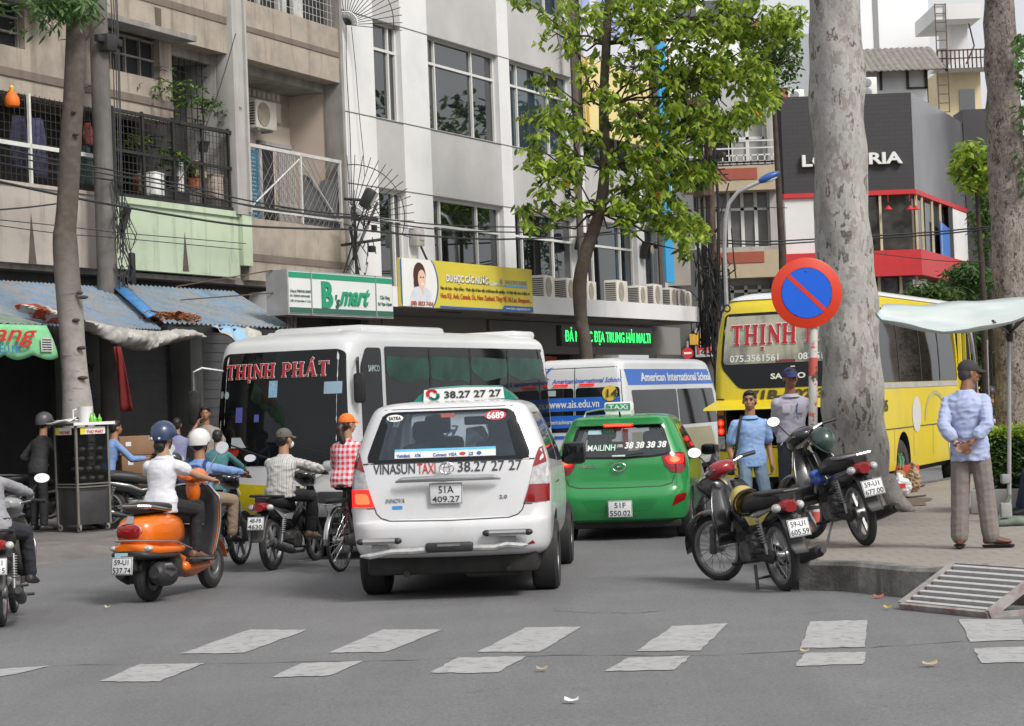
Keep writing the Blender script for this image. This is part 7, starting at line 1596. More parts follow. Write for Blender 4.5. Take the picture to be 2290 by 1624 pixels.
 mb=MB();mb.tube([(.12,.14,.22),(.14,.10,.224),(.16,.04,.232),(.175,-.06,.245),(.185,-.16,.26),(.183,-.21,.268),(.18,-.245,.274)],[.04,.075,.098,.106,.102,.085,.05],20);ex=mb.build('exhaust',m_plas,t);mb=MB();mb.tube([(.25,.02,.26),(.275,-.12,.29),(.265,-.22,.31)],[.03,.065,.035],12,flat=(.45,1));mb.build('heat_shield',m_chr,ex)
 mb=MB();mb.box((-.13,.08,.26),(.14,.42,.2),None,.06);mb.tube([(-.17,-.05,.2),(-.17,-.2,.26)],.05,10);mb.box((.05,.25,.28),(.2,.3,.2),None,.05);mb.build('engine',m_plas,t)
 mb=MB();mb.tube([(-.13,-.02,.22),(-.12,-.12,.52)],.035,10);mb.build('shock_absorber',m_rim,t)
 fender('rear_fender',t,(0,0,Rr),Rr+.04,40,165,.06,m_plas)
 mb=MB();mb.box((0,.66,.315),(.46,.46,.05),None,.02);mb.build('floorboard',m_plas,t)
 mb=MB();mb.box((0,.62,.27),(.36,.5,.09),None,.035);mb.tube([(.0,.35,.36),(0,.7,.22),(0,.95,.26)],.12,12,flat=(1.2,.6));mb.build('orange_belly',m_orange,t,60)
 def edge(u):
  return(.235+.035*math.sin(u*2.6)-.16*max(0,u-.82)/.18*.6,.80+.10*u+.05*math.sin(u*3.1),.31+.66*u)
 rs=[]
 for i in range(13):x,y,z=edge(i/12);rs.append([V((x*q,y+.045*(1-q*q),z))for q in(-1,-.75,-.4,0,.4,.75,1)])
 shell(rs,'leg_shield',m_orange,t,60,.008)
 rs=[]
 for i in range(13):x,y,z=edge(i/12);rs.append([V((x*.93*q,y+.045*(1-q*q)-.018-.03*(1-abs(q)),z))for q in(-1,-.75,-.4,0,.4,.75,1)])
 shell(rs,'inner_shield',m_plas,t,60,.008)
 mb=MB();L_=[V(edge(i/12))for i in range(13)];mb.tube([V((.20,.42,.34)),V((.24,.6,.325))]+L_+[V((0,edge(1)[1]+.04,edge(1)[2]+.02))]+[V((-p.x,p.y,p.z))for p in L_[::-1]]+[V((-.24,.6,.325)),V((-.20,.42,.34))],.011,8);mb.build('chrome_edge',m_chr,t)
 mb=MB();mb.box((.0,.83,.72),(.3,.1,.24),None,.05);mb.build('glove_box',m_plas,t);mb=MB();mb.tube([(.2,.7,.62),(.12,.72,.625),(-.12,.72,.625),(-.2,.7,.62)],.01,6);mb.build('chrome_bar',m_chr,t)
 fender('front_fender',t,(0,WB,Rr),Rr+.045,10,150,.06,m_orange)
 mb=MB();mb.tube([(0,WB,Rr),(-.09,WB-.02,.35),(0,WB-.18,.6),(0,WB-.25,.95)],.03,10);mb.build('fork',m_plas,t)
 rs=[]
 for y,z,w,h_ in((WB-.15,1.03,.06,.05),(WB-.19,1.05,.10,.075),(WB-.28,1.06,.13,.06),(WB-.36,1.05,.12,.045),(WB-.40,1.045,.06,.025)):rs.append(ellring((0,y,z),w,h_,n=18,e=2.3))
 mb=MB();mb.rings(rs);mb.build('handlebar_cover',m_orange,t,60);mb=MB();mb.rings([ellring((0,WB-.16,.95),.07,.12),ellring((0,WB-.28,.93),.09,.14),ellring((0,WB-.33,.93),.05,.1)]);mb.build('steering_column',m_orange,t,60)
 mb=MB();mb.tube([(-.33,WB-.38,1.055),(0,WB-.31,1.06),(.33,WB-.38,1.055)],.014,8);hb=mb.build('handlebar',m_orange,t)
 for s in(1,-1):
  mb=MB();mb.tube([(s*.2,WB-.352,1.057),(s*.335,WB-.382,1.055)],.019,10);mb.build('grip',m_seatv,hb);mb=MB();mb.tube([(s*.18,WB-.30,1.06),(s*.36,WB-.34,1.04)],.007,6);mb.build('brake_lever',m_chr,hb)
  mirror(hb,V((s*.15,WB-.30,1.08)),V((s*.27,WB-.22,1.30)),r=.062,round_=True)
 return t
def bicycle(label,loc,rz):
 t=thing('bicycle',label,'bicycle',loc,rz);WB,Rr=1.05,.33
 spoke_wheel(t,(0,0,Rr),Rr,.035,'spoke',m_chr,36);spoke_wheel(t,(0,WB,Rr),Rr,.035,'spoke',m_chr,36)
 m_fr=mat('bicycle_frame',(.10,.015,.03),.35)
 mb=MB();bb=(0,.42,.30);st=(0,.25,.78)
 mb.tube([bb,st],.014,8);mb.tube([bb,(0,WB-.22,.72)],.015,8);mb.tube([(0,.32,.55),(0,WB-.25,.80)],.013,8);mb.tube([(0,WB-.27,.88),(0,WB-.2,.62)],.016,8)
 for s in(1,-1):mb.tube([bb,(s*.055,0,Rr)],.009,6);mb.tube([(0,.27,.72),(s*.055,0,Rr)],.008,6);mb.tube([(s*.03,WB-.2,.62),(s*.05,WB-.06,.42),(s*.05,WB,Rr)],.009,6)
 mb.build('frame',m_fr,t)
 mb=MB();mb.ell((0,.20,.90),(.10,.14,.035));mb.ell((0,.33,.895),(.035,.1,.025));mb.build('saddle',m_seatv,t);mb=MB();mb.tube([(0,.25,.76),(0,.235,.87)],.012,6);mb.build('seat_post',m_chr,t)
 mb=MB();mb.tube([(-.27,WB-.42,.98),(-.2,WB-.32,1.0),(-.05,WB-.28,.99),(.05,WB-.28,.99),(.2,WB-.32,1.0),(.27,WB-.42,.98)],.011,8);mb.tube([(0,WB-.28,.99),(0,WB-.27,.86)],.012,6);mb.build('handlebar',m_chr,t)
 fender('mudguard',t,(0,0,Rr),Rr+.03,10,185,.028,m_chr);fender('mudguard',t,(0,WB,Rr),Rr+.03,20,170,.028,m_chr)
 mb=MB()
 for x in(-.05,0,.05):mb.tube([(x,-.28,.72),(x,.12,.74)],.005,5)
 for s in(1,-1):mb.tube([(s*.06,-.28,.72),(s*.06,.14,.74)],.006,5);mb.tube([(s*.06,-.2,.72),(s*.06,0,Rr)],.005,5)
 mb.tube([(-.06,-.28,.72),(.06,-.28,.72)],.006,5);mb.build('rear_rack',m_chr,t);mb=MB();mb.box((0,-.08,.755),(.12,.34,.03),None,.012);mb.build('rack_pad',m_seatv,t)
 mb=MB();mb.cap((.06,.02,Rr),(.06,.42,.31),.05,.085,14)
 for v in mb.v:v.x=.06+(v.x-.06)*.25
 mb.build('chain_guard',m_alu,t)
 mb=MB();mb.tube([(.06,.42,.30),(.07,.42,.14)],.008,6);mb.box((.12,.42,.135),(.09,.07,.02),None,.006);mb.tube([(-.06,.42,.30),(-.07,.42,.46)],.008,6);mb.box((-.12,.42,.465),(.09,.07,.02),None,.006);mb.build('pedal',m_black,t)
 return t
 #  riders in the street
c_white=cloth('white_blouse',(.62,.62,.66));c_black=cloth('black_trousers',(.014,.014,.016));c_blue=cloth('blue_shirt',(.17,.28,.52));c_khaki=cloth('khaki_trousers',(.26,.19,.13))
def _str(t,c,co):
 s=nn(t,'ShaderNodeSeparateXYZ');t.links.new(co,s.inputs[0]);a=mth(t,'FRACT',mth(t,'MULTIPLY',s.outputs[0],22.));f=mth(t,'LESS_THAN',a,.13);g=mth(t,'LESS_THAN',mth(t,'FRACT',mth(t,'ADD',mth(t,'MULTIPLY',s.outputs[0],22.),.5)),.08)
 return mixc(t,mth(t,'MAXIMUM',f,g),c,(.23,.22,.22))
c_stripe=cloth('striped_shirt',(.47,.46,.44),fn=_str)
def _ging(t,c,co):
 s=nn(t,'ShaderNodeSeparateXYZ');t.links.new(co,s.inputs[0]);f=lambda o,k:mth(t,'LESS_THAN',mth(t,'FRACT',mth(t,'MULTIPLY',o,k)),.5)
 q=mth(t,'MULTIPLY',mth(t,'ADD',f(s.outputs[0],19.),f(s.outputs[2],17.)),.5);return mixc(t,q,(.62,.58,.6),(.6,.012,.035))
c_ging=cloth('red_gingham',(.6,.1,.1),fn=_ging,var=0)
h_navy=mat('helmet_navy',(.022,.04,.095),.3,var=.08,coat=.4);h_white=mat('helmet_white',(.6,.6,.58),.3,coat=.4,var=.05)
ride=dict(pelvis=(0,.16,.88),chest=(0,.20,1.31),handR=(.29,.83,1.04),handL=(-.29,.83,1.04),footR=(.2,.60,.38),footL=(-.2,.60,.38),kneeR=(.45,1,.5),kneeL=(-.45,1,.5),fdR=(.15,1,-.1),fdL=(-.15,1,-.1),pnR=(0,.2,-1),pnL=(0,.2,-1),hdR=(-.0,1,-.15),hdL=(0,1,-.15),curl=1.15,elbR=(.7,-.4,-.6),elbL=(-.7,-.4,-.6),head=(0,.02,.215))
def pz(**k):d=dict(ride);d.update(k);return d
vr=G(335,1346);rz1=R(-18)
vsc=scooter('orange scooter with chrome rails and red tail lamp carrying a woman',vr,rz1)
vsc.scale=(1.06,1.04,1.06)
w1,j=person('woman in white short-sleeved blouse and navy helmet riding the orange scooter',vr,rz1,pz(chest=(.03,.30,1.32),head=(.01,.02,.21),pelvis=(.01,.26,.90),footR=(.17,.62,.42),footL=(-.17,.62,.42),kneeR=(.25,1,.3),kneeL=(-.25,1,.3),head_yaw=-15,handR=(.30,.76,1.08),handL=(-.30,.76,1.08)),dict(h=1.62,fem=True,shirt=c_white,trousers=c_black,sleeve='cap',hair='bun',headgear=('helmet',h_navy,[(-.07,-.0,.02),(-.025,.0,.024),(.05,.0,.017)]),collar=True,hem=.1,fold=.007,loose=.014,shoes=mat('sandal_brown',(.16,.09,.06),.6),skin=mat('skin_light',(.42,.24,.16),.5,var=.06)))
fb=G(538,1263);rz2=R(-17);o_=fb-V((math.sin(R(17)),math.cos(R(17)),0))*1.22;
underbone('black motorbike with big black front shield ridden by a man in white helmet',o_,rz2,'59-V2','418.26',wheelk='cast',mir=(1,))
w2,j=person('man in white helmet, blue shirt and khaki trousers riding a black motorbike',o_,rz2,pz(chest=(.02,.24,1.21),pelvis=(0,.22,.84),head_yaw=-10),dict(h=1.62,shirt=c_blue,trousers=c_khaki,headgear=('helmet',h_white),collar=True,hem=.07,shoes=mat('shoe_black',(.02,.02,.022),.4)))
mb=MB()
for s in(-1,1):mb.tube([V((s*.12,.10,.95)),V((s*.14,.10,1.08)),V((s*.12,.14,1.19)),V((s*.11,.23,1.22)),V((s*.12,.33,1.14))],.028,8,flat=(1,.35))
mb.build('backpack_strap',mat('navy_strap',(.02,.04,.13),.8),w2);mb=MB();mb.box((-.02,.06,1.02),(.26,.12,.30),Matrix.Rotation(-.08,3,'X'),.05);mb.build('backpack',MC['navy_strap'],w2)
sr_=G(610,1276);rz3=R(-17)
underbone('dark motorbike with red tail lamp and grey side cover under the man in striped shirt',sr_,rz3,'48-F8','4630',col2=mat('grey_graphic',(.25,.26,.27),.4),mir=(),wheelk='cast')
w3,j=person('man in striped shirt, grey cap and face mask on a dark motorbike',sr_,rz3,pz(chest=(.05,.30,1.22),pelvis=(.02,.22,.84),head=(0,.035,.21),head_yaw=-22,bend=.03,shoulder_yaw=-4),dict(h=1.62,shirt=c_stripe,trousers=cloth('charcoal_trousers',(.02,.02,.022)),headgear=('cap',mat('grey_cap',(.10,.095,.08),.9,var=.2)),collar=True,loose=.022,fold=.016,hem=.07,shoes=mat('sandal_tan',(.2,.13,.09),.6)))
mb=MB();q=j['Hd'];Rm=Matrix.Rotation(R(-22),3,'Z');mb.ell(q+Rm@V((0,.075,-.055)),(.055,.03,.045),12,8,Rm);mb.build('face_mask',m_wh,w3)
br=G(762,1279);rz4=R(-19)
bicycle('old bicycle with chrome mudguards and black saddle beside the white taxi',br,rz4)
w4,j=person('girl in orange cap and red gingham shirt riding a bicycle',br,rz4,pz(pelvis=(0,.20,.96),chest=(.02,.26,1.37),handR=(.25,.62,1.0),handL=(-.25,.62,1.0),footR=(.12,.44,.22),footL=(-.12,.44,.54),kneeR=(.1,1,.1),kneeL=(-.1,1,.1),head_yaw=-30,head=(.0,.02,.21)),dict(h=1.55,fem=True,shirt=c_ging,trousers=c_black,headgear=('cap',mat('orange_cap',(.75,.15,.01),.7,var=.05)),hair='tail',hair_mat=mat('dark_brown_hair',(.022,.012,.010),.5),hem=.08,loose=.016,sleeve='long'))
lr=G(4,1402);rz5=R(9)
underbone('silver and black motorbike with red-striped rims at the left edge',lr,rz5,'59-K1','220.15',cowl=mat('silver_cowl',(.3,.31,.32),.3,coat=.4),col=mat('gunmetal',(.06,.055,.045),.3,coat=.4,var=.4),wheelk='cast',mir=(1,),rimstripe=mat('rim_red',(.5,.02,.03),.4,var=0))
w5,j=person('rider in grey long-sleeved top and gloves on the motorbike at the left edge',lr,rz5,pz(chest=(-.16,.16,1.28),pelvis=(-.06,.12,.84)),dict(h=1.65,shirt=cloth('grey_top',(.27,.27,.29)),trousers=cloth('dark_jeans',(.02,.022,.03)),headgear=('helmet',mat('helmet_red',(.5,.05,.07),.3)),shoes=mat('sandal_dark',(.03,.025,.025),.5),skin=mat('glove_grey',(.2,.2,.21),.8)))
#  parked motorbikes by the kerb
m1r=G(1758,1322);rzA=R(18)
mbA=underbone('parked motorbike with red cowl and plate 605.59 in front of the kerb',m1r,rzA,'59-U1','605.59',cowl=mat('cowl_red',(.28,.012,.02),.3,coat=.5),col2=mat('yellow_graphic',(.5,.42,.12),.4),lean=-6,standk='centre',steer=28,mir=(-1,))
m2r=G(1938,1221,.25);rzB=R(14)
mbB=underbone('parked black motorbike with plate 677.00 and chrome tail rail on the pavement',m2r,rzB,'59-U1','677.00',wheelk='cast',lean=-10,standk='side',rail='chrome',steer=22,mir=(-1,),muf=m_black,platew=.2)
mbA.scale=mbB.scale=(1.05,1.05,1.08)
def hung_helmet(label,loc,mt,rot,pk=None,stripe=None):
 t=thing('helmet',label,'helmet',loc,0);t.rotation_euler=rot;mb=MB();rs=[]
 for th in(.05,.3,.6,.9,1.2,1.5,1.75,1.9):rs.append([V((.122*math.cos(a)*math.sin(th),.142*math.sin(a)*math.sin(th),.13*math.cos(th)))for a in(2*math.pi*j/24 for j in range(24))])
 rs+=[[v*.9 for v in rs[-1]]]+[[V((v.x*.88,v.y*.88,v.z*.85))for v in r]for r in rs[:-1][::-1]];mb.rings(rs);mb.build('shell',mt,t,50)
 mb=MB();mb.torus((0,0,-.04),.128,.009,28,6,'z');
 for v in mb.v:v.y*=1.13
 mb.build('rim',m_black,t);mb=MB();mb.tube([(.11,0,-.04),(.09,.02,-.14),(0,.05,-.2),(-.09,.02,-.14),(-.11,0,-.04)],.006,5);mb.build('chin_strap',m_black,t)
 if stripe:
  mb=MB();rs=[[V((x,.1455*math.sin(th),.1335*math.cos(th)))for x in(-.03,0,.03)]for th in[(-1.5+3*i/16)for i in range(17)]];mb.rings(rs,False,False);mb.build('stripe',stripe,t)
 return t
def on(root_loc,rz,lean,p):return V(root_loc)+Matrix.Rotation(rz,3,'Z')@(Matrix.Rotation(R(lean),3,'Y')@V(p))
hung_helmet('dark green helmet hanging from the handlebar of the black parked motorbike',P(1838,985,m2r.y+.78),mat('helmet_green',(.025,.05,.042),.25,coat=.5),(R(35),R(20),R(30)))
hung_helmet('yellow helmet hanging between the seat and bars of the red-cowled parked motorbike',P(1664,1118,m1r.y+.5),mat('helmet_yellow',(.42,.34,.09),.3,coat=.4),(R(-50),R(-40),R(0)))
hung_helmet('black helmet with cream stripe hanging under the red-cowled handlebar',P(1594,1093,m1r.y+.95),mat('helmet_black',(.02,.02,.02),.3,coat=.4),(R(30),R(-25),R(80)),stripe=mat('cream_stripe',(.5,.45,.3),.4))
mb=MB();rs=[];q0=P(1829,1074,m2r.y+.42)
mb.ell((0,0,0),(.07,.05,.05));mb.ell((-.02,.0,.05),(.06,.04,.05));me=remesh(mb,.01,1,.02,18);me.materials.append(mat('plastic_blue',(.05,.11,.45),.4,var=.3,vs=20));o=link('plastic_bag',me,None,q0);tag(o,'small blue and white plastic bag on the black parked motorbike','plastic bag')
#  men on the pavement side
c_polo=cloth('polo_blue',(.25,.39,.66));c_jean=cloth('light_jeans',(.17,.25,.33),var=.2);c_greysh=cloth('grey_shirt',(.37,.36,.43));c_grn=cloth('dark_navy_trousers',(.022,.025,.035))
pp=P(1683,900,24.5);pp.z=0
zf=lambda x,y,Y:P(x,y,Y).z
hgt=zf(1675,868,24.5)
w6,j=person('man in light blue polo shirt with shoulder bag standing behind the parked motorbikes',(P(1680,1000,24.5).x,24.5,0),R(188),dict(pelvis=(0,0,.92),chest=(0,-.01,1.42),head=(0,.02,.21),head_yaw=-22,shoulder_yaw=-6,handR=(.235,.08,.84),handL=(-.235,.04,.84),footR=(.12,0,.08),footL=(-.12,.03,.08),elbR=(.3,-1,0),elbL=(-.3,-1,0),hdR=(.05,.3,-1),hdL=(0,.3,-1),pnR=(-1,.3,0),pnL=(1,.3,0),kneeR=(.1,1,0),kneeL=(-.1,1,0),curl=.7),dict(h=hgt/.998,shirt=c_polo,trousers=c_jean,sleeve='short',collar=True,hem=.1,loose=.016,fold=.008))
mb=MB();mb.tube([(.10,-.02,1.44),(.17,.12,1.3),(.22,.13,1.05),(.24,.05,.9)],.018,8,flat=(1,.4));mb.tube([(.10,-.02,1.44),(.16,-.14,1.25),(.24,-.05,.9)],.018,8,flat=(1,.4));mb.box((.27,-.02,.83),(.10,.26,.2),None,.04);mb.build('shoulder_bag',mat('bag_black',(.02,.02,.022),.7),w6)
hgt=zf(1762,825,22.6)-.25
w7,j=person('man in navy cap and grey pocketed shirt standing by the sign pole',(P(1772,1000,22.6).x,22.6,.25),R(184),dict(pelvis=(0,0,.92),chest=(0,.01,1.42),head=(0,.03,.21),head_yaw=10,handR=(.05,-.2,.88),handL=(-.03,-.21,.86),footR=(.12,0,.08),footL=(-.12,0,.08),elbR=(1,-.3,0),elbL=(-1,-.3,0),hdR=(-.6,-.1,-.6),hdL=(.6,-.1,-.6),pnR=(0,-1,0),pnL=(0,-1,0),kneeR=(.1,1,0),kneeL=(-.1,1,0)),dict(h=hgt/1.035,shirt=c_greysh,trousers=c_grn,sleeve='long',collar=True,loose=.018,fold=.01,hem=.03,headgear=('cap',mat('cap_navy',(.03,.035,.13),.8,var=.1)),skin=m_skin2))
mb=MB()
for s_ in(1,-1):mb.box((s_*.08,.135,1.27),(.09,.012,.10),None,.004)
mb.build('shirt_pockets',c_greysh,w7);mb=MB();mb.tube([(-.05,.15,1.33),(-.03,.16,1.22),(-.045,.155,1.15)],.005,5);mb.build('cord',m_nv,w7)
mb=MB();mb.box((-.02,.10,1.74),(.05,.004,.01));mb.build('cap_print',m_wh,w7)
pq=P(1828,950,25.6);person('man in light blue shirt mostly hidden between the sign pole and the thick trunk',(pq.x+.26,25.6,.25),R(90),dict(pelvis=(0,0,.88),chest=(0,.05,1.36),handR=(.25,.1,.85),handL=(-.25,.1,.85),footR=(.1,0,.08),footL=(-.1,0,.08),pnR=(-1,0,0),pnL=(1,0,0)),dict(h=1.55,vox=.012,shirt=c_polo,trousers=c_grn,sleeve='short'))
po=G(2178,1226,.25);hO=zf(2165,822,po.y)-.25
c_ob=cloth('pale_blue_shirt',(.36,.41,.60),var=.06);c_ot=cloth('grey_brown_trousers',(.19,.165,.15),var=.06)
w8,j=person('old man in black cap and pale blue shirt with hands clasped behind',(po.x,po.y,.25),R(-20),dict(pelvis=(.0,.0,.90),chest=(-.02,.02,1.40),head=(.04,.05,.20),head_yaw=-62,head_pitch=-3,bend=.02,shoulder_yaw=-4,handR=(.035,-.235,.94),handL=(-.075,-.225,.93),elbR=(1,-.35,-.1),elbL=(-1,-.35,-.1),footL=(-.12,-.02,.085),footR=(.15,.03,.085),fdR=(1,.35,0),fdL=(-.15,1,0),kneeR=(.3,1,0),kneeL=(-.1,1,0),hdR=(-.85,-.05,-.45),hdL=(.8,-.05,-.5),pnR=(0,-1,.1),pnL=(0,-1,.1),flipR=False,curl=.38),dict(h=hO/1.015,shirt=c_ob,trousers=c_ot,sleeve='rolled',collar=True,loose=.024,fold=.016,tloose=.03,tfold=.007,hem=.12,tlen=.97,headgear=('cap',mat('cap_charcoal',(.03,.03,.03),.85,var=.2)),hair_mat=mat('greying_hair',(.05,.048,.046),.7),skin=m_skin2,shoes=mat('leather_sandal',(.13,.05,.03),.5,var=.2),vox=.0065))
mb=MB();q=j['Wr'][-1];dd=(q-j['El'][-1]).normalized();mb.lathe([(.031,-.01),(.033,-.008),(.033,.008),(.031,.01)],16,(0,0,0),'z');o=mb.build('wristwatch',m_chr,w8);o.location=q-dd*.02;o.rotation_euler=dd.to_track_quat('Z','Y').to_euler()
mb=MB()
for s in(1,-1):foot(mb,j['An'][s]-V((0,0,.03)),(1,.35,0)if s>0 else(-.15,1,0),1.1,.004)
for v in mb.v:v.z=min(v.z,.028)
mb.build('sandal_soles',m_seatv,w8)
pe=G(2362,1150,.25)
person('seated person in dark blue trousers at the right edge with black shoe',(pe.x,pe.y,.25),R(75),dict(pelvis=(0,-.1,.44),chest=(0,-.05,.92),handR=(.2,.1,.6),handL=(-.2,.1,.6),footR=(.12,.38,.08),footL=(-.10,.30,.08),kneeR=(.2,.3,1),kneeL=(-.2,.3,1),fdR=(0,1,0),fdL=(0,1,0)),dict(h=1.62,vox=.01,shirt=cloth('grey_tee',(.2,.2,.2)),trousers=cloth('navy_trousers',(.02,.028,.07)),sleeve='short'))
st_=Matrix.Translation((pe.x,pe.y,.25))@Matrix.Rotation(R(75),4,'Z')@V((0,-.1,0));t=thing('stool','low plastic stool under the seated person at the right edge','stool',st_);mb=MB();mb.box((0,0,.33),(.3,.3,.03),None,.01);mb.build('seat',m_nv,t)
for sx in(-1,1):
 for sy in(-1,1):mb=MB();mb.tube([(sx*.12,sy*.12,.32),(sx*.15,sy*.15,0)],.015,6);mb.build('leg',m_nv,t)
 #  background people at the shops (left)
def bgp(label,x,y,Y,rz,pose,look,z0=.15):q=P(x,y,Y);look.setdefault('vox',.012);return person(label,(q.x,Y,z0),R(rz),pose,look)
stand_=dict(pelvis=(0,0,.90),chest=(0,.02,1.38),handR=(.22,.22,.95),handL=(-.22,.2,.95),footR=(.11,0,.08),footL=(-.11,0,.08),pnR=(-1,0,0),pnL=(1,0,0))
c_dk=cloth('dark_jacket',(.03,.03,.032));
bgp('person in dark jacket and helmet standing in the shade left of the food cabinet',82,1000,28.2,-40,dict(stand_,chest=(0,.12,1.33),handR=(.25,.45,1.0)),dict(h=1.6,shirt=c_dk,trousers=c_black,headgear=('helmet',mat('helmet_grey',(.06,.06,.06),.4))))
sitp=dict(pelvis=(0,0,.78),chest=(0,.1,1.25),handR=(.25,.5,.95),handL=(-.25,.5,.95),footR=(.16,.45,.25),footL=(-.16,.45,.25),kneeR=(.2,1,.4),kneeL=(-.2,1,.4),pnR=(0,0,-1),pnL=(0,0,-1))
bgp('man in blue shirt sitting on a parked motorbike right of the food cabinet',234,1000,29.0,-50,dict(sitp,chest=(0,.16,1.22)),dict(h=1.6,shirt=c_blue,trousers=c_black))
q=P(232,1000,29.0);underbone('black motorbike parked in the shade right of the food cabinet',(q.x,28.9,.15),R(-50),'59-X1','104.32',mir=())
bgp('man holding a phone to his ear in front of the pale column',464,1000,30.2,170,dict(stand_,handR=(.10,.16,1.40),head_yaw=15,elbR=(.5,.2,-1)),dict(h=1.56,shirt=cloth('beige_shirt',(.3,.27,.24)),trousers=c_black,sleeve='short'))
bgp('man in light blue and teal half hidden between the two helmeted riders',481,1000,25.5,-10,dict(sitp),dict(h=1.36,shirt=cloth('teal_shirt',(.05,.16,.17)),trousers=c_black),0)
bgp('person behind the cardboard boxes with black hair',394,1000,29.1,0,sitp,dict(h=1.42,shirt=cloth('lilac_shirt',(.2,.2,.34)),trousers=c_black))
q=P(60,1100,28.6);underbone('old black motorbike parked in the dark shop entrance left of the food cabinet',(q.x-.2,28.6,.15),R(-60),'54-Y3','7712',mir=(1,))
q=P(318,1100,28.4);underbone('dark motorbike lying in the shade by the cardboard boxes',(q.x-.5,28.3,.15),R(-75),'51-H9','3310',mir=())
q=P(2197,950,40.);underbone('red motorbike coming up the far street',(q.x+.1,41.2,.0),R(170),'59-C1','118.02',col=m_redf,wheelk='cast',mir=())
person('distant motorcyclist in pink jacket and helmet on the red motorbike',(q.x+.1,41.2,0),R(170),pz(),dict(h=1.62,vox=.014,shirt=cloth('pink_jacket',(.6,.25,.32)),trousers=c_black,headgear=('helmet',mat('helmet_pink',(.5,.15,.18),.4))))
q=P(2215,950,42.5);underbone('distant dark motorbike behind the pink-jacketed rider',(q.x+.25,43.5,.0),R(172),'59-F2','660.41',wheelk='cast',mir=())
person('distant motorcyclist in dark clothes behind the pink-jacketed one',(q.x+.25,43.5,0),R(172),pz(),dict(h=1.62,vox=.014,shirt=c_dk,trousers=c_black,headgear=('helmet',mat('helmet_blk2',(.03,.03,.035),.4))))
#  foliage
def leafmat(name,a,b,c=None,tr=.3):
 if name in MC:return MC[name]
 m=bpy.data.materials.new(name);MC[name]=m;m.use_nodes=True;t=m.node_tree;p=t.nodes['Principled BSDF'];g=nn(t,'ShaderNodeNewGeometry')
 col=mixc(t,ramp(t,g.outputs['Random Per Island'],.05,.95),a,b)
 if c:col=mixc(t,mth(t,'GREATER_THAN',g.outputs['Random Per Island'],.997),col,c)
 t.links.new(col,p.inputs['Base Color']);p.inputs['Roughness'].default_value=.45;p.inputs['Specular IOR Level'].default_value=.4
 tl=nn(t,'ShaderNodeBsdfTranslucent');t.links.new(col,tl.inputs[0]);mx=nn(t,'ShaderNodeMixShader');mx.inputs[0].default_value=tr
 t.links.new(p.outputs[0],mx.inputs[1]);t.links.new(tl.outputs[0],mx.inputs[2]);t.links.new(mx.outputs[0],t.nodes['Material Output'].inputs[0]);return m
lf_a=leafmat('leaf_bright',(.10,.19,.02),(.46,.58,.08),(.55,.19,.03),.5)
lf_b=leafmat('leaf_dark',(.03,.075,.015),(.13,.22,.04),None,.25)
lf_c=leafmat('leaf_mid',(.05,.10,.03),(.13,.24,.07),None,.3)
def leaf(mb,p,d,n,L,w):
 d=d.normalized();s=d.cross(n);s=s.normalized()if s.length>1e-4 else d.orthogonal().normalized();n=s.cross(d)
 a,b,c,e,f,g=p,p+d*L*.35+s*w*.5-n*w*.1,p+d*L*.72+s*w*.42-n*w*.12,p+d*L-n*w*.25,p+d*L*.72-s*w*.42-n*w*.12,p+d*L*.35-s*w*.5-n*w*.1
 m1=p+d*L*.5+n*w*.08;mb.add([a,b,c,e,f,g,m1],[(0,1,6),(1,2,6),(2,3,6),(3,4,6),(4,5,6),(5,0,6)])
def clump(mb,tw,c,rg,n,L,w,droop=.6,spread=.16):
 for _ in range(n):
  a=rg.uniform(0,6.283);d=V((math.cos(a),math.sin(a),rg.uniform(-1.,.35)-droop*.5));p=c+V((rg.gauss(0,spread*.4),rg.gauss(0,spread*.4),rg.gauss(0,spread*.3)))
  leaf(mb,p,d,V((rg.gauss(0,.35),rg.gauss(0,.35),1)),L*rg.uniform(.7,1.15),w*rg.uniform(.75,1.1))
def bark(name,cols,sc=5.,zs=.5,bump=.8):
 def fn(t,c,co):
  cc=coord(t,(1,1,zs));wv=nn(t,'ShaderNodeMix',data_type='VECTOR');n0=nn(t,'ShaderNodeTexNoise');n0.inputs['Scale'].default_value=sc*.8;t.links.new(cc,n0.inputs[0]);wv.inputs[0].default_value=.18
  t.links.new(cc,wv.inputs[4]);t.links.new(n0.outputs['Color'],wv.inputs[5]);v=nn(t,'ShaderNodeTexVoronoi');v.inputs['Scale'].default_value=sc;t.links.new(wv.outputs[1],v.inputs['Vector'])
  s=nn(t,'ShaderNodeSeparateColor');t.links.new(v.outputs['Color'],s.inputs[0])
  k=mixc(t,mth(t,'GREATER_THAN',s.outputs[0],.55),cols[0],cols[1]);k=mixc(t,mth(t,'GREATER_THAN',s.outputs[1],.80),k,cols[2]);k=mixc(t,mth(t,'GREATER_THAN',s.outputs[2],.93),k,cols[3])
  f=ramp(t,ntex(t,coord(t,(1,1,.35)),2.2,8,.7),.52,.64);k=mixc(t,mth(t,'MULTIPLY',f,.55),k,cols[2])
  sx=nn(t,'ShaderNodeSeparateXYZ');t.links.new(co,sx.inputs[0]);q=mth(t,'ADD',mth(t,'MULTIPLY',sx.outputs[0],1.3),ntex(t,coord(t,(1,1,.4)),3.5,7,.7));q=mth(t,'SUBTRACT',q,mth(t,'MULTIPLY',sx.outputs[2],.035))
  k=mixc(t,mth(t,'MULTIPLY',ramp(t,q,.68,.9),.65),k,cols[2]);k=mixc(t,mth(t,'MULTIPLY',ramp(t,ntex(t,coord(t,(3,3,.5)),6,6,.75),.6,.7),.6),k,cols[3])
  return mixc(t,mth(t,'MULTIPLY',ramp(t,ntex(t,co,24,5),.4,.7),.4),k,cols[1])
 return mat(name,cols[0],.9,var=0,bump=bump,bs=14,fn=fn)
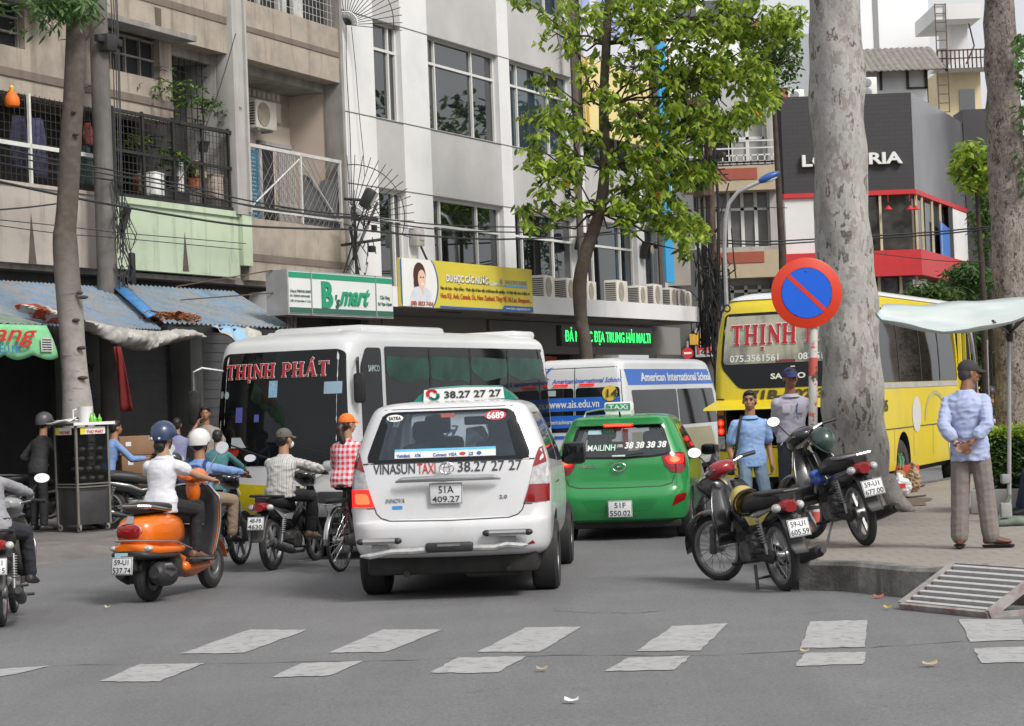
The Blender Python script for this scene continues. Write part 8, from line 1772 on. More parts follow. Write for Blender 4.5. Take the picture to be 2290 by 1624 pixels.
m_bk1=bark('flaking_pale_bark',((.35,.34,.325),(.30,.29,.275),(.235,.21,.19),(.10,.085,.07)),19.,.5,1.)
m_bk2=bark('speckled_dark_bark',((.25,.215,.195),(.17,.145,.13),(.10,.08,.07),(.03,.025,.02)),26.,.6,1.)
m_twig=mat('twig',(.06,.045,.035),.9,var=.3,vs=5)
m_bk3=mat('grey_brown_bark',(.16,.125,.10),.9,var=.3,vs=3,bump=.5,bs=12,dirt=((.28,.26,.24),2.5,.5,.75))
def path3(pts,Y):
 return[P(x,y,yy if(yy:=Y)else Y)for x,y in pts]
def trunk(pts,rad,mt,parent,o,n=28,sub=6,amp=.03,fs=2.,oval=0):
 ps,rs=[],[]
 for i in range(len(pts)-1):
  p0,p1,p2,p3=pts[max(i-1,0)],pts[i],pts[i+1],pts[min(i+2,len(pts)-1)]
  for k in range(sub):
   t=k/sub;ps.append(.5*((2*p1)+(p2-p0)*t+(2*p0-5*p1+4*p2-p3)*t*t+(3*p1-p0-3*p2+p3)*t**3));rs.append(rad[i]*(1-t)+rad[i+1]*t)
 ps.append(pts[-1]);rs.append(rad[-1]);mb=MB();mb.tube([p-o for p in ps],rs,n)
 for v in mb.v:q=noise.noise(V((v.x*fs,v.y*fs,v.z*fs*.6)));c=min(ps,key=lambda a:abs((a-o).z-v.z));d=V((v.x-(c-o).x,v.y-(c-o).y,0));v+=d.normalized()*amp*q if d.length>1e-4 else V()
 return mb.build('trunk',mt,parent,60)
 #  leafy leaning tree in front of the office
YT=45.
def tp(x,y,Y=YT):return P(x,y,Y)
o_=tp(1312,900);o_.z=.15
t=thing('tree','leafy green tree with leaning trunk in front of the office building','tree',o_)
spine=[(1318,960),(1311,800),(1299,710),(1297,630),(1312,560),(1340,475),(1352,380),(1350,240),(1356,100),(1362,-30),(1370,-200)]
m_dtr=mat('dark_trunk',(.085,.068,.055),.9,var=.3,vs=4,bump=.6,bs=14,dirt=((.16,.14,.125),2.5,.5,.75))
SP=[tp(*p)for p in spine];SP[0].z=.1
trunk(SP,[.2,.15,.15,.155,.15,.14,.12,.11,.10,.08,.05],m_dtr,t,o_,14,6,.015)
rg=random.Random(21)
blobs=[(1185,8,65,28,7),(1245,75,50,40,12),(1300,40,60,50,16),(1400,45,100,55,60),(1540,40,120,60,90),(1680,40,90,50,55),(1760,30,40,30,16),(1745,60,45,40,26),(1290,115,50,40,9),(1420,150,60,45,26),(1530,160,100,65,85),(1645,150,90,60,62),(1700,215,45,45,24),(1235,185,45,30,8),(1255,260,40,40,12),(1300,300,45,50,16),(1205,265,42,25,13),(1420,250,70,60,40),(1520,285,95,55,75),(1605,270,60,40,34),(1655,255,40,30,16),(1220,385,70,40,30),(1275,370,50,40,20),(1190,318,30,25,8),(1420,360,80,50,46),(1530,385,75,45,55),(1380,440,50,30,18),(1445,440,70,40,36),(1500,480,60,35,36),(1545,515,45,28,22),(1235,450,50,35,14),(1175,462,22,14,5),(1300,450,40,25,8),(1405,500,25,30,6),(1525,560,16,14,4),(1200,500,30,14,4),(1330,180,40,60,10),(1450,-60,200,60,60),(1650,-50,150,50,45)]
crown,dcrown,tw=MB(),MB(),MB();ci=0
for bx,by,rx,ry,n in blobs:
 bc=tp(bx,by,YT+rg.uniform(-1.2,1.));att=min(SP[5:],key=lambda a:abs(a.z-(bc.z-1.2))+.3*(a-bc).length);mid=att.lerp(bc,.5)+V((rg.uniform(-.2,.2),rg.uniform(-.3,.3),-.25))
 tw.tube([att-o_,att.lerp(mid,.5)-o_+V((0,0,.1)),mid-o_,mid.lerp(bc,.5)-o_,bc-o_],[.032,.028,.022,.016,.01],5)
 for i in range(int(n*1.15)):
  a,r_=rg.uniform(0,6.283),math.sqrt(rg.random());y_=YT+rg.uniform(-1.6,1.2);c=tp(bx+rx*r_*math.cos(a),by+ry*r_*math.sin(a),y_)
  if i%2==0:q=bc.lerp(c,.5)+V((0,0,-.12));tw.tube([bc-o_,q-o_,c-o_],[.012,.009,.005],3,False)
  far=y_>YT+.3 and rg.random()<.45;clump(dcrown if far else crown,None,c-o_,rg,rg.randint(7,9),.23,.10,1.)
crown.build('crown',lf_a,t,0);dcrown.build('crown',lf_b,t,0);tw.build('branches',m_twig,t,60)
#  thick pale trunk
o_=V((0,0,0));YB_=24.2
tt=P(1945,1145,YB_);o_=V((tt.x,YB_,.25))
t=thing('tree','thick pale trunk with flaking patchy bark standing beside the no parking sign','tree',o_)
ed=[(1150,1878,2002),(1100,1868,1994),(1000,1850,1984),(900,1840,1975),(740,1832,1967),(560,1826,1950),(300,1815,1938),(0,1805,1929),(-300,1800,1915)]
pts=[P((a+b)/2,y,YB_)for y,a,b in ed];rr_=[(b-a)/2/FD*YB_ for y,a,b in ed];pts[0].z=.2;rr_[0]*=1.12
trunk(pts,rr_,m_bk1,t,o_,56,10,.055,3.2)
mb=MB()
for a,L in((200,.7),(260,.9),(320,.8),(20,.6),(110,.7)):d=V((math.cos(R(a)),math.sin(R(a)),0));mb.tube([d*.2+V((0,0,.35)),d*(.35)+V((0,0,.12)),d*(.35+L*.3)+V((0,0,.0))],[.16,.12,.03],10)
mb.build('roots',m_bk1,t,60)
mb=MB();cr2=MB()
for i in range(5):a=i*1.3;e=V((math.cos(a)*2.6,math.sin(a)*2.6,9+i*.4));mb.tube([pts[-1]-o_,(pts[-1]-o_).lerp(e,.5)+V((0,0,.5)),e],[.2,.13,.06],8)
for i in range(420):a=rg.uniform(0,6.283);r_=3.6*math.sqrt(rg.random());clump(cr2,None,V((math.cos(a)*r_,math.sin(a)*r_,9.8+rg.uniform(0,2.4))),rg,7,.2,.1)
mb.build('branches',m_bk1,t,60);cr2.build('crown',lf_b,t,0)
mb=MB();q=G(1985,1120,.2535);mb.poly([V((q.x+.55*math.cos(a)*(1+.25*math.sin(a*3)),q.y-.1+1.1*math.sin(a)*(1+.2*math.cos(a*5)),.2535))for a in[2*math.pi*i/26 for i in range(26)]]);struct('soil',mb,mat('soil',(.13,.095,.065),.95,var=.4,vs=9,bump=.8,bs=30))
#  speckled trunk on the right
o_=P(2275,1000,33);o_=V((o_.x,33,.25));t=thing('tree','dark speckled trunk near the right edge behind the clipped hedge','tree',o_)
ed=[(1075,2222,2345),(950,2226,2325),(740,2225,2308),(500,2216,2296),(250,2206,2284),(0,2199,2267),(-250,2195,2255)]
trunk([P((a+b)/2,y,33)for y,a,b in ed],[(b-a)/2/FD*33 for y,a,b in ed],m_bk2,t,o_,36,10,.05,3.6)
mb=MB()
for i in range(90):q=P(rg.uniform(2272,2330),rg.uniform(60,420),33+rg.uniform(-1,1));clump(mb,None,q-o_,rg,7,.16,.08)
for i in range(260):a=rg.uniform(0,6.283);r_=3*math.sqrt(rg.random());clump(mb,None,V((math.cos(a)*r_,math.sin(a)*r_,8.6+rg.uniform(0,2))),rg,7,.18,.09)
mb.build('crown',lf_c,t,0)
#  white-barked tree by the shops
YL_=29.4;o_=P(176,1150,YL_);o_=V((o_.x,YL_,.15));t=thing('tree','slender tree with whitish lower bark and eye-shaped scars behind the food cabinet','tree',o_)
def _lb(t,c,co):
 s=nn(t,'ShaderNodeSeparateXYZ');t.links.new(co,s.inputs[0]);n_=ntex(t,co,2.5,4);h_=mth(t,'ADD',s.outputs[2],mth(t,'MULTIPLY',n_,1.6));f=nn(t,'ShaderNodeMapRange');t.links.new(h_,f.inputs[0]);f.inputs[1].default_value=3.;f.inputs[2].default_value=5.
 k=mixc(t,f.outputs[0],(.34,.32,.30),(.085,.068,.056));v=ntex(t,coord(t,(1,1,5)),3.2,4,.6);k=mixc(t,mth(t,'MULTIPLY',ramp(t,v,.62,.7),.75),k,(.08,.06,.05));return mixc(t,mth(t,'MULTIPLY',ramp(t,ntex(t,co,9,6),.45,.7),.45),k,(.17,.14,.12))
m_lb=mat('white_lichen_bark',(.4,.38,.35),.9,var=0,bump=.5,bs=18,fn=_lb)
ed=[(1180,140,216),(1060,142,214),(940,141,210),(845,138,197),(713,130,186),(545,118,174),(510,121,172),(450,128,176),(300,136,184),(200,143,190),(60,147,192),(-60,150,190)]
pts=[P((a+b)/2,y,YL_)for y,a,b in ed];trunk(pts,[(b-a)/2/FD*YL_ for y,a,b in ed],m_lb,t,o_,24,6,.02,2.5)
mb=MB()
for x,y,w_ in((187,665,.07),(170,716,.06),(183,778,.07),(185,845,.08),(178,655,.05),(170,300,.05),(165,250,.04)):q=P(x,y,YL_-.165)-o_;mb.ell(q,(w_,.035,.028),12,7)
mb.build('scars',mat('bark_scar',(.07,.055,.045),.95),t,60)
mb=MB()
for i in range(60):q=P(rg.gauss(140,32),rg.gauss(12,20),YL_+rg.uniform(-.5,.3));clump(mb,None,q-o_,rg,8,.2,.045,1.2)
for i in range(150):a=rg.uniform(0,6.283);r_=1.6*math.sqrt(rg.random());clump(mb,None,V((math.cos(a)*r_-.6,math.sin(a)*r_,7.3+rg.uniform(0,2))),rg,7,.2,.05)
mb.build('crown',lf_c,t,0);mb=MB();mb.tube([P(192,90,YL_)-o_,P(215,60,YL_)-o_,P(235,40,YL_)-o_],.02,5);mb.tube([P(190,195,YL_)-o_,P(205,190,YL_)-o_],.02,5);mb.build('branches',m_lb,t)
#  far trees
def ftree(label,x,y,rx,ry,Y,n,mt,L=.22,w_=.09,base=0.,th=.12):
 c=P(x,y,Y);t=thing('tree',label,'tree',(c.x,Y,base));o=V((c.x,Y,base));mb=MB();tr=MB();tr.tube([V((0,0,0)),V((.1,0,(c.z-base)*.5)),c-o],[th,th*.8,th*.4],8)
 for i in range(n):
  a=rg.uniform(0,6.283);r_=math.sqrt(rg.random());q=P(x+rx*r_*math.cos(a),y+ry*r_*math.sin(a),Y+rg.uniform(-1.2,1.2));clump(mb,None,q-o,rg,7,L,w_,.4,.3)
  if i%6==0:tr.tube([c-o+V((0,0,-.4)),(c-o).lerp(q-o,.6),q-o],[.04,.025,.01],4,False)
 mb.build('crown',mt,t,0);tr.build('trunk',m_twig,t,60)
ftree('feathery far tree between the red fascia and the speckled trunk',2165,625,50,36,62,200,lf_c,.3,.08)
ftree('small bright green tree against the dark column of the restaurant',2180,370,45,50,60,110,lf_a,.3,.15)
ftree('thin leafy branches in front of the grey far houses',2200,480,25,90,64,90,lf_b,.25,.1)
ftree('low dark shrubby tree behind the market umbrella',2075,665,60,30,58,120,lf_b,.3,.1)
ftree('loose dark tree behind the leafy crown above the grey house',1725,130,60,90,66,260,lf_b,.2,.1,0,.15)
ftree('dark street trees at the far right end of the road',2225,800,55,85,75,260,lf_b,.4,.15)
for i,(X_,Y_,r_,h_)in enumerate(((17.5,50,3.2,9),(21,58,3.6,10.5),(25,67,4,11),(29,78,4,12))):  # unseen trees added as reflections for the office windows
 t=thing('tree',['nearest park tree outside the frame opposite the office','second park tree outside the frame opposite the office','third park tree outside the frame opposite the office','farthest park tree outside the frame opposite the office'][i],'tree',(X_,Y_,.2));mb=MB();tr=MB();tr.tube([(0,0,0),(.1,0,h_*.5),(0,0,h_)],[.35,.28,.12],10)
 for k in range(260):a=rg.uniform(0,6.283);q=math.sqrt(rg.random())*r_;clump(mb,None,V((q*math.cos(a),q*math.sin(a),h_+rg.uniform(-2.6,2.6))),rg,5,.5,.26,.4,.5)
 mb.build('crown',lf_b,t,0);tr.build('trunk',m_twig,t,60)
 #  hedge in a low concrete planter
pa_=G(2172,1150,.25);pb_=G(2400,1146,.25);d_=(pb_-pa_).normalized();n_=V((-d_.y,d_.x,0));n_=n_ if n_.y>0 else-n_;L_=(pb_-pa_).length
pl=thing('planter','low stained concrete planter edge behind the old man','planter',pa_,math.atan2(d_.y,d_.x));mb=MB();mb.box2((0,0,0),(L_,.18,.27),.015);mb.box2((0,1.,0),(L_,1.18,.27));mb.box2((0,.18,0),(.18,1.,.27));mb.box2((.18,.18,.1),(L_,1.,.2));mb.build('concrete_edge',mat('planter_concrete',(.34,.33,.32),.9,var=.2,vs=4,bump=.3,bs=30,dirt=((.18,.175,.165),2,.5,.75)),pl)
hd=thing('hedge','clipped dark green hedge with bright top leaves behind the umbrella pole','hedge',pa_,math.atan2(d_.y,d_.x));mb=MB();mb2=MB();x0=.16
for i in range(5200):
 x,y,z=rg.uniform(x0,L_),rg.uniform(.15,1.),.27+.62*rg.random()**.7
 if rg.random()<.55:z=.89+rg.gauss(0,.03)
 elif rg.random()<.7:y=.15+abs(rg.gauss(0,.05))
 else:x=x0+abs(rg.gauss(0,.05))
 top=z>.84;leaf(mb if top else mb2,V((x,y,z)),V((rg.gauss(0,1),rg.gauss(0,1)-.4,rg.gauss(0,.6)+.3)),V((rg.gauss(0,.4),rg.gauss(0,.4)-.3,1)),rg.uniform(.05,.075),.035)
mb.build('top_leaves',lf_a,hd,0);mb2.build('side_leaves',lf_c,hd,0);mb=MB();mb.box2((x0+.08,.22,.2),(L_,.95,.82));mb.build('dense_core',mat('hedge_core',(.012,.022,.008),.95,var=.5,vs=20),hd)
#  balcony plants
def pot(label,x,y,Y_d,w,h,mt,plant=None,F=FA,cat='plant pot',name='plant_pot'):
 s,z=F.px(x,y,Y_d);t=thing(name,label,cat,F.w(s,Y_d,z),F.rot);mb=MB();mb.lathe([(w*.7,0),(w,h),(w*1.08,h),(w*.9,h-.02)],14);mb.build('pot',mt,t)
 if plant:mb=MB();n,r_,zz_,mt2,L,w2=plant;[clump(mb,None,V((rg.gauss(0,r_),rg.gauss(0,r_*.6),h+zz_+rg.gauss(0,r_*.35))),rg,7,L,w2,0,.08)for _ in range(n)];mb.build('foliage',mt2,t,0);mb=MB();mb.tube([(0,0,h),(.05,0,h+zz_*.5),(-.02,0,h+zz_)],.015,5);mb.build('stem',m_twig,t)
 return t
m_terra=mat('terracotta',(.38,.09,.04),.8,var=.2)
pot('bright green bonsai in a pot in the caged balcony',315,425,.5,.16,.3,m_terra,(46,.25,.62,lf_a,.1,.05))
pot('orange flower pot hanging on the balcony cage',433,425,.15,.13,.22,m_terra,(8,.1,.15,lf_b,.14,.05))
pot('dark leafy plant climbing over the cage top',350,330,.25,.14,.2,m_plas,(60,.55,.9,lf_b,.14,.05))
pot('straggly plant at the dark end of the caged balcony',455,340,.3,.12,.2,m_plas,(40,.3,.75,lf_b,.12,.04))
pot('dark bushy plant in the middle of the caged balcony',385,425,.25,.14,.25,m_plas,(46,.28,.35,lf_b,.12,.05))
def crate(label,x,y,d,w,h,mt,F=FA,rz=0.,cat='box',name='box'):
 s,z=F.px(x,y,d);t=thing(name,label,cat,F.w(s,d,z),F.rot+rz);mb=MB();mb.box((0,0,h/2),(w,w*.6,h),None,.015)
 mb.build('body',mt,t);mb=MB();mb.box((0,0,h+.012),(w*1.05,w*.66,.024),None,.006);mb.build('lid',mt,t)
 return t
crate('white plastic crate in the caged balcony left of the bush',330,428,.3,.3,.3,m_wh);crate('second white crate lower in the caged balcony',345,438,.15,.42,.4,m_wh,rz=.2)
crate('tall narrow white box in the caged balcony',403,430,.2,.16,.55,m_wh);crate('beige crate above the orange flower pot',440,398,.2,.38,.3,mat('crate_beige',(.45,.36,.26),.8));crate('pinkish crate low at the right end of the cage',480,445,.2,.35,.45,mat('crate_pink',(.45,.36,.31),.8))
s,z=FA.px(27,235,-.1);t=thing('lantern','small orange and gold lantern hanging on the far left balcony cage','lantern',FA.w(s,-.1,z),FA.rot);mb=MB();mb.lathe([(.03,.24),(.07,.2),(.12,.12),(.13,.02),(.11,-.02)],12);mb.build('shade',mat('lantern_orange',(.75,.16,.01),.6),t);mb=MB();mb.lathe([(.02,.33),(.04,.29),(.03,.24)],10);mb.build('finial',mat('lantern_gold',(.7,.45,.05),.5),t)
for x,y,w_,h_,c_,lab in((45,320,.35,.9,(.03,.03,.06),'dark garment'),(88,330,.3,1.0,(.06,.06,.12),'speckled blue dress'),(198,300,.18,.4,(.28,.08,.07),'small red cloth'),(190,370,.35,.7,(.05,.08,.07),'greenish towel')):
 s,z=FA.px(x,y,.25);mb=MB();rows=[[V((w_*(u-.5)*(1+.15*v),.05*math.sin(u*9+v*3),h_*(.5-v)))for u in[i/12 for i in range(13)]]for v in[j/8 for j in range(9)]];mb.rings(rows,False,False)
 o=mb.build('laundry',mat('laundry_'+lab.split()[0],c_,.9,var=.4,vs=12),None,60,FA.w(s,.25,z));o.rotation_euler=(0,0,FA.rot);o.modifiers.new('t','SOLIDIFY').thickness=.008;tag(o,lab+' hanging inside the left balcony cage','laundry')
 #  no parking sign
sgY=21.3;sc_=P(1802,656,sgY);b_=P(1820,1190,sgY)
t=thing('no_parking_sign','round blue and red no parking sign on a flaking red and white pole','road sign',(sc_.x,sgY,.25));zc=sc_.z-.25;r0=79/FD*sgY
mb=MB();mb.lathe([(r0*.97,.012),(r0,.008),(r0,-.004),(r0*.99,-.006)],56,(0,-.06,zc),'y');dc=mb.build('disc',mat('sign_red',(.56,.035,.008),.35,var=.05,vs=4),t)
mb=MB();mb.lathe([(r0*.72,-.0085),(.001,-.0086)],56,(0,-.06,zc),'y');mb.build('blue_field',mat('sign_blue',(.006,.10,.60),.35,var=.05,vs=4),dc)
a=R(45);d=V((math.cos(a),0,-math.sin(a)));n=V((math.sin(a),0,math.cos(a)));c=V((0,-.0715,zc));mb=MB();mb.prism([c-d*r0*.73-n*r0*.06,c+d*r0*.73-n*r0*.06,c+d*r0*.73+n*r0*.06,c-d*r0*.73+n*r0*.06],(0,.002,0));mb.build('diagonal_bar',MC['sign_red'],dc)
mb=MB();mb.ell((-.0,-.075,zc+r0*.62),(.009,.005,.009),8,5);mb.build('bolt',m_rust,dc)
def _peel(t,c,co):
 s=nn(t,'ShaderNodeSeparateXYZ');t.links.new(co,s.inputs[0]);band=mth(t,'LESS_THAN',mth(t,'FRACT',mth(t,'MULTIPLY',s.outputs[2],.62)),.12);k=mixc(t,band,c,(.48,.09,.07));n_=ntex(t,co,13.,6,.7);k=mixc(t,ramp(t,n_,.56,.6),k,(.5,.13,.1));return mixc(t,ramp(t,ntex(t,coord(t,(1,1,.6)),9.,5,.6),.57,.6),k,(.08,.05,.04))
bx=b_.x-sc_.x;mb=MB();mb.tube([(bx*.9+.03,0,0),(bx*.55+.02,0,.9),(.07,0,zc-.2),(.0,0,zc+.1)],.047,14);mb.build('pole',mat('flaking_white_paint',(.55,.53,.5),.7,var=.1,fn=_peel),t)
#  steel ramp over the kerb
A_,B_,C_=G(2018,1364),G(2215,1384),G(2140,1272,.27);Dd=B_+(C_-A_);u=(B_-A_);v=(C_-A_);nr_=u.cross(v).normalized();nr_=nr_ if nr_.z>0 else-nr_
t=thing('kerb_ramp','rusty steel grid ramp with white slats leaning on the kerb','ramp',A_)
m_rp=mat('ramp_paint',(.30,.28,.27),.7,var=.25,vs=9,dirt=((.2,.1,.09),5,.5,.7));m_sl=mat('slat_white',(.46,.46,.46),.5,var=.15,vs=6,dirt=((.3,.28,.27),6,.5,.7));L_=u.length;W_=v.length;uu=u.normalized();vv=v.normalized()
def bar_(mb,a,b,w_,h_):
 d=(b-a).normalized();s=d.cross(nr_).normalized();mb.prism([a-s*w_/2,a+s*w_/2,a+s*w_/2+nr_*h_,a-s*w_/2+nr_*h_],b-a)
O=V((0,0,.0));
for a,b,w_,h_ in((O,u,.03,.06),(O+uu*.0,v,.035,.07),(u,u+v,.035,.07),(v,u+v,.03,.06)):mb=MB();bar_(mb,a,b,w_,h_);mb.build('frame_bar',m_rp,t)
u2=uu*1.25
for i in range(8):k=.07+.86*i/7;mb=MB();bar_(mb,v*k+uu*.03,v*k+uu*(L_-.03),.028,.058);mb.build('slat',m_sl,t)
for i in range(2):k=(i+1)/3;mb=MB();bar_(mb,u*k+vv*.02,u*k+v,.03,.02);mb.build('cross_bar',mat('ramp_red',(.2,.03,.03),.7,var=.3),t)
mb=MB();bar_(mb,u+V((0,0,0)),u+V((.9,.35,0)),.03,.05);mb.build('ground_bar',m_rp,t)
#  market umbrella canopy on a pole
pu=G(2257,1166,.25);t=thing('market_canopy','pale teal and white canvas canopy on a steel pole at the right','canopy',pu);Yn,Yf=pu.y-1.5,pu.y+1.5
near=[(1958,697),(1972,712),(2010,722),(2060,733),(2110,739),(2165,737),(2215,728),(2262,716),(2310,700),(2360,690)]
far=[(1972,680),(1990,682),(2040,681),(2085,679),(2130,676),(2170,673),(2210,669),(2255,668),(2310,664),(2360,662)]
rows=[]
for i in range(len(near)-1):
 for k in range(4):
  f=k/4;nx,ny=near[i][0]*(1-f)+near[i+1][0]*f,near[i][1]*(1-f)+near[i+1][1]*f;fx,fy=far[i][0]*(1-f)+far[i+1][0]*f,far[i][1]*(1-f)+far[i+1][1]*f;a=P(nx,ny,Yn);b=P(fx,fy,Yf);row=[]
  hem=a-pu+V((0,.03,-.035));row.append(hem)
  for q in range(10):w_=q/9;p=a.lerp(b,w_)-pu;p.z-=.10*math.sin(w_*math.pi)*.5+.012*math.sin(i*2+k*.5+q);row.append(p)
  rows.append(row)
def _canv(t,c,co):return mixc(t,ramp(t,ntex(t,coord(t,(.8,.5,1)),1.3,3),.44,.58),c,(.45,.53,.53))
mb=MB();mb.rings(rows,False,False);o=mb.build('canvas',mat('canvas_teal',(.55,.60,.59),.7,var=.08,vs=2,fn=_canv),t,60);o.modifiers.new('t','SOLIDIFY').thickness=.008
mb=MB();q=P(2257,735,pu.y)-pu;mb.tube([(0,0,0),q*.5+V((0,0,0)),q+V((0,0,.1))],.022,10);mb.build('pole',m_galv,t)
mb=MB()
for x,y,Y_ in((2220,718,Yn+.3),(2300,705,Yn+.4),(2210,690,Yf-.4),(2300,690,Yf-.4)):mb.tube([q+V((0,0,-.05)),P(x,y,Y_)-pu],.014,6)
mb.lathe([(.03,-.14),(.04,-.1),(.04,.02),(.03,.05)],10,tuple(q));mb.build('struts',m_black,t)
mb=MB();mb.box((-.04,-.02,.1),(.12,.12,.2),None,.02);mb.box((-.02,.0,.45),(.1,.1,.1),None,.02);bs_=mb.build('base_post',mat('post_grey',(.3,.3,.3),.8,var=.2),t);mb=MB();mb.tube([(-.14,-.05,.02),(.02,-.02,.28)],.02,6);mb.box((-.05,-.05,.03),(.4,.2,.05),None,.02);mb.build('base_foot',mat('foot_green',(.13,.16,.13),.8,var=.3,vs=8),bs_)
q=G(2262,1176,.25);t=thing('slipper','large worn green-grey slipper-like shoe lying by the umbrella base','shoe',q,R(-85));mb=MB();rs=[]
for y,w_,h_ in((-.16,.03,.02),(-.12,.05,.035),(-.02,.05,.04),(.08,.055,.045),(.15,.05,.04),(.19,.02,.015)):rs.append(ellring((0,y,h_),w_,h_,n=14,e=2.5))
mb.rings(rs);mb.build('upper',MC['foot_green'],t,60);mb=MB();mb.ell((0,-.07,.075),(.032,.05,.012));mb.build('opening',m_dark,t)
#  bags by the thick trunk
q=G(2008,1094,.25);t=thing('gift_bag','red and green printed carton with ribbon by the thick trunk','bag',q,R(-12));mb=MB();mb.box((0,0,.17),(.62,.28,.34),None,.01);mb.build('carton',mat('carton_red',(.50,.05,.04),.6,var=.1),t)
mb=MB();mb.box((-.18,-.144,.26),(.2,.006,.12));mb.build('green_print',mat('carton_teal',(.08,.28,.22),.6,var=.2,vs=10),t);mb=MB();[mb.lathe([(r_,-.147-i*.001),(.001,-.1475-i*.001)],20,(x,0,z),'y')for i,(x,z,r_)in enumerate(((.04,.2,.08),(-.15,.15,.06)))];mb.build('round_print',mat('carton_gold',(.5,.35,.15),.6),t)
mb=MB();[mb.tube([(.0,-.02,.42),(x*.6,-.06,.50),(x,-.08,.42),(x*.8,-.16,.3)],.01,5)for x in(-.14,-.07,.05,.1)];mb.build('ribbon',mat('ribbon_green',(.04,.3,.05),.6),t)
for lab,x,y,w_,h_,c_ in(('white plastic bag with red print in front of the printed carton',2012,1108,.17,.15,(.55,.55,.56)),('crumpled brown paper bag right of the printed carton',2044,1100,.1,.2,(.3,.2,.12))):
 q=G(x,y,.25);mb=MB();mb.ell((0,0,h_*.8),(w_,w_*.7,h_*.85),14,9);mb.ell((0,0,h_*1.7),(w_*.3,w_*.25,h_*.35));me=remesh(mb,.014,1,.05,12,w_*50);me.materials.append(mat('bag_'+lab.split()[0],c_,.5,var=.15,vs=9));o=link('plastic_bag' if 'plastic' in lab else 'paper_bag',me,None,q);tag(o,lab,'bag')
 if 'red' in lab:mb=MB();mb.box((-.02,-w_*.78,h_*.9),(.16,.01,.06));mb.build('red_print',m_redf,o)
q=G(2045,1082,.2555)
mb=MB();[mb.tube([G(x0,y0,.262),G((x0+x1)/2,(y0+y1)/2+2,.27),G(x1,y1,.262)],.012,5)for x0,y0,x1,y1 in((1998,1098,2068,1085),(2010,1103,2045,1097),(1996,1112,2070,1108))];o=mb.build('dry_twigs',m_twig);tag(o,'dry twigs lying on the soil beside the thick trunk','twigs')
#  food cabinet
q=G(176,1192,.15);t=thing('food_cabinet','dark steel food cabinet on castors with buns behind glass and yellow stickers','food cart',(q.x,q.y+.38,.15),R(45));H_=1.50
m_cb=mat('cabinet_steel',(.055,.054,.056),.5,metal=.3,var=.25,vs=4);m_pf=mat('cabinet_post',(.22,.21,.19),.4,metal=.4,var=.15)
w_=.255
mb=MB();mb.box((0,0,.36),(2*w_-.02,2*w_-.02,.52),None,.008);mb.build('lower_cupboard',m_cb,t)
for sx,sy in((-1,-1),(1,-1),(-1,1),(1,1)):mb=MB();mb.box((sx*w_,sy*w_,.78),(.03,.03,1.36));mb.build('corner_post',m_pf,t)
mb=MB()
for z in(.62,.66):[mb.box(c,d)for c,d in(((0,-w_,z),(2*w_,.022,.02)),((w_,0,z),(.022,2*w_,.02)),((-w_,0,z),(.022,2*w_,.02)),((0,w_,z),(2*w_,.022,.02)))]
mb.build('rail',m_pf,t)
mb=MB();[mb.box((0,0,z),(2*w_-.03,2*w_-.03,.012))for z in(.70,.83,.97,1.1,1.22)];mb.build('shelf',m_cb,t)
g_c=glass('cabinet_glass',(.05,.05,.052),.85);mb=MB();mb.box((0,w_-.02,1.03),(2*w_-.04,.01,.8));mb.build('back_panel',m_cb,t)
for c,d in(((0,-w_-.002,1.03),(2*w_-.03,.004,.72)),((-w_-.002,0,1.03),(.004,2*w_-.03,.72)),((w_+.002,0,1.03),(.004,2*w_-.03,.72))):mb=MB();mb.box(c,d);mb.build('glass_pane',g_c,t)
m_bun=mat('bun_white',(.6,.58,.52),.8,var=.1)
for z,n_ in((.706,6),(.836,6),(.976,4),(1.106,4)):
 for i in range(n_):mb=MB();mb.ell((-.14+.14*(i%3)+(z*7%.05),-.15+.13*(i//3),z+.03),(.05,.05,.035),12,7);o=mb.build('bun',m_bun,None,60);o.matrix_world=Matrix.Translation(t.location)@Matrix.Rotation(R(45),4,'Z');tag(o,'white steamed bun lying on a shelf behind the cabinet glass','bun','steamed buns in the food cabinet')
mb=MB();mb.box((0,0,1.48),(.66,.66,.035),None,.01);mb.build('top_board',m_cb,t);mb=MB();mb.box((0,-.33,1.485),(.66,.015,.04));mb.build('top_edge',m_wh,t)
for rz_ in(0,-90):
 M_=Matrix.Rotation(R(rz_),4,'Z');mb=MB();mb.add([M_@V(p)for p in((-.2,-w_-.03,1.34),(.2,-w_-.03,1.34),(.2,-w_-.03,1.44),(-.2,-w_-.03,1.44))],[(0,1,2,3)]);st=mb.build('sticker',m_wh,t)
 mb=MB();mb.add([M_@V(p)for p in((-.2,-w_-.032,1.34),(-.12,-w_-.032,1.34),(-.12,-w_-.032,1.44),(-.2,-w_-.032,1.44))],[(0,1,2,3)]);mb.build('yellow_patch',mat('patch_yellow',(.7,.6,.05),.5),st);mb=MB();mb_text(mb,'THỌ PHÁT',.055,M_@place(-.1,-w_-.033,1.352),bold=.03,width=.27);mb.build('red_lettering',m_redf,st)
mb=MB();[mb.box((x,-w_-.002,.58),(.014,.01,.014))for x in[-.2+.035*i for i in range(12)]];mb.build('vent_holes',m_dark,t)
for sx,sy in((-1,-1),(1,-1),(-1,1),(1,1)):mb=MB();mb.torus((sx*w_*.9,sy*w_*.9,.05),.035,.015,16,6,'x');mb.box((sx*w_*.9,sy*w_*.9,.09),(.05,.05,.03));mb.build('castor',mat('castor',(.2,.2,.19),.7),t)
mb=MB();mb.box((0,0,.008),(.56,.56,.016));mb.build('base_plate',m_cb,t)
Tc=Matrix.Translation(t.location)@Matrix.Rotation(R(45),4,'Z');top_=1.4975
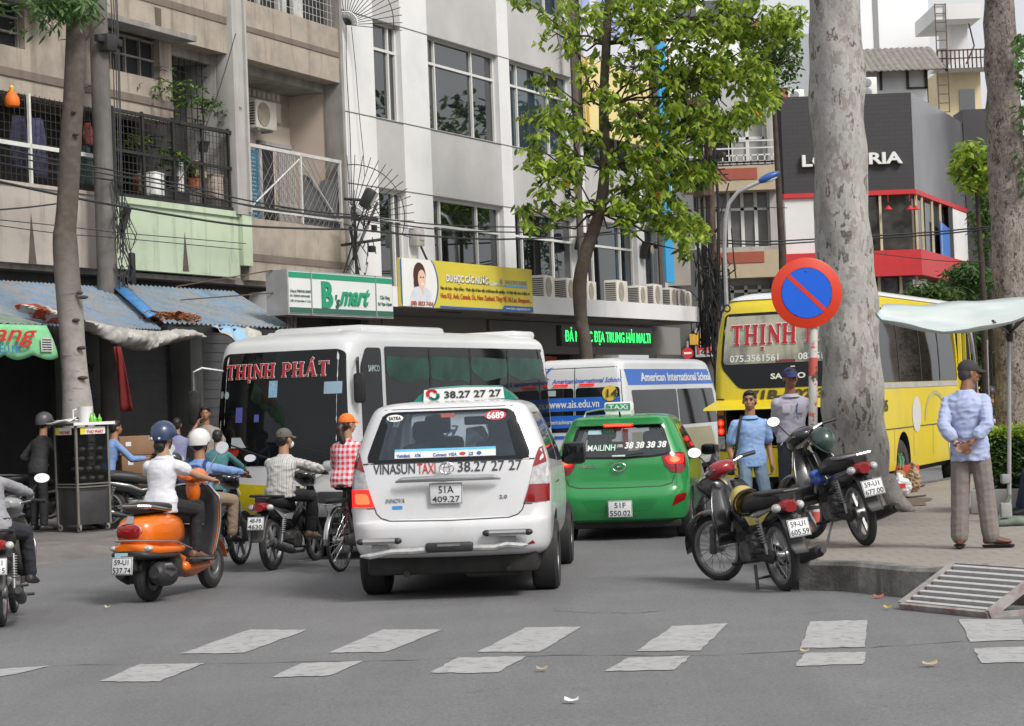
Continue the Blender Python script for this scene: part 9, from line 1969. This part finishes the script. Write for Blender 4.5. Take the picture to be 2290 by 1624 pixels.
p=Tc@V((-.0,-.12,top_));j=thing('jug','white plastic jug standing on the food cabinet','jug',p,R(10));mb=MB();mb.lathe([(.001,0),(.1,0),(.095,.1),(.1,.2),(.105,.225),(.09,.222),(.085,.02)],20);mb.build('body',m_wh,j);mb=MB();mb.tube([(-.1,0,.19),(-.165,0,.18),(-.165,0,.06),(-.1,0,.04)],.012,8);mb.build('handle',m_wh,j)
m_gp=mat('green_plastic',(.16,.52,.05),.35,coat=.3)
for i,(x,y)in enumerate(((.02,-.24),(.09,-.2),(.14,-.25),(.19,-.16))):
 p=Tc@V((x,y,top_));b=thing('squeeze_bottle',['tallest bright green squeeze bottle in front of the white jug','bright green squeeze bottle just right of the tallest','low green squeeze bottle, third from the left on the cabinet','rightmost small green squeeze bottle on the cabinet'][i],'bottle',p);k=(.11,.09,.08,.06)[i];mb=MB();mb.lathe([(.001,0),(.03,0),(.032,k*.6),(.02,k*.8),(.012,k)],12);mb.build('body',m_gp,b);mb=MB();mb.lathe([(.012,k),(.004,k+.035)],8);mb.build('nozzle',m_gp,b)
p=Tc@V((-.2,.12,top_));mb=MB();mb.rings([[V((a,b,.02+.14*max(0,a+.1)+.03*math.sin(b*20)))for a in(-.2,-.1,0,.1,.18)]for b in(-.15,-.08,0,.08,.15)],False,False);o=mb.build('folded_cloth',m_wh,None,60,p);o.rotation_euler=(0,0,R(-30));o.modifiers.new('t','SOLIDIFY').thickness=.01;tag(o,'white folded cloth sheet draped on the back of the food cabinet','cloth')
#  cartons and clutter under the awning
m_cart=mat('cardboard',(.26,.15,.085),.9,var=.15,vs=3);m_cart2=mat('cardboard_light',(.38,.24,.12),.9,var=.12,vs=3)
def carton(label,x,y,Y,w_,d_,h_,mt,rz):q=P(x,y,Y);t=thing('carton',label,'cardboard box',q,R(rz),'cardboard boxes stacked under the awning');mb=MB();mb.box((0,0,h_/2),(w_,d_,h_),None,.006);mb.build('box',mt,t);mb=MB();mb.box((0,0,h_+.001),(w_,.05,.004));mb.box((0,-d_/2-.001,h_*.5),(.08,.003,.05));mb.build('tape',m_cart2 if mt==m_cart else m_cart,t);return t
zz0=P(300,1090,29.6).z;q_=P(300,1000,29.6)
def cz(dx,Y,z,lab,w_=.52,d_=.42,h_=.27,mt=None,rz=28):t=thing('carton',lab,'cardboard box',(q_.x+dx,Y,z),R(rz),'cardboard boxes stacked under the awning');mb=MB();mb.box((0,0,h_/2),(w_,d_,h_),None,.006);mb.build('box',mt or m_cart,t);mb=MB();mb.box((0,0,h_+.002),(w_*.98,.05,.003));mb.build('tape',m_cart2,t);mb=MB();mb.box((-w_*.25,-d_/2-.002,h_*.6),(.08,.003,.06));mb.build('paper_label',m_wh,t)
for i,(dx,Y,z,lab,mt)in enumerate(((-.02,29.6,.60,'lowest brown carton of the left stack',None),(.0,29.62,.875,'middle brown carton of the left stack',None),(-.02,29.6,1.15,'brown carton with white label on top of the left stack',None),(.40,29.8,.60,'lowest light carton of the right stack',m_cart),(.42,29.8,.875,'tall yellowish carton on top of the right stack',m_cart2))):cz(dx,Y,z,lab,mt=mt,h_=.5 if i==4 else .27,w_=.4 if i>2 else .52)
t=thing('table','low dark wooden table under the cartons','table',(q_.x+.2,29.7,.15),R(20));mb=MB();mb.box((0,0,.42),(1.5,.8,.05),None,.01);mb.build('table_top',mat('old_wood',(.08,.06,.045),.8,var=.3),t)
for sx in(-1,1):
 for sy in(-1,1):mb=MB();mb.box((sx*.68,sy*.34,.2),(.05,.05,.4));mb.build('leg',MC['old_wood'],t)
q=G(290,1140,.15);t=thing('wheelbarrow','dark hand barrow with a round grey basin in the shade by the scooter','barrow',(q.x,q.y+.4,.15),R(30));mb=MB();mb.lathe([(.001,.2),(.22,.2),(.32,.38),(.34,.4),(.3,.39),(.2,.23)],22);mb.build('basin',mat('basin_grey',(.07,.075,.08),.5),t);mb=MB();mb.torus((-.45,0,.16),.13,.03,20,6,'y');mb.tube([(-.45,0,.16),(.0,0,.2),(.4,0,.3)],.02,6);mb.tube([(.1,-.2,.2),(.2,-.25,0)],.015,6);mb.tube([(.1,.2,.2),(.2,.25,0)],.015,6);mb.build('frame',m_black,t)
q=P(278,850,31.3);mb=MB();rows=[[V((.10*(u-.5)*(1+v)+v*.12,.03*math.sin(u*8+v*4),-v*1.0))for u in[i/8 for i in range(9)]]for v in[j/9 for j in range(10)]];mb.rings(rows,False,False);o=mb.build('hanging_cloth',mat('dark_red_cloth',(.16,.012,.012),.9,var=.3,vs=5),None,60,P(262,775,31.0));o.modifiers.new('t','SOLIDIFY').thickness=.01;tag(o,'dark red cloth hanging in front of the roller shutter','cloth')
#  litter on the road
rl=random.Random(12)
for x,y,w_,c_,lab in((1965,1337,.07,(.5,.11,.03),'curled orange leaf at the foot of the kerb'),(2080,1489,.08,(.42,.33,.2),'dry cream leaf on the road below the crossing'),(1212,1500,.06,(.35,.3,.2),'small pale leaf beside the crossing stripes'),(1278,1571,.07,(.7,.7,.68),'white paper scrap on the road near the bottom edge'),(1985,1362,.05,(.45,.36,.1),'small yellow leaf by the ramp corner'),(240,1361,.04,(.5,.45,.3),'tiny pale scrap on the road behind the scooter'),(1800,1460,.05,(.4,.33,.25),'curled pale leaf on the crossing stripe below the parked motorbike')):
 q=G(x,y,.012);mb=MB();w_*=.42;mb.rings([[V((w_*a*1.4,w_*b*1.5*(1-a*a*.8),.006+.03*abs(a)*(.5+.5*b)+.012*b*b))for b in(-.6,-.2,.2,.6)]for a in(-1,-.6,-.2,.2,.6,1)],False,False);o=mb.build('paper_scrap' if 'paper' in lab or 'scrap' in lab else 'fallen_leaf',mat('litter_'+str(x),c_,.8,var=.2,vs=20),None,60,q);o.rotation_euler=(0,0,rl.uniform(-.4,.4));tag(o,lab,'litter' if 'scrap' in lab else 'leaf')
